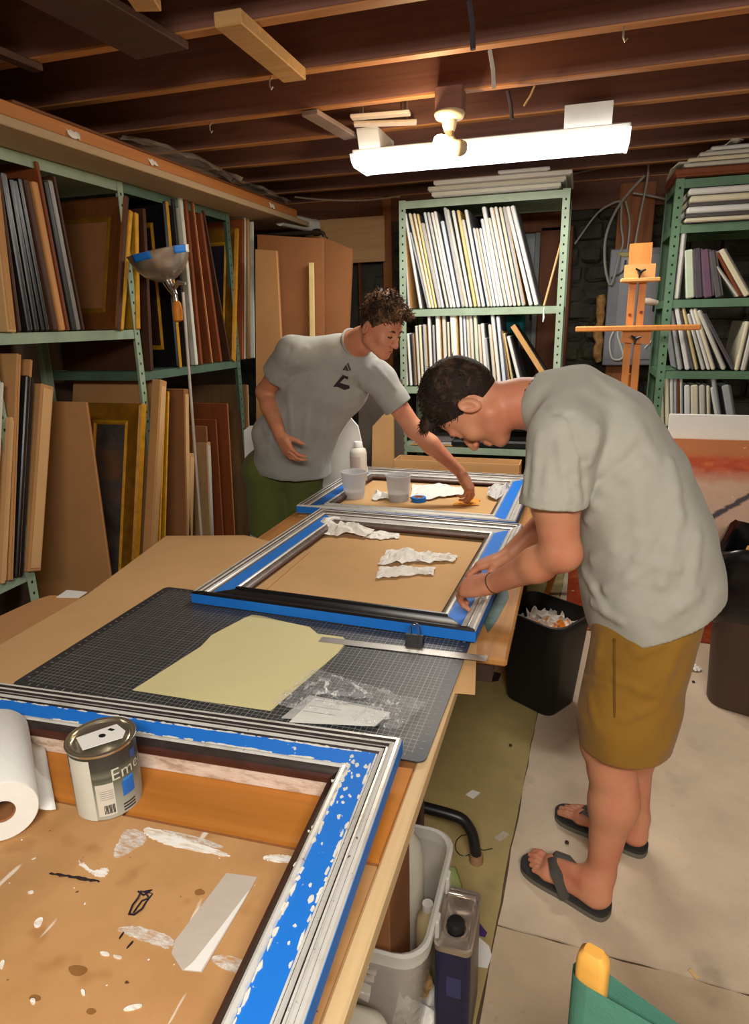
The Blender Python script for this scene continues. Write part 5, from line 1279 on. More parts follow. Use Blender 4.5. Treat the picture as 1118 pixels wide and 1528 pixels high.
# ---------------------------------------------------------------- under the near table
tote = clearmat('clear_tote_plastic', (214, 212, 204), .25, .38)
x0, x1, y0, y1, h = -.66, -.225, .985, 1.345, .35
cxt, cyt = (x0+x1)/2, (y0+y1)/2
base = rrect(0, 0, (x1-x0)/2, (y1-y0)/2, .06)
t = thing('storage_tote', (cxt, cyt, 0), 'clear plastic storage tote under the table edge, filled with bottles and boxes', 'tote')
b = MB(); loft(b, [ring(base, .002, .86, (cxt, cyt)), ring(base, .012, .89, (cxt, cyt)), ring(base, h, .985, (cxt, cyt)), ring(base, h, .965, (cxt, cyt)), ring(base, .014, .87, (cxt, cyt))], cap1=True)
b.build('tote_wall', tote, t, 40)
b = MB(); loft(b, [ring(base, h-.03, .985, (cxt, cyt)), ring(base, h-.03, 1.02, (cxt, cyt)), ring(base, h+.002, 1.03, (cxt, cyt)), ring(base, h+.006, 1.0, (cxt, cyt)), ring(base, h+.002, .97, (cxt, cyt))], cap0=False)
b.build('rim', clearmat('clear_tote_rim', (224, 222, 214), .25, .6), t, 40)
for yy in (cyt-.06, cyt+.06):
    MB().box((x1+.006, yy, h-.03), (.012, .03, .05), .004).build('rim_lug', clearmat('clear_tote_rim', (224, 222, 214), .25, .6), t)
def carton(name, label, x0, x1, y0, y1, z0, z1, m, tape=kraft2):
    t = thing(name, ((x0+x1)/2, (y0+y1)/2, z0), label, 'carton')
    MB().box(((x0+x1)/2, (y0+y1)/2, (z0+z1)/2), (x1-x0, y1-y0, z1-z0), .003).build('carton_wall', m, t)
    for s_ in (-1, 1): MB().box(((x0+x1)/2, (y0+y1)/2+s_*(y1-y0)/4, z1+.0014), (x1-x0-.004, (y1-y0)/2-.003, .0026)).build('flap', m, t)
    return t
tc = carton('tall_carton', 'tall brown carton with black handwriting standing in the clear tote', -.44, -.315, 1.06, 1.24, .016, .50, kraft3)
b = MB(); r2 = random.Random(6)
for i in range(9):
    y_ = 1.08+.016*i; P = [Vector((-.3142, y_+.010*r2.random(), .44+.035*r2.random())) for _ in range(4)]
    b.tube(P, .0013, 4)
o = b.build('handwriting', blackp, tc); o['kind'] = 'stuff'
def jug(name, label, c, r, h, m, neck=.4, capm=white, cat='bottle'):
    t = thing(name, c, label, cat); c = Vector(c)
    MB().lathe([(0, 0), (r*.94, 0), (r, r*.12), (r, h*.68), (r*.82, h*.82), (r*neck, h*.9), (r*neck, h*.94)], c, 24).build('bottle_body', m, t, 50)
    MB().lathe([(r*neck*1.12, h*.92), (r*neck*1.12, h), (0, h)], c, 18).build('cap', capm, t, 50)
    return t
milk = mat('milky_jug', (206, 200, 184), .4, 0, .06)
jug('white_jug', 'white plastic bottle at the back of the clear tote, nearest the table leg', (-.335, 1.292, .016), .042, .40, milk)
jug('white_jug', 'cream plastic bottle in the clear tote between carton and rim', (-.268, 1.23, .016), .03, .22, mat('cream_bottle', (206, 188, 142), .5))
crumple('paper_scrap', 'crumpled brown paper at the front of the clear tote', (-.275, 1.10, .12), .045, mat('brown_paper_wad', (150, 116, 70), .8), 61, 'paper', None, .9)
crumple('paper_scrap', 'pale paper lining the floor of the clear tote under the brown paper', (-.28, 1.12, .02), .07, paper, 62, 'paper', None, .8)
# white flat jugs in front of the tote
t = thing('white_container', (-.40, .83, 0), 'large milky white plastic container standing before the clear tote, bottom of the photo', 'container')
bs_ = rrect(0, 0, .13, .10, .035)
b = MB(); loft(b, [ring(bs_, .002, .95, (-.40, .83)), ring(bs_, .01, 1, (-.40, .83)), ring(bs_, .25, 1, (-.40, .83)), ring(bs_, .275, .93, (-.40, .83)), ring(bs_, .285, .75, (-.40, .83))], cap1=True)
b.build('container_wall', mat('milky_container', (214, 208, 190), .35, 0, .04), t, 50)
MB().lathe([(.026, .28), (.026, .305), (.022, .31), (0, .31)], (-.33, .80, 0), 20).build('screw_cap', white, t, 50)
MB().tube([(-.47, .84, .275), (-.465, .84, .31), (-.42, .84, .315), (-.40, .84, .28)], .012, 10).build('handle', mat('milky_container', (214, 208, 190), .35), t, True)
film('plastic_wrap', 'crumpled clear film between the milky container and the clear tote', [((-.40, .95, .285), .16, .07, .035)])
tag(MB().lathe([(0, 0), (.022, 0), (.024, .004), (.024, .024), (.02, .028), (0, .028)], (-.46, .73, .002), 20).build('bottle_lid', black, None, True), 'loose black cap on the floor by the milky container', 'cap')
# navy tin
x0, x1, y0, y1, h = -.252, -.155, 1.075, 1.232, .30
x0, x1 = -.221, -.140
cn = ((x0+x1)/2, (y0+y1)/2)
t = thing('navy_tin', (*cn, 0), 'navy blue rectangular tin with shiny metal top and black cap beside the tote', 'can')
bs_ = rrect(0, 0, (x1-x0)/2, (y1-y0)/2, .014)
b = MB(); loft(b, [ring(bs_, .002, 1, cn), ring(bs_, h-.014, 1, cn)], cap0=True, cap1=True); b.build('tin_wall', mat('navy_enamel', (34, 34, 66), .3, 0, .06), t, 40)
sv = mat('shiny_tin_top', (190, 178, 166), .2, .75, .06)
b = MB(); loft(b, [ring(bs_, h-.014, 1.03, cn), ring(bs_, h, 1.04, cn), ring(bs_, h, .96, cn), ring(bs_, h-.007, .93, cn), ring(bs_, h-.006, .80, cn), ring(bs_, h-.002, .72, cn)], cap0=False, cap1=True); b.build('tin_top', sv, t, 40)
MB().lathe([(.030, h-.006), (.028, h+.003), (.023, h+.004), (.021, h-.001)], (cn[0], y0+.048, 0), 24).build('spout_ring', sv, t, 40)
MB().lathe([(.020, h-.004), (.020, h+.020), (.017, h+.024), (0, h+.024)], (cn[0], y0+.048, 0), 20).build('cap', black, t, 50)
MB().tube([(cn[0]-.03, y1-.025, h-.004), (cn[0]-.03, y1-.028, h+.012), (cn[0]+.03, y1-.028, h+.012), (cn[0]+.03, y1-.025, h-.004)], .006, 8).build('handle', sv, t, True)
MB().box((cn[0]+.005, y0-.0004, .19), (.032, .001, .055)).build('label_patch', mat('navy_label_patch', (56, 58, 104), .4), t)
b = MB(); r2 = random.Random(15)
gc = Vector((-.262, 1.47, 0))
b.lathe([(0, 0), (.04, .0), (.044, .03), (.036, .07), (.024, .10), (.010, .11)], gc, 14)
b.v = [p+Vector((r2.uniform(-.006, .006), r2.uniform(-.006, .006), r2.uniform(0, .004))) for p in b.v]
tag(b.build('green_bag', clearmat('green_film', (170, 190, 120), .3, .6), None, True), 'pale green plastic bag on the floor under the table edge', 'bag')
b = MB(); p = oz(694, 1262, .004)
b.tube([p+Vector((.03*math.cos(i*.55), .045*math.sin(i*.55), .002)) for i in range(13)], .0015, 5)
b.tube([p+Vector((.03, .0, .002)), p+Vector((.06, -.005, .002)), p+Vector((.085, .01, .002))], .0015, 5)
tag(b.build('loose_wire', black, None, True), 'thin black wire loop on the floor by the bent table leg', 'wire')

# ---------------------------------------------------------------- litter on the floor
def flat(name, label, q, m, cat='scrap', th=.0015, z=.0012):
    return sheet(name, label, ccw(zp(q, z)), z, th, m, cat)
flat('paper_scrap', 'small white paper square on the olive floor under the table', [(695, 1186), (705, 1179), (717, 1183), (706, 1192)], paper, 'paper')
flat('plastic_scrap', 'clear plastic scrap on the olive floor right of the bent leg', [(738, 1250), (752, 1240), (760, 1246), (746, 1256)], clearmat('scrap_film', (220, 210, 190), .3, .4), 'scrap')
flat('purple_scrap', 'purple scrap on the floor beside the navy tin', [(707, 1382), (716, 1378), (727, 1392), (724, 1399), (708, 1394)], mat('purple_card', (70, 44, 104), .6), 'scrap')
flat('torn_paper', 'torn white paper on the floor right of the navy tin', [(700, 1402), (716, 1400), (730, 1412), (734, 1426), (728, 1445), (708, 1442), (700, 1424)], white, 'paper')
flat('torn_paper', 'white sheet with red print under the navy tin edge', [(694, 1458), (704, 1446), (702, 1500), (690, 1528)], mat('dirty_white_paper', (206, 196, 184), .7), 'paper')
flat('wood_chip', 'small pale wood chip lying by the floor crack', [(1027, 1449), (1032, 1446), (1044, 1460), (1039, 1463)], mat('pale_chip', (226, 190, 140), .7), 'chip', .004)
crumple('paper_scrap', 'small white crumple on the concrete left of the trash can', oz(1034, 998, .002), .035, paper, 71, 'paper', None, .5)
flat('stick', 'short dark red stick on the floor behind the mustard shorts', [(1035, 958), (1052, 950), (1053, 954), (1038, 962)], mat('dark_red_stick', (90, 34, 24), .7), 'stick', .006)
flat('dark_scrap', 'dark scrap on the floor left of the waste bin', [(725, 1010), (736, 1003), (748, 1006), (744, 1016), (730, 1018)], mat('dark_purple_scrap', (44, 26, 34), .7), 'scrap', .004)
for i, (px, py) in enumerate(((762, 1113), (846, 1258), (1035, 1018), (935, 1090))):
    p = oz(px, py, .002)
    tag(MB().lathe([(0, 0), (.007, .001), (.006, .006), (0, .009)], p, 7).build('grit_crumb', mat('dark_grit', (60, 48, 40), .9)), ('dark crumb on the olive floor in front of the waste bin', 'dark crumb between the two sandals', 'dark crumb on the concrete below the white crumple', 'dark crumb on the concrete beside the mustard shorts')[i], 'crumb')

# ---------------------------------------------------------------- director's chair at the bottom right corner
A = oz(884, 1452, .83); B = oz(1030, 1538, .83); d = (B-A); d.z = 0; d.normalize(); Wc = .52
A2 = A+d*Wc; nrm = Vector((-d.y, d.x, 0))
if nrm.y > 0: nrm = -nrm
cw = mat('oiled_chair_wood', (226, 166, 76), .45, 0, .1, 6)
gcv = mat('green_chair_canvas', (74, 128, 110), .85, 0, .08, 30, bump=.2, bs=300)
t = thing('directors_chair', ((A.x+A2.x)/2, (A.y+A2.y)/2, 0), 'green canvas folding chair with wooden posts at the bottom right corner', 'chair')
for p in (A, A2):
    b = MB(); base_ = Vector((p.x, p.y, .45)); rr_ = rrect(0, 0, .019, .013, .008, 3)
    ang = math.atan2(d.y, d.x)
    rs = []
    for z_, s_ in ((.45, 1), (.845, 1), (.858, .9), (.865, .6)):
        rs.append([Vector((p.x+s_*(q[0]*math.cos(ang)-q[1]*math.sin(ang)), p.y+s_*(q[0]*math.sin(ang)+q[1]*math.cos(ang)), z_)) for q in rr_])
    loft(b, rs, cap0=True, cap1=True); b.build('back_post', cw, t, 40)
b = MB()
def sl(u, v):
    p = A.lerp(A2, u); sag = .02*math.sin(math.pi*u)
    return Vector((p.x, p.y, .826-.18*v-.006*math.sin(math.pi*u)))+nrm*(.0+sag-.017)
b.grid(sl, 12, 4)
b2 = MB().grid(lambda u, v: sl(u, v)+nrm*(.034-.03*math.sin(math.pi*min(1, max(0, u)))), 12, 4)
b.join(b2)
# sleeve round each post
for u0, sg in ((0, -1), (1, 1)):
    def sv_(a_, v, u0=u0, sg=sg):
        p = sl(u0, v)+nrm*.017; an = math.pi*a_
        return p+nrm*(-.017*math.cos(an))+d*(sg*.024*math.sin(an))
    b.grid(sv_, 8, 4)
b.build('canvas_back', gcv, t, 40)
fd = nrm   # towards the front of the seat
for s_, p in ((0, A), (1, A2)):
    b = MB().box(p+fd*.20+Vector((0, 0, .62-p.z)), (.06, .46, .022), .006, Matrix((d, fd, (0, 0, 1))).transposed()); b.build('armrest', cw, t)
    MB().tube([Vector((p.x, p.y, .64)), Vector((p.x, p.y, .40))], .014, 8).build('arm_post', cw, t)
    q = p+fd*.40
    MB().tube([Vector((q.x, q.y, .63)), Vector((q.x, q.y, .40))], .014, 8).build('arm_post', cw, t)
    MB().tube([Vector((p.x, p.y, .42))-fd*.02, Vector((q.x, q.y, .42))+fd*.03], .016, 8).build('seat_rail', cw, t)
    o_ = A2 if s_ == 0 else A
    for f_ in (.02, .38):
        a_, b_ = p+fd*f_, o_+fd*(f_+.012*(1 if s_ else -1))
        MB().tube([Vector((a_.x, a_.y, .40)), Vector((b_.x, b_.y, .03))], .014, 8).build('cross_leg', cw, t)
    MB().box(p+fd*.20+Vector((0, 0, .014-p.z)), (.035, .46, .026), .005, Matrix((d, fd, (0, 0, 1))).transposed()).build('foot_rail', cw, t)
b = MB().grid(lambda u, v: Vector((A.x, A.y, .438-.03*math.sin(math.pi*u)))+d*(Wc*u)+fd*(.0+.40*v), 10, 4)
b.build('canvas_seat', gcv, t, True, .003)

# ---------------------------------------------------------------- clamp lamp on its thin stand
yl = 2.60
p = oy(243, 398, yl)
t = thing('clamp_lamp', (p.x, p.y, 0), 'metal bowl clamp lamp patched with blue tape on a thin pole by the racks', 'lamp')
tilt = Matrix.Rotation(R(-9), 3, 'Y') @ Matrix.Rotation(R(8), 3, 'X')
rb = .132
pr_ = [(.020, -.062), (.045, -.054), (.085, -.028), (.112, .004), (.126, .040), (rb, .062), (rb+.003, .064), (rb-.002, .060), (.122, .040), (.108, .006), (.082, -.025), (.044, -.050), (.020, -.056)]
MB().lathe(pr_, p, 36, tilt).build('reflector', mat('tarnished_aluminium', (186, 176, 164), .32, .8, .25, 8), t, 60)
for a0, a1, m_ in ((-112, -72, bluetape), (-28, 4, bluetape), (4, 24, white)):
    b = MB()
    b.grid(lambda u, v: p+tilt@Vector(((.1275+.0062*v-.006*(1-v)*v)*math.cos(R(a0+(a1-a0)*u)), (.1275+.0062*v)*math.sin(R(a0+(a1-a0)*u)), .034+.030*v)), 8, 3)
    b.build('tape_patch', m_, t, True, .0015)
s0 = p+tilt@Vector((0, 0, -.06)); q = oy(262, 440, yl); hd = oy(264, 452, yl); he = oy(266, 478, yl)
MB().tube([s0, s0.lerp(q, .6), q], [.022, .019, .012], 14).build('socket', chrome, t, 50)
MB().tube([q+Vector((-.01, 0, .02)), q+Vector((.02, 0, .05)), q+Vector((.055, 0, .045))], [.008, .012, .006], 8).build('clamp_jaw', chrome, t, 50)
MB().tube([q, hd], .008, 8).build('clamp_shank', chrome, t, 50)
MB().tube([hd+Vector((0, 0, .008)), hd, hd.lerp(he, .4), he, he+Vector((.001, 0, -.006))], [.010, .017, .022, .020, .010], 16).build('grip', mat('orange_grip', (214, 130, 30), .5, 0, .15, 15), t, 50)
pa, pb = oy(273, 436, yl), oy(300, 790, yl)
d_ = (pb-pa); pf = pb+d_*((.005-pb.z)/d_.z)
MB().tube([pa, pf], .0065, 10).build('pole', mat('white_enamel_pole', (196, 186, 174), .35, .2), t, True)
MB().lathe([(0, 0), (.10, 0), (.10, .008), (.02, .02), (.010, .03)], (pf.x, pf.y, .002), 24).build('pole_base', black, t, 50)

# ---------------------------------------------------------------- white board and cartons behind the reaching person
def upright(name, label, quad, y, th, m, cat, m2):
    pts = [oy(*q, y) for q in quad]
    lo_ = [p for p in pts]
    t = thing(name, (pts[0].x, y, 0), label, cat)
    MB().prism(lo_, [p+Vector((0, th*.6, 0)) for p in lo_]).build('front_sheet', m, t)
    c = sum(lo_, Vector())/len(lo_)
    sh = [c+(p-c)*.985+Vector((0, th*.6, 0)) for p in lo_]
    MB().prism(sh, [p+Vector((0, th*.4, 0)) for p in sh]).build('back_sheet', m2, t)
    return t
yb = 3.42
zf = [oy(548, 780, yb), oy(372, 780, yb)]
def fl0(p): return (p.x, p.y, .003)
pts = [Vector(fl0(zf[1])), Vector(fl0(zf[0])), oy(548, 700, yb), oy(534, 636, yb), oy(520, 620, yb), oy(372, 636, yb), oy(364, 642, yb), oy(366, 700, yb)]
t = thing('white_board', (pts[0].x, yb, 0), 'white board with rounded corner standing behind the reaching person', 'board')
MB().prism(pts, [p+Vector((0, .01, 0)) for p in pts]).build('front_sheet', mat('white_foam', (236, 236, 232), .6), t)
MB().prism([p+Vector((0, .01, 0)) for p in pts], [p+Vector((0, .014, 0)) for p in pts]).build('back_sheet', CV['g'], t)
corner([(556, 636), (586, 604), (588, 700), (548, 700)], 3.80, .04, kraft2, 'open kraft carton standing just left of the back rack', 'flat_carton')
corner([(536, 566), (600, 566), (606, 700), (528, 700)], 3.88, .012, mat('dark_grey_board', (92, 84, 76), .8), 'grey brown board behind the open kraft carton, left of the back rack', 'grey_board')
# ---------------------------------------------------------------- people: smooth implicit bodies turned into one continuous mesh each
class SDF:
    def __init__(s): s.p = []
    def cap(s, a, b, ra, rb=None, k=.015, lat=None, sc=1.0, sub=False):
        a, b = np.array(a, float), np.array(b, float); rb = ra if rb is None else rb
        s.p.append(('c', a, b, ra, rb, k, None if lat is None else np.array(Vector(lat).normalized()), sc, sub)); return s
    def chain(s, pts, rs, k=.015, lat=None, sc=None):
        for i in range(len(pts)-1):
            s.cap(pts[i], pts[i+1], rs[i], rs[i+1], k, lat, 1.0 if sc is None else sc)
        return s
    def ell(s, c, ax, r, k=.015, sub=False):
        s.p.append(('e', np.array(c, float), np.array([list(a) for a in ax], float), np.array(r, float), 0, k, None, 1, sub)); return s
    def cut(s, p, n, k=.004):
        s.p.append(('h', np.array(p, float), np.array(Vector(n).normalized()), 0, 0, k, None, 1, True)); return s
    def __call__(s, P):
        d = np.full(len(P), .5)
        for t, a, b, ra, rb, k, lat, sc, sub in s.p:
            if t == 'c':
                ctr = (a+b)/2; rad = np.linalg.norm(b-a)/2+max(ra, rb)*max(1, sc)+.07
                idx = np.flatnonzero(((P-ctr)**2).sum(1) < rad*rad)
                if not len(idx): continue
                q = P[idx]-a; ba = b-a
                if lat is not None and sc != 1:
                    q = q-np.outer((q@lat)*(1-1/sc), lat); ba = ba-lat*(ba@lat)*(1-1/sc)
                h = np.clip((q@ba)/max(1e-9, ba@ba), 0, 1)
                di = np.linalg.norm(q-h[:, None]*ba, axis=1)-(ra+(rb-ra)*h)
            elif t == 'e':
                rad = ra.max()+.07
                idx = np.flatnonzero(((P-a)**2).sum(1) < rad*rad)
                if not len(idx): continue
                q = (P[idx]-a)@b.T
                k0 = np.linalg.norm(q/ra, axis=1); k1 = np.linalg.norm(q/(ra*ra), axis=1)+1e-9
                di = k0*(k0-1)/k1
            else:
                idx = np.arange(len(P)); di = -((P-a)@b)
            o = d[idx]
            if sub:
                m = -di; h = np.clip(.5-.5*(o-m)/k, 0, 1); d[idx] = o*(1-h)+m*h+k*h*(1-h)
            else:
                h = np.clip(.5+.5*(o-di)/k, 0, 1); d[idx] = o*(1-h)+di*h-k*h*(1-h)
        return d
def polygonise(f, lo, hi, h):
    lo = np.array(lo, float); n = np.ceil((np.array(hi)-lo)/(4*h)).astype(int)+1
    cg = np.stack(np.meshgrid(*[lo[i]+4*h*np.arange(n[i]) for i in range(3)], indexing='ij'), -1)
    cv = f(cg.reshape(-1, 3)).reshape(n)
    V = np.repeat(np.repeat(np.repeat(cv, 4, 0), 4, 1), 4, 2).astype(np.float32)
    act = np.repeat(np.repeat(np.repeat(np.abs(cv) < 9*h, 4, 0), 4, 1), 4, 2)
    # node index i sits at lo+h*(i-2+.5): block-centred on its coarse node
    I = np.argwhere(act)
    V[act] = f(lo+h*(I-1.5))
    V[0], V[-1] = 1, 1; V[:, 0], V[:, -1] = 1, 1; V[:, :, 0], V[:, :, -1] = 1, 1
    S = V < 0
    C = np.zeros(np.array(V.shape)-1, np.int8)
    off = [(i, j, k_) for i in (0, 1) for j in (0, 1) for k_ in (0, 1)]
    sx, sy, sz = C.shape
    for i, j, k_ in off: C += S[i:i+sx, j:j+sy, k_:k_+sz]
    cells = np.argwhere((C > 0) & (C < 8))
    cv8 = np.stack([V[cells[:, 0]+i, cells[:, 1]+j, cells[:, 2]+k_] for i, j, k_ in off], 1)
    pos = np.zeros((len(cells), 3)); cnt = np.zeros(len(cells))
    for a in range(8):
        for b in range(a+1, 8):
            dlt = np.array(off[b])-np.array(off[a])
            if np.abs(dlt).sum() != 1: continue
            va, vb = cv8[:, a], cv8[:, b]; m = (va < 0) != (vb < 0)
            t = np.where(m, va/np.where(m, va-vb, 1), 0)
            pos[m] += (np.array(off[a])+t[:, None]*dlt)[m]; cnt[m] += 1
    verts = lo+h*(cells-1.5+pos/cnt[:, None])
    ix = np.full(C.shape, -1, np.int32); ix[tuple(cells.T)] = np.arange(len(cells))
    F = []
    for ax in range(3):
        u, v = (ax+1) % 3, (ax+2) % 3
        sl0 = [slice(1, -1)]*3; sl1 = [slice(1, -1)]*3; sl0[ax] = slice(0, -1); sl1[ax] = slice(1, None)
        A, B = S[tuple(sl0)], S[tuple(sl1)]
        e = np.argwhere(A != B)
        g_ = e.copy(); g_[:, u] += 1; g_[:, v] += 1
        du = np.zeros(3, int); dv = np.zeros(3, int); du[u] = 1; dv[v] = 1
        q = np.stack([ix[tuple((g_-du-dv).T)], ix[tuple((g_-dv).T)], ix[tuple(g_.T)], ix[tuple((g_-du).T)]], 1)
        fl_ = ~A[tuple(e.T)]
        q[fl_] = q[fl_][:, ::-1]
        F.append(q)
    F = np.concatenate(F); F = F[(F >= 0).all(1)]
    return verts, F
def sdf_mesh(name, f, lo, hi, h, m, parent, smooth=2):
    v, F = polygonise(f, lo, hi, h)
    off = np.array(root_loc(parent)) if parent is not None else np.zeros(3)
    me = bpy.data.meshes.new(name)
    me.from_pydata((v-off).tolist(), [], F.tolist())
    me.polygons.foreach_set('use_smooth', [True]*len(me.polygons))
    me.materials.append(m); me.update()
    o = bpy.data.objects.new(name, me); COL.objects.link(o)
    if parent is not None: o.parent = parent
    if smooth:
        md = o.modifiers.new('soften', 'SMOOTH'); md.factor = .5; md.iterations = smooth
    return o
def V3(*a): return np.array(a, float)
def nrm(v): v = np.array(v, float); return v/np.linalg.norm(v)

def hand(S, W, d, n, thumb, curl, s=1.0, tcurl=.5, spread=.10, rw=.026):
    """W wrist, d toward the fingers, n out of the back of the hand, thumb = +-1 side"""
    d = nrm(d); n = nrm(n-np.dot(n, d)*d); t = np.cross(d, n)*thumb
    k = .012
    kn = []
    for i, (o, L) in enumerate(((.030, .088), (.010, .093), (-.010, .089), (-.029, .080))):
        K = W+(d*L+t*o-n*.002*(i != 1))*s; kn.append(K)
        S.cap(W+t*o*.62*s+d*.008, K, .0155*s, .0115*s, k)
    S.ell(W+d*.05*s-n*.006*s, (d, t, n), (.05*s, .038*s, .015*s), .014)
    lens = ((.041, .025, .021), (.045, .028, .022), (.041, .026, .022), (.033, .021, .020))
    for i in range(4):
        p = kn[i]; a = 0.0; fd = nrm(d+t*spread*(1.5-i)*.6)
        for j in range(3):
            a += curl[i][j]
            dr = fd*math.cos(a)-n*math.sin(a)
            q = p+dr*lens[i][j]*s
            S.cap(p, q, (.0096, .0086, .0078)[j]*s, (.0086, .0078, .0068)[j]*s, .003 if j == 0 else .004)
            p = q
    p = W+(d*.022+t*.026-n*.004)*s
    S.cap(W+(d*.012+t*.012-n*.006)*s, p+(d*.02+t*.006)*s, .017*s, .0135*s, .012)
    dr = nrm(d*.75+t*.55-n*.35)
    for j, L in enumerate((.042, .031, .027)):
        q = p+dr*L*s; S.cap(p, q, (.0125, .0108, .0098)[j]*s, (.0108, .0098, .008)[j]*s, .005); p = q
        dr = nrm(dr*math.cos(tcurl*.6)+(-t*.65-n*.45)*math.sin(tcurl*.6))
def head(S, H, U, Fw, s=1.0):
    """H centre of the head at eye height, U crown direction, Fw face direction"""
    U = nrm(U); Fw = nrm(Fw-np.dot(Fw, U)*U); Rt = np.cross(Fw, U); A = (Rt, Fw, U)
    P = lambda x, y, z: H+(Rt*x+Fw*y+U*z)*s
    S.ell(P(0, -.008, .032), A, V3(.074, .096, .092)*s, .02)
    S.ell(P(0, .030, -.030), A, V3(.060, .060, .078)*s, .03)
    for x in (-1, 1):
        S.cap(P(x*.052, .000, -.062), P(x*.018, .066, -.098), .018*s, .016*s, .03)
        S.ell(P(x*.040, .062, -.030), A, V3(.022, .020, .022)*s, .02)
    S.ell(P(0, .072, -.102), A, V3(.022, .018, .016)*s, .015)
    S.cap(P(-.036, .080, .018), P(.036, .080, .018), .011*s, None, .015)
    for x in (-1, 1): S.ell(P(x*.033, .096, -.002), A, V3(.015, .014, .011)*s, .012, True)
    for x in (-1, 1): S.ell(P(x*.032, .0775, -.002), A, V3(.0145, .0125, .0125)*s, .003)
    S.cap(P(0, .088, .008), P(0, .112, -.038), .0085*s, .0120*s, .010)
    for x in (-1, 1): S.ell(P(x*.012, .100, -.041), A, V3(.0085, .011, .008)*s, .006)
    S.cap(P(-.018, .084, -.066), P(.018, .084, -.066), .0075*s, None, .006)
    S.cap(P(-.006, .090, -.065), P(.006, .090, -.065), .0075*s, None, .006)
    S.cap(P(-.013, .088, -.077), P(.013, .088, -.077), .0075*s, None, .006)
    S.cap(P(-.024, .0965, -.0712), P(.024, .0965, -.0712), .0022*s, None, .003, None, 1, True)
    for x in (-1, 1):
        E = P(x*.079, -.014, -.012); ea = (nrm(Rt*x+Fw*-.35), nrm(Fw+Rt*x*.35-U*.15), U)
        S.ell(E, ea, V3(.0085, .019, .031)*s, .006)
        S.ell(E+(Rt*x*.011+Fw*.003+U*.003)*s, ea, V3(.0095, .012, .020)*s, .002, True)
        S.ell(E+(Rt*x*.003+Fw*.010-U*.004)*s, ea, V3(.005, .006, .009)*s, .004)
    return P, A
def foot(S, heel, toe, ankle, side, zs):
    """bare foot on a sole at height zs; side=+1 puts the big toe to the +normal side"""
    f_ = nrm(toe-heel); f_[2] = 0; f_ = nrm(f_); l_ = np.cross(V3(0, 0, 1), f_)*side
    L = np.linalg.norm((toe-heel)[:2])
    P = lambda a, b, c: heel+f_*a*L+l_*b+V3(0, 0, zs-heel[2]+c)
    S.ell(P(.10, 0, .030), (f_, l_, (0, 0, 1)), (.036, .030, .032), .02)
    S.cap(P(.10, 0, .032), ankle, .030, .034, .03)
    S.cap(P(.22, 0, .055), P(.62, .008, .030), .034, .022, .03)
    S.cap(P(.12, -.010, .024), P(.66, -.024, .018), .024, .017, .02)
    S.cap(P(.30, .016, .030), P(.70, .024, .020), .022, .019, .02)
    S.cap(P(.66, -.020, .018), P(.70, .02, .019), .017, None, .02)
    for b0, b1, a1, r in ((.026, .030, .93, .0125), (.008, .010, .95, .0095), (-.008, -.007, .91, .009), (-.021, -.022, .86, .0085), (-.032, -.034, .80, .008)):
        S.cap(P(.70, b0*.9, .017), P(a1-.08, b1, .018), r*1.05, r, .005)
        S.cap(P(a1-.08, b1, .018), P(a1, b1, .012), r, r*.85, .004)
    return P, f_, l_

def skin_mat(name, c, red):
    k = NT(name); n1 = k.noise(k.obj(), 9, 4); n2 = k.noise(k.obj(), 220, 2); c = lin(c); rd = lin(red)
    col = k.mix(k.step(n1, .42, .68), c, rd)
    col = k.mix(k.math('MULTIPLY', n2, .2), col, tuple(x*.7 for x in c))
    k.base(col, .5, 0, .4)
    k.b.inputs['Subsurface Weight'].default_value = .12; k.b.inputs['Subsurface Radius'].default_value = (.012, .005, .003)
    k.bump(n2, .05, .001); return k.m
def cloth_mat(name, c, var=.08):
    k = NT(name); c = lin(c)
    n1 = k.noise(k.obj(), 6, 4); n2 = k.noise(k.obj(), 420, 2)
    col = k.ramp(n1, [(.3, tuple(x*(1-var) for x in c)), (.7, tuple(min(1, x*(1+var)) for x in c))])
    k.base(col, .9, 0, .15); k.bump(k.math('ADD', n2, k.math('MULTIPLY', k.noise(k.obj(), 28, 3), 1.5)), .22, .004)
    k.b.inputs['Sheen Weight'].default_value = .1
    return k.m
def hair_mat(name, dark, light, t0, t1):
    k = NT(name); n1 = k.noise(k.obj(), 38, 4, .7, .5); n2 = k.noise(k.obj(), 9, 2)
    k.base(k.mix(k.step(k.math('ADD', k.math('MULTIPLY', n1, .6), k.math('MULTIPLY', n2, .4)), t0, t1), lin(dark), lin(light)), .7, 0, .2)
    k.bump(n1, .8, .008); return k.m
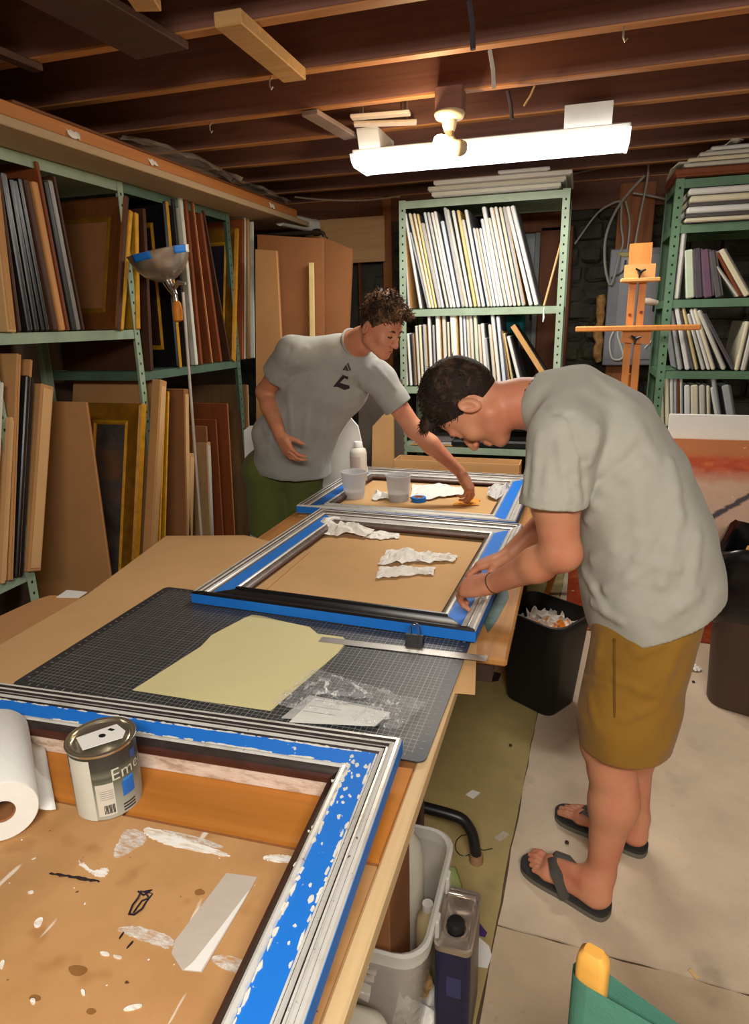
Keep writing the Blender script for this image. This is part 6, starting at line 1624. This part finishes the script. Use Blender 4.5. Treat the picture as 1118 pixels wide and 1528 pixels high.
class Shirt:
    """outer cloth surface with folds; each part (trunk, sleeve, leg) is cut and hollowed at its own hem"""
    def __init__(s, parts, folds, neck=None, k=.022): s.parts, s.folds, s.neck, s.k = parts, folds, neck, k
    def __call__(s, P):
        D = None
        for S, hem, n_ in s.parts:
            d = S(P)
            near = np.flatnonzero(np.abs(d) < .06)
            if len(near):
                Q = P[near]; add = np.zeros(len(near))
                for a, b, amp, w_ in s.folds:
                    a, b = np.array(a), np.array(b); ba = b-a
                    h = np.clip(((Q-a)@ba)/(ba@ba), 0, 1); dist = np.linalg.norm(Q-a-h[:, None]*ba, axis=1)
                    add += amp*np.exp(-(dist/w_)**2)
                add += .0018*np.sin(Q[:, 0]*31+Q[:, 2]*17+np.sin(Q[:, 1]*23)*1.5)+.0012*np.sin(Q[:, 0]*60-Q[:, 2]*47+np.sin(Q[:, 1]*41))
                d[near] -= add
            if hem is not None:
                n_ = nrm(n_); hp = (P-np.array(hem))@n_
                d = np.maximum(np.maximum(d, hp), -np.maximum(d+.011, -(hp+.05)))
            if D is None: D = d
            else:
                h = np.clip(.5+.5*(D-d)/s.k, 0, 1); D = D*(1-h)+d*h-s.k*h*(1-h)
        if s.neck is not None: D = np.maximum(D, -s.neck(P))
        return D
def on_cloth(S, px, py, t0=1.0, t1=4.2):
    """where the sight line through a photo point meets a cloth surface"""
    d = np.array(ray(px, py)); ts = np.arange(t0, t1, .006)
    v = S(np.array(CAM)+ts[:, None]*d); i = np.flatnonzero(v < 0)
    return None if not len(i) else np.array(CAM)+ts[i[0]]*d
def creases(S, items):
    out = []
    for q0, q1, amp, w_ in items:
        P = [on_cloth(S, q0[0]+(q1[0]-q0[0])*u, q0[1]+(q1[1]-q0[1])*u) for u in (0, .5, 1)]
        if P[0] is None or P[2] is None: continue
        if P[1] is not None: out += [(P[0], P[1], amp, w_), (P[1], P[2], amp, w_)]
        else: out.append((P[0], P[2], amp, w_))
    return out
def fl3(q, y): return np.array(oy(q[0], q[1], y))
def tufts(name, hair_o, m, parent, H, A, n, L, r, up, seed, flow=None):
    """short locks rooted on the hair mesh, combed along the scalp"""
    rr_ = np.random.RandomState(seed); me = hair_o.data
    k_ = len(me.vertices); co = np.empty(k_*3); no = np.empty(k_*3)
    me.vertices.foreach_get('co', co); me.vertices.foreach_get('normal', no)
    co = co.reshape(-1, 3)+np.array(root_loc(parent)); no = no.reshape(-1, 3)
    b = MB(); Rt, Fw, U = A
    sel = rr_.permutation(k_)
    cnt = 0
    for i in sel:
        if cnt >= n: break
        q = co[i]-H; z = q@U; y = q@Fw
        if z < up[0] or rr_.rand() > (z-up[0])/(up[1]-up[0])+.12: continue
        fl_ = Fw*.8-U*.1 if flow is None else flow(q, Rt, Fw, U)
        d = nrm(no[i]*.45+fl_*.7+rr_.randn(3)*.28); d2 = nrm(d-no[i]*.35+rr_.randn(3)*.3)
        l_ = L*(.6+.7*rr_.rand()); p0 = co[i]-no[i]*.004; p1 = p0+d*l_*.5; p2 = p1+d2*l_*.5
        b.tube([tuple(p0), tuple(p1), tuple(p2)], [r, r*.85, r*.15], 4); cnt += 1
    o = b.build(name, m, parent, True); o['kind'] = 'stuff'; return o
def hairdo(H, A, thick, fringe, seed, nape=-.075, s=1.0):
    Rt, Fw, U = A; rr_ = random.Random(seed); ph = [rr_.uniform(0, 6) for _ in range(6)]
    C = H+(Fw*-.010+U*.036)*s
    def f(P):
        q = (P-H); x, y, z = q@Rt/s, q@Fw/s, q@U/s
        qc = np.stack([x, y+.010, z-.036], 1)
        top = np.clip((z-.02)/.09, 0, 1); side = np.clip((-.02-z)/.05, 0, 1)
        rx, ry, rz = .0775+.004*top, .101+fringe*.3*top, .094+thick
        k0 = np.sqrt((qc[:, 0]/rx)**2+(qc[:, 1]/ry)**2+(qc[:, 2]/rz)**2)
        k1 = np.sqrt((qc[:, 0]/rx**2)**2+(qc[:, 1]/ry**2)**2+(qc[:, 2]/rz**2)**2)+1e-9
        d = k0*(k0-1)/k1
        d -= .0035*top*(np.sin(x*70+ph[0]+np.sin(y*45)*1.3)*np.sin(y*60+ph[1])+.6*np.sin(z*90+x*50+ph[2]))
        d += .004*side
        # fringe lump over the brow
        fr = np.sqrt((x/.056)**2+((y-.078-fringe*.3)/.034)**2+((z-.086)/.034)**2); d = np.minimum(d, (fr-1)*.03)
        face = .75*(y-.072)-.66*(z-.062)          # removes the face
        d = np.maximum(d, np.minimum(face, .05))
        d = np.maximum(d, nape+.25*np.clip(y+.02, 0, .1)*4-z)
        for sx in (-1, 1):
            e = np.sqrt((x-sx*.082)**2*.6+(y+.012)**2*1.1+(z+.022)**2)-.033
            d = np.maximum(d, -e)
        return d*s
    return f
def lashes(P, parent, m, mb):
    for x in (-1, 1):
        b = MB().tube([tuple(P(x*(.020), .0905, -.0055)), tuple(P(x*.032, .0925, -.0085)), tuple(P(x*.044, .0865, -.0060))], .0026, 5); b.build('eyelashes', m, parent, True)
        b = MB().tube([tuple(P(x*.016, .0935, .0165)), tuple(P(x*.030, .0935, .0215)), tuple(P(x*.046, .0835, .0165))], [.003, .0036, .0018], 6); b.build('eyebrow', mb, parent, True)
    b = MB().tube([tuple(P(-.019, .0885, -.0705)), tuple(P(0, .0955, -.0708)), tuple(P(.019, .0885, -.0705))], [.0026, .0042, .0026], 6)
    b.build('lips', mat('lip_skin', (150, 76, 66), .5), parent, True)

browm = mat('dark_brow_hair', (46, 32, 26), .8)
# ================= the person bending over the middle frame, seen from his left
def person_bending():
    t = thing('person', (.2, 1.72, 0), 'person in grey t-shirt and mustard shorts bent over taping the middle frame', 'person')
    Y0 = 1.72
    lat = (0, 1, 0)
    S = SDF()
    # trunk, narrower than the shirt
    tr = [V3(.205, Y0, .86), V3(.185, Y0, 1.03), V3(.135, Y0, 1.18), V3(.065, Y0, 1.305), V3(-.01, Y0, 1.365), V3(-.06, Y0, 1.385)]
    S.chain(tr, [.112, .105, .105, .098, .082, .062], .05, lat, 1.38)
    # neck and head
    # back of head is up-left in the picture, face looks down
    U = nrm(V3(-.955, .04, .235)); Fw = nrm(V3(-.215, .10, -.97))
    H = V3(-.262, Y0-.015, 1.392)
    S.chain([V3(-.045, Y0, 1.388), V3(-.13, Y0-.005, 1.392), V3(-.215, Y0-.012, 1.385)], [.068, .058, .060], .03)
    P, A = head(S, H, U, Fw)
    # near (left) arm
    sh = V3(-.02, 1.545, 1.345); el = V3(-.012, 1.535, 1.062); wr = V3(-.188, 1.650, .912)
    S.chain([V3(.0, 1.62, 1.36), sh], [.07, .058], .04)
    S.chain([sh, V3(-.032, 1.53, 1.19), el], [.056, .056, .045], .02)
    S.cap(el+V3(.012, -.004, -.006), el, .036, None, .02)
    fm = el*.68+wr*.32+V3(.0, -.004, -.004)
    S.chain([el, fm, wr], [.043, .043, .0255], .02)
    S.cap(wr-.01*nrm(wr-el), wr+nrm(V3(-1, .5, -.4))*.02, .0245, .0235, .012, V3(0, 0, 1), .95)
    cl_ = [(.55, .75, .5), (.6, .8, .5), (.65, .85, .5), (.75, .85, .5)]
    hand(S, wr, V3(-.86, .42, -.30), V3(-.30, -.30, .90), 1, cl_, 1.0, .6)
    # far (right) arm
    sh2 = V3(-.03, 1.90, 1.345); el2 = V3(-.02, 1.955, 1.06); wr2 = V3(-.165, 1.872, .918)
    S.chain([V3(.0, 1.82, 1.36), sh2, el2, wr2], [.07, .056, .042, .026], .02)
    hand(S, wr2, V3(-.90, -.10, -.34), V3(-.25, .12, .95), -1, [(.35, .6, .5), (.5, .8, .5), (.6, .9, .5), (.7, .9, .5)], 1.0, .5)
    # pelvis and legs
    S.chain([V3(.205, 1.66, .84), V3(.205, 1.78, .84)], [.125, .125], .05)
    zs = .026
    hn, tn = np.array(oz(902, 1365, 0)), np.array(oz(782, 1290, 0))
    hf, tf = np.array(oz(958, 1272, 0)), np.array(oz(832, 1215, 0))
    an = V3(.150, 1.575, .105); af = V3(.262, 1.830, .105)
    kn_, kf_ = V3(.136, 1.600, .50), V3(.185, 1.850, .50)
    S.chain([V3(.20, 1.635, .82), kn_+V3(.01, 0, .03)], [.105, .066], .04)
    S.chain([kn_+V3(.01, 0, .03), kn_+V3(.015, 0, -.06), V3(.165, 1.592, .33), an], [.064, .055, .059, .036], .03)
    S.ell(kn_+V3(-.035, 0, .0), ((1, 0, 0), (0, 1, 0), (0, 0, 1)), (.030, .034, .04), .03)
    S.ell(V3(.185, 1.592, .36), ((1, 0, 0), (0, 1, 0), (0, 0, 1)), (.042, .045, .085), .03)
    S.chain([V3(.21, 1.805, .82), kf_+V3(.01, 0, .03)], [.105, .066], .04)
    S.chain([kf_+V3(.01, 0, .03), kf_+V3(.02, 0, -.06), V3(.235, 1.842, .33), af], [.064, .055, .058, .036], .03)
    S.ell(V3(.255, 1.842, .36), ((1, 0, 0), (0, 1, 0), (0, 0, 1)), (.040, .043, .085), .03)
    S.ell(an+V3(-.006, -.03, -.01), ((1, 0, 0), (0, 1, 0), (0, 0, 1)), (.014, .012, .014), .012)
    feet = []
    for he, to, ak, sd in ((hn, tn, an, -1), (hf, tf, af, 1)):
        he = np.array([he[0], he[1], zs]); to = np.array([to[0], to[1], zs])
        feet.append((foot(S, he, to, ak, sd, zs), he, to, sd))
    skin = skin_mat('tanned_skin', (206, 142, 108), (200, 120, 92))
    sdf_mesh('body', S, (-.46, 1.42, -.0), (.46, 2.05, 1.56), .0042, skin, t, 2)
    # ---- hair
    hm = hair_mat('dark_brown_hair', (36, 26, 21), (84, 62, 48), .50, .66)
    hf_ = hairdo(H, A, .012, .012, 3, -.07)
    ho = sdf_mesh('hair', hf_, H-.17, H+.17, .0045, hm, t, 1)
    tufts('hair_locks', ho, hm, t, H, A, 900, .016, .0017, (.0, .09), 5, lambda q, Rt, Fw, U: nrm(Fw*.6+U*.1-Rt*.1))
    lashes(P, t, browm, browm)
    # ---- t-shirt
    C = SDF()
    st = [V3(.228, Y0, .86), V3(.212, Y0, .95), V3(.190, Y0, 1.06), V3(.140, Y0, 1.19), V3(.075, Y0, 1.315), V3(-.012, Y0, 1.377), V3(-.075, Y0, 1.395)]
    C.chain(st, [.170, .166, .152, .138, .120, .101, .072], .05, lat, 1.28)
    SL1 = SDF().chain([V3(.0, 1.62, 1.37), V3(-.018, 1.545, 1.335), V3(-.040, 1.522, 1.16)], [.085, .080, .078], .03)
    SL2 = SDF().chain([V3(.0, 1.82, 1.37), V3(-.028, 1.900, 1.335), V3(-.050, 1.93, 1.16)], [.085, .080, .078], .03)
    NK = SDF().cap(V3(-.085, Y0, 1.398), V3(-.26, Y0, 1.39), .066, .07, .008)
    both = lambda Q: np.minimum(C(Q), SL1(Q))
    folds = creases(both, [((878, 775), (905, 730), 0.0121, .013), ((905, 730), (955, 690), 0.0108, .015), ((885, 835), (950, 800), 0.0108, .015), ((905, 880), (978, 842), 0.0135, .013), ((978, 842), (1010, 848), 0.0095, .011),
        ((935, 868), (972, 800), 0.0081, .012), ((900, 700), (940, 655), 0.0095, .015), ((1000, 690), (1012, 770), 0.0081, .014), ((1012, 770), (985, 870), 0.0095, .015), ((1040, 800), (1030, 880), 0.0081, .014), ((950, 720), (962, 830), 0.0054, .018),
        ((885, 900), (925, 925), 0.0081, .012), ((985, 925), (1040, 885), 0.0068, .014), ((880, 690), (890, 640), 0.0068, .014), ((930, 610), (975, 680), 0.0054, .020), ((890, 565), (940, 600), 0.0054, .018), ((870, 850), (900, 905), 0.0068, .013),
        ((806, 650), (797, 738), 0.0081, .010), ((836, 660), (846, 745), 0.0068, .011), ((820, 690), (816, 745), 0.0054, .010), ((790, 680), (782, 735), 0.0054, .009), ((858, 690), (862, 745), 0.0054, .010),
        ((812, 610), (850, 622), -.005, .008), ((850, 622), (870, 690), -.005, .008), ((870, 690), (873, 745), -.006, .009)])
    C2 = Shirt([(C, V3(.225, Y0, .862), V3(.40, 0, -.92)), (SL1, V3(-.046, 1.520, 1.180), V3(-.02, -.06, -1)), (SL2, V3(-.052, 1.93, 1.18), V3(-.02, .06, -1))], folds, NK)
    sm = cloth_mat('grey_jersey', (174, 172, 160))
    sdf_mesh('t_shirt', C2, (-.2, 1.38, .70), (.50, 2.06, 1.52), .005, sm, t, 2)
    # neckline and hem seams
    seam = mat('grey_rib_knit', (150, 148, 140), .9)
    ringp = [V3(-.087, Y0, 1.398)+V3(.02*math.sin(a)*0, .071*math.cos(a), .069*math.sin(a))+V3(-.012*math.sin(a)*-1, 0, 0) for a in [i*math.pi/12 for i in range(25)]]
    MB().tube([tuple(p) for p in ringp], .006, 6).build('neck_rib', seam, t, True)
    # ---- shorts
    D = SDF()
    D.chain([V3(.208, 1.66, .88), V3(.208, 1.78, .88)], [.135, .135], .05)
    L1 = SDF().chain([V3(.205, 1.635, .84), V3(.182, 1.612, .60), V3(.176, 1.606, .40)], [.128, .116, .112], .05)
    L2 = SDF().chain([V3(.215, 1.805, .84), V3(.205, 1.835, .60), V3(.200, 1.838, .40)], [.128, .116, .110], .03)
    f3 = lambda x, y: on_cloth(lambda Q: np.minimum(D(Q), L1(Q)), x, y)
    fo = creases(lambda Q: np.minimum(D(Q), L1(Q)), [((925, 985), (985, 962), .006, .012), ((920, 1015), (975, 1035), .006, .011), ((930, 1075), (978, 1052), .007, .011), ((898, 955), (890, 995), .005, .012), ((1012, 960), (985, 1040), .006, .014),
        ((872, 1012), (908, 1022), .006, .007), ((935, 1050), (985, 1010), .005, .011), ((880, 1040), (890, 1080), .004, .012), ((945, 965), (1000, 930), .005, .013)])
    D2 = Shirt([(D, None, None), (L1, V3(.178, 1.606, .515), V3(.06, 0, -1)), (L2, V3(.200, 1.838, .515), V3(.06, 0, -1))], fo)
    mus = cloth_mat('mustard_twill', (146, 106, 40), .08)
    sdf_mesh('shorts', D2, (.02, 1.44, .40), (.40, 2.0, 1.05), .005, mus, t, 2)
    b = MB(); b.tube([tuple(f3(917, y_)+V3(0, -.0045, 0)) for y_ in range(952, 1074, 9)], .0026, 5)
    b.build('side_seam', mat('dark_mustard_thread', (104, 74, 24), .8), t, True)
    # ---- flip flops
    sole = mat('dark_foam_sole', (48, 47, 46), .75, 0, .15, 30, bump=.15, bs=300); lay = mat('grey_foam_layer', (104, 98, 90), .75); stp = mat('grey_webbing_strap', (72, 68, 62), .8, 0, .1, 40, bump=.2, bs=300)
    for (Pf, f_, l_), he, to, sd in feet:
        L = np.linalg.norm((to-he)[:2]); out = [(-.035, 0, 1)]
        prof = [(-.06, .0), (-.045, .022), (.0, .036), (.15, .040), (.40, .036), (.62, .046), (.80, .050), (.92, .044), (1.0, .028), (1.03, .0)]
        prof2 = [(1.0, -.024), (.92, -.040), (.80, -.047), (.62, -.046), (.40, -.039), (.15, -.040), (.0, -.036), (-.045, -.022)]
        poly = [he+f_*a*L+l_*b_ for a, b_ in prof+prof2]
        P2 = [(p[0], p[1]) for p in poly]; P2 = P2 if sum(P2[i][0]*P2[(i+1) % len(P2)][1]-P2[(i+1) % len(P2)][0]*P2[i][1] for i in range(len(P2))) > 0 else P2[::-1]
        # smooth the outline
        for _ in range(2):
            P2 = [q for i in range(len(P2)) for q in ((P2[i][0]*.75+P2[(i+1) % len(P2)][0]*.25, P2[i][1]*.75+P2[(i+1) % len(P2)][1]*.25), (P2[i][0]*.25+P2[(i+1) % len(P2)][0]*.75, P2[i][1]*.25+P2[(i+1) % len(P2)][1]*.75))]
        sl_ = MB().slab(P2, .0165, zs+.001).build('flip_flop', sole, t)
        MB().slab([(q[0]*1.0, q[1]) for q in P2], .001, .0163).build('sole_layer', lay, sl_)
        toe_p = Pf(.72, .018, .002)
        for sg, bb_ in ((1, .040), (-1, -.044)):
            pts = [toe_p+V3(0, 0, .026), Pf(.66, .016+sg*.010, .052), Pf(.52, bb_*.80, .050), Pf(.42, bb_*1.02, .022), Pf(.37, bb_*1.02, -.004)]
            MB().tube([tuple(p) for p in pts], [.009, .013, .017, .017, .015], 8, 0, (0, 0, 1)).build('strap', stp, sl_, True)
        MB().tube([tuple(toe_p), tuple(toe_p+V3(0, 0, .03))], .004, 6).build('toe_post', stp, sl_, True)
    # ---- thin bracelet on the near wrist
    d = nrm(wr-el); u = nrm(np.cross(d, V3(0, 0, 1))); v = np.cross(d, u); c = wr-d*.012
    MB().tube([tuple(c+(u*math.cos(a)+v*math.sin(a))*.0285) for a in [i*math.pi/10 for i in range(21)]], .0022, 6).build('bracelet', mat('dark_cord', (70, 46, 34), .7), t, True)
person_bending()

# ================= the person reaching across from the far side
def person_reaching():
    Yh = 3.08
    hip = fl3((436, 730), Yh)
    t = thing('person', (hip[0], hip[1], 0), 'person in printed grey t-shirt and olive shorts reaching across the farthest frame', 'person')
    S = SDF()
    hipc = V3(hip[0]-.03, Yh, .90); wst = fl3((438, 655), 3.02); cst = fl3((487, 575), 2.95); upp = fl3((512, 532), 2.90)
    lat = nrm(V3(.86, .42, -.22)); latp = nrm(V3(.9, .4, 0))
    S.chain([hipc, wst, cst, upp], [.11, .10, .105, .085], .05, lat, 1.35)
    H = fl3((568, 487), 2.80); Fw = nrm(V3(.80, -.34, -.46)); U = nrm(V3(.42, -.16, .90))
    nb = fl3((527, 515), 2.88)
    S.chain([nb, nb*.5+H*.5+V3(-.025, .01, -.02), H+V3(-.03, .01, -.03)], [.066, .056, .056], .03)
    P, A = head(S, H, U, Fw)
    # right arm, hanging bent at the picture's left
    sh = fl3((437, 527), 2.80); el = fl3((396, 585), 2.93); wr = fl3((418, 650), 2.78)
    S.chain([upp, sh, el], [.07, .056, .044], .025)
    S.chain([el, el*.65+wr*.35, wr], [.045, .044, .027], .02)
    hd = nrm(fl3((446, 705), 2.72)-wr)
    hand(S, wr, hd, nrm(V3(-.6, -.75, .1)), -1, [(.35, .5, .4), (.4, .55, .4), (.45, .6, .4), (.5, .6, .4)], 1.0, .4)
    # left arm reaching down to the farthest frame
    sh2 = fl3((566, 566), 2.93); el2 = fl3((618, 640), 2.97); tg = np.array(oz(704, 746, .775)); wr2 = fl3((688, 706), 3.0)
    S.chain([upp, sh2], [.07, .054], .04)
    S.chain([sh2, el2], [.054, .042], .025)
    S.chain([el2, el2*.65+wr2*.35, wr2], [.043, .042, .026], .02)
    hand(S, wr2, nrm(tg-wr2+V3(.02, 0, .01)), nrm(V3(.55, -.2, .8)), -1, [(.5, .6, .4), (.6, .7, .4), (.75, .8, .5), (.9, .9, .5)], 1.0, .5)
    # pelvis, legs
    ll = hipc+latp*.08; rl = hipc-latp*.10
    S.chain([rl+V3(0, 0, -.04), ll+V3(0, 0, -.04)], [.095, .095], .05)
    for c in (ll, rl):
        S.chain([c+V3(0, 0, -.08), V3(c[0], c[1]-.02, .50), V3(c[0]+.005, c[1]+.02, .32), V3(c[0], c[1]+.03, .10)], [.098, .062, .056, .037], .03)
        foot(S, V3(c[0]-.02, c[1]+.08, .02), V3(c[0]+.05, c[1]-.16, .02), V3(c[0], c[1]+.03, .10), 1, .02)
    skin = skin_mat('warm_skin', (208, 144, 110), (202, 122, 94))
    lo = np.array([hip[0]-.36, 2.55, 0.0]); hi = np.array([-.30, 3.40, 1.80])
    sdf_mesh('body', S, lo, hi, .0048, skin, t, 2)
    hm = hair_mat('wavy_brown_hair', (44, 31, 25), (138, 102, 74), .46, .66)
    ho = sdf_mesh('hair', hairdo(H, A, .022, .022, 8, -.065), H-.18, H+.18, .005, hm, t, 1)
    tufts('hair_locks', ho, hm, t, H, A, 900, .026, .0030, (.02, .10), 6)
    lashes(P, t, browm, browm)
    C = SDF()
    hem = fl3((434, 690), 3.04)
    hl = V3(hem[0]+.01, hem[1], hem[2]-.02)
    C.chain([hl, wst, cst, upp], [.135, .128, .128, .100], .05, lat, 1.50)
    nd = nrm(H-nb)
    e1 = sh+nrm(el-sh)*.26; e2 = sh2+nrm(el2-sh2)*.22
    SL1 = SDF().chain([upp, sh, e1], [.090, .074, .076], .03)
    SL2 = SDF().chain([upp, sh2, e2], [.09, .074, .072], .03)
    NK = SDF().cap(nb+nd*.008, nb+nd*.2, .066, .075, .008)
    both = lambda Q: np.minimum(np.minimum(C(Q), SL1(Q)), SL2(Q))
    folds = creases(both, [((465, 560), (452, 680), .006, .013), ((432, 590), (438, 690), .007, .012), ((500, 600), (478, 700), .006, .015), ((520, 650), (562, 575), .007, .013), ((535, 560), (562, 540), .007, .011),
        ((545, 610), (500, 685), .006, .013), ((428, 565), (458, 520), .008, .011), ((408, 610), (402, 680), .006, .012), ((560, 545), (590, 580), .006, .010), ((440, 500), (425, 545), -.004, .008), ((480, 620), (468, 700), .004, .012),
        ((545, 540), (535, 600), .005, .010), ((395, 640), (430, 690), .005, .013)])
    C2 = Shirt([(C, hl+V3(0, 0, .0)+nrm(hl-wst)*.03, hl-wst), (SL1, sh+nrm(el-sh)*.165, el-sh), (SL2, sh2+nrm(el2-sh2)*.155, el2-sh2)], folds, NK)
    sm = cloth_mat('heather_grey_jersey', (156, 156, 150))
    so = sdf_mesh('t_shirt', C2, np.array([hip[0]-.36, 2.55, .75]), np.array([-.55, 3.40, 1.70]), .0055, sm, t, 2)
    a_, b_ = np.cross(nd, V3(0, 1, 0)), None; a_ = nrm(a_); b_ = np.cross(nd, a_)
    MB().tube([tuple(nb+nd*.012+(a_*math.cos(x)+b_*math.sin(x))*.071) for x in [i*math.pi/12 for i in range(25)]], .006, 6).build('neck_rib', mat('grey_rib_knit', (150, 148, 140), .9), t, True)
    # printed emblem on the chest: traced on the cloth from the front
    bpy.context.view_layer.update()
    from mathutils.bvhtree import BVHTree
    bv = BVHTree.FromObject(so, bpy.context.evaluated_depsgraph_get()); offv = root_loc(so)
    def decal(name, polys, m):
        b = MB()
        for poly in polys:
            # fan of small triangles laid on the cloth
            c = (sum(p[0] for p in poly)/len(poly), sum(p[1] for p in poly)/len(poly)); vs = []
            for px, py in [c]+list(poly):
                d = ray(px, py).normalized(); hit, nn, _, _ = bv.ray_cast(CAM-offv, d)
                if hit is None: return
                vs.append(hit+offv+nn*.0016)
            b.add(vs, [(0, i+1, (i+1) % len(poly)+1) for i in range(len(poly))])
        o = b.build(name, m, t, False, .0008)
    ink = mat('maroon_black_print', (44, 28, 36), .8); ink2 = mat('dark_print', (56, 60, 58), .8)
    decal('chest_emblem', [[(497, 577), (506, 566), (512, 559), (516, 562), (507, 571), (503, 577)], [(503, 577), (507, 571), (514, 573), (521, 575), (522, 579), (514, 582), (508, 579)], [(514, 560), (520, 562), (519, 566), (515, 564)]], ink)
    decal('small_logo', [[(511, 552), (514, 548), (516, 552)], [(514, 547), (517, 544), (521, 553), (517, 553)], [(518, 543), (520, 541), (524, 552), (522, 553)]], ink2)
    D = SDF()
    D.chain([rl+V3(0, 0, -.04), ll+V3(0, 0, -.04)], [.126, .126], .05)
    LG = [SDF().chain([c+V3(0, 0, -.06), V3(c[0], c[1]-.01, .44)], [.115, .108], .03) for c in (ll, rl)]
    fo = creases(D, [((400, 690), (395, 770), .006, .014), ((440, 720), (425, 765), .006, .014)])
    D2 = Shirt([(D, None, None)]+[(L_, V3(c[0], c[1]-.01, .52), V3(0, 0, -1)) for L_, c in zip(LG, (ll, rl))], fo)
    sdf_mesh('shorts', D2, np.array([hip[0]-.36, 2.78, .46]), np.array([hip[0]+.36, 3.40, 1.06]), .006, cloth_mat('olive_twill', (92, 100, 52)), t, 2)
person_reaching()
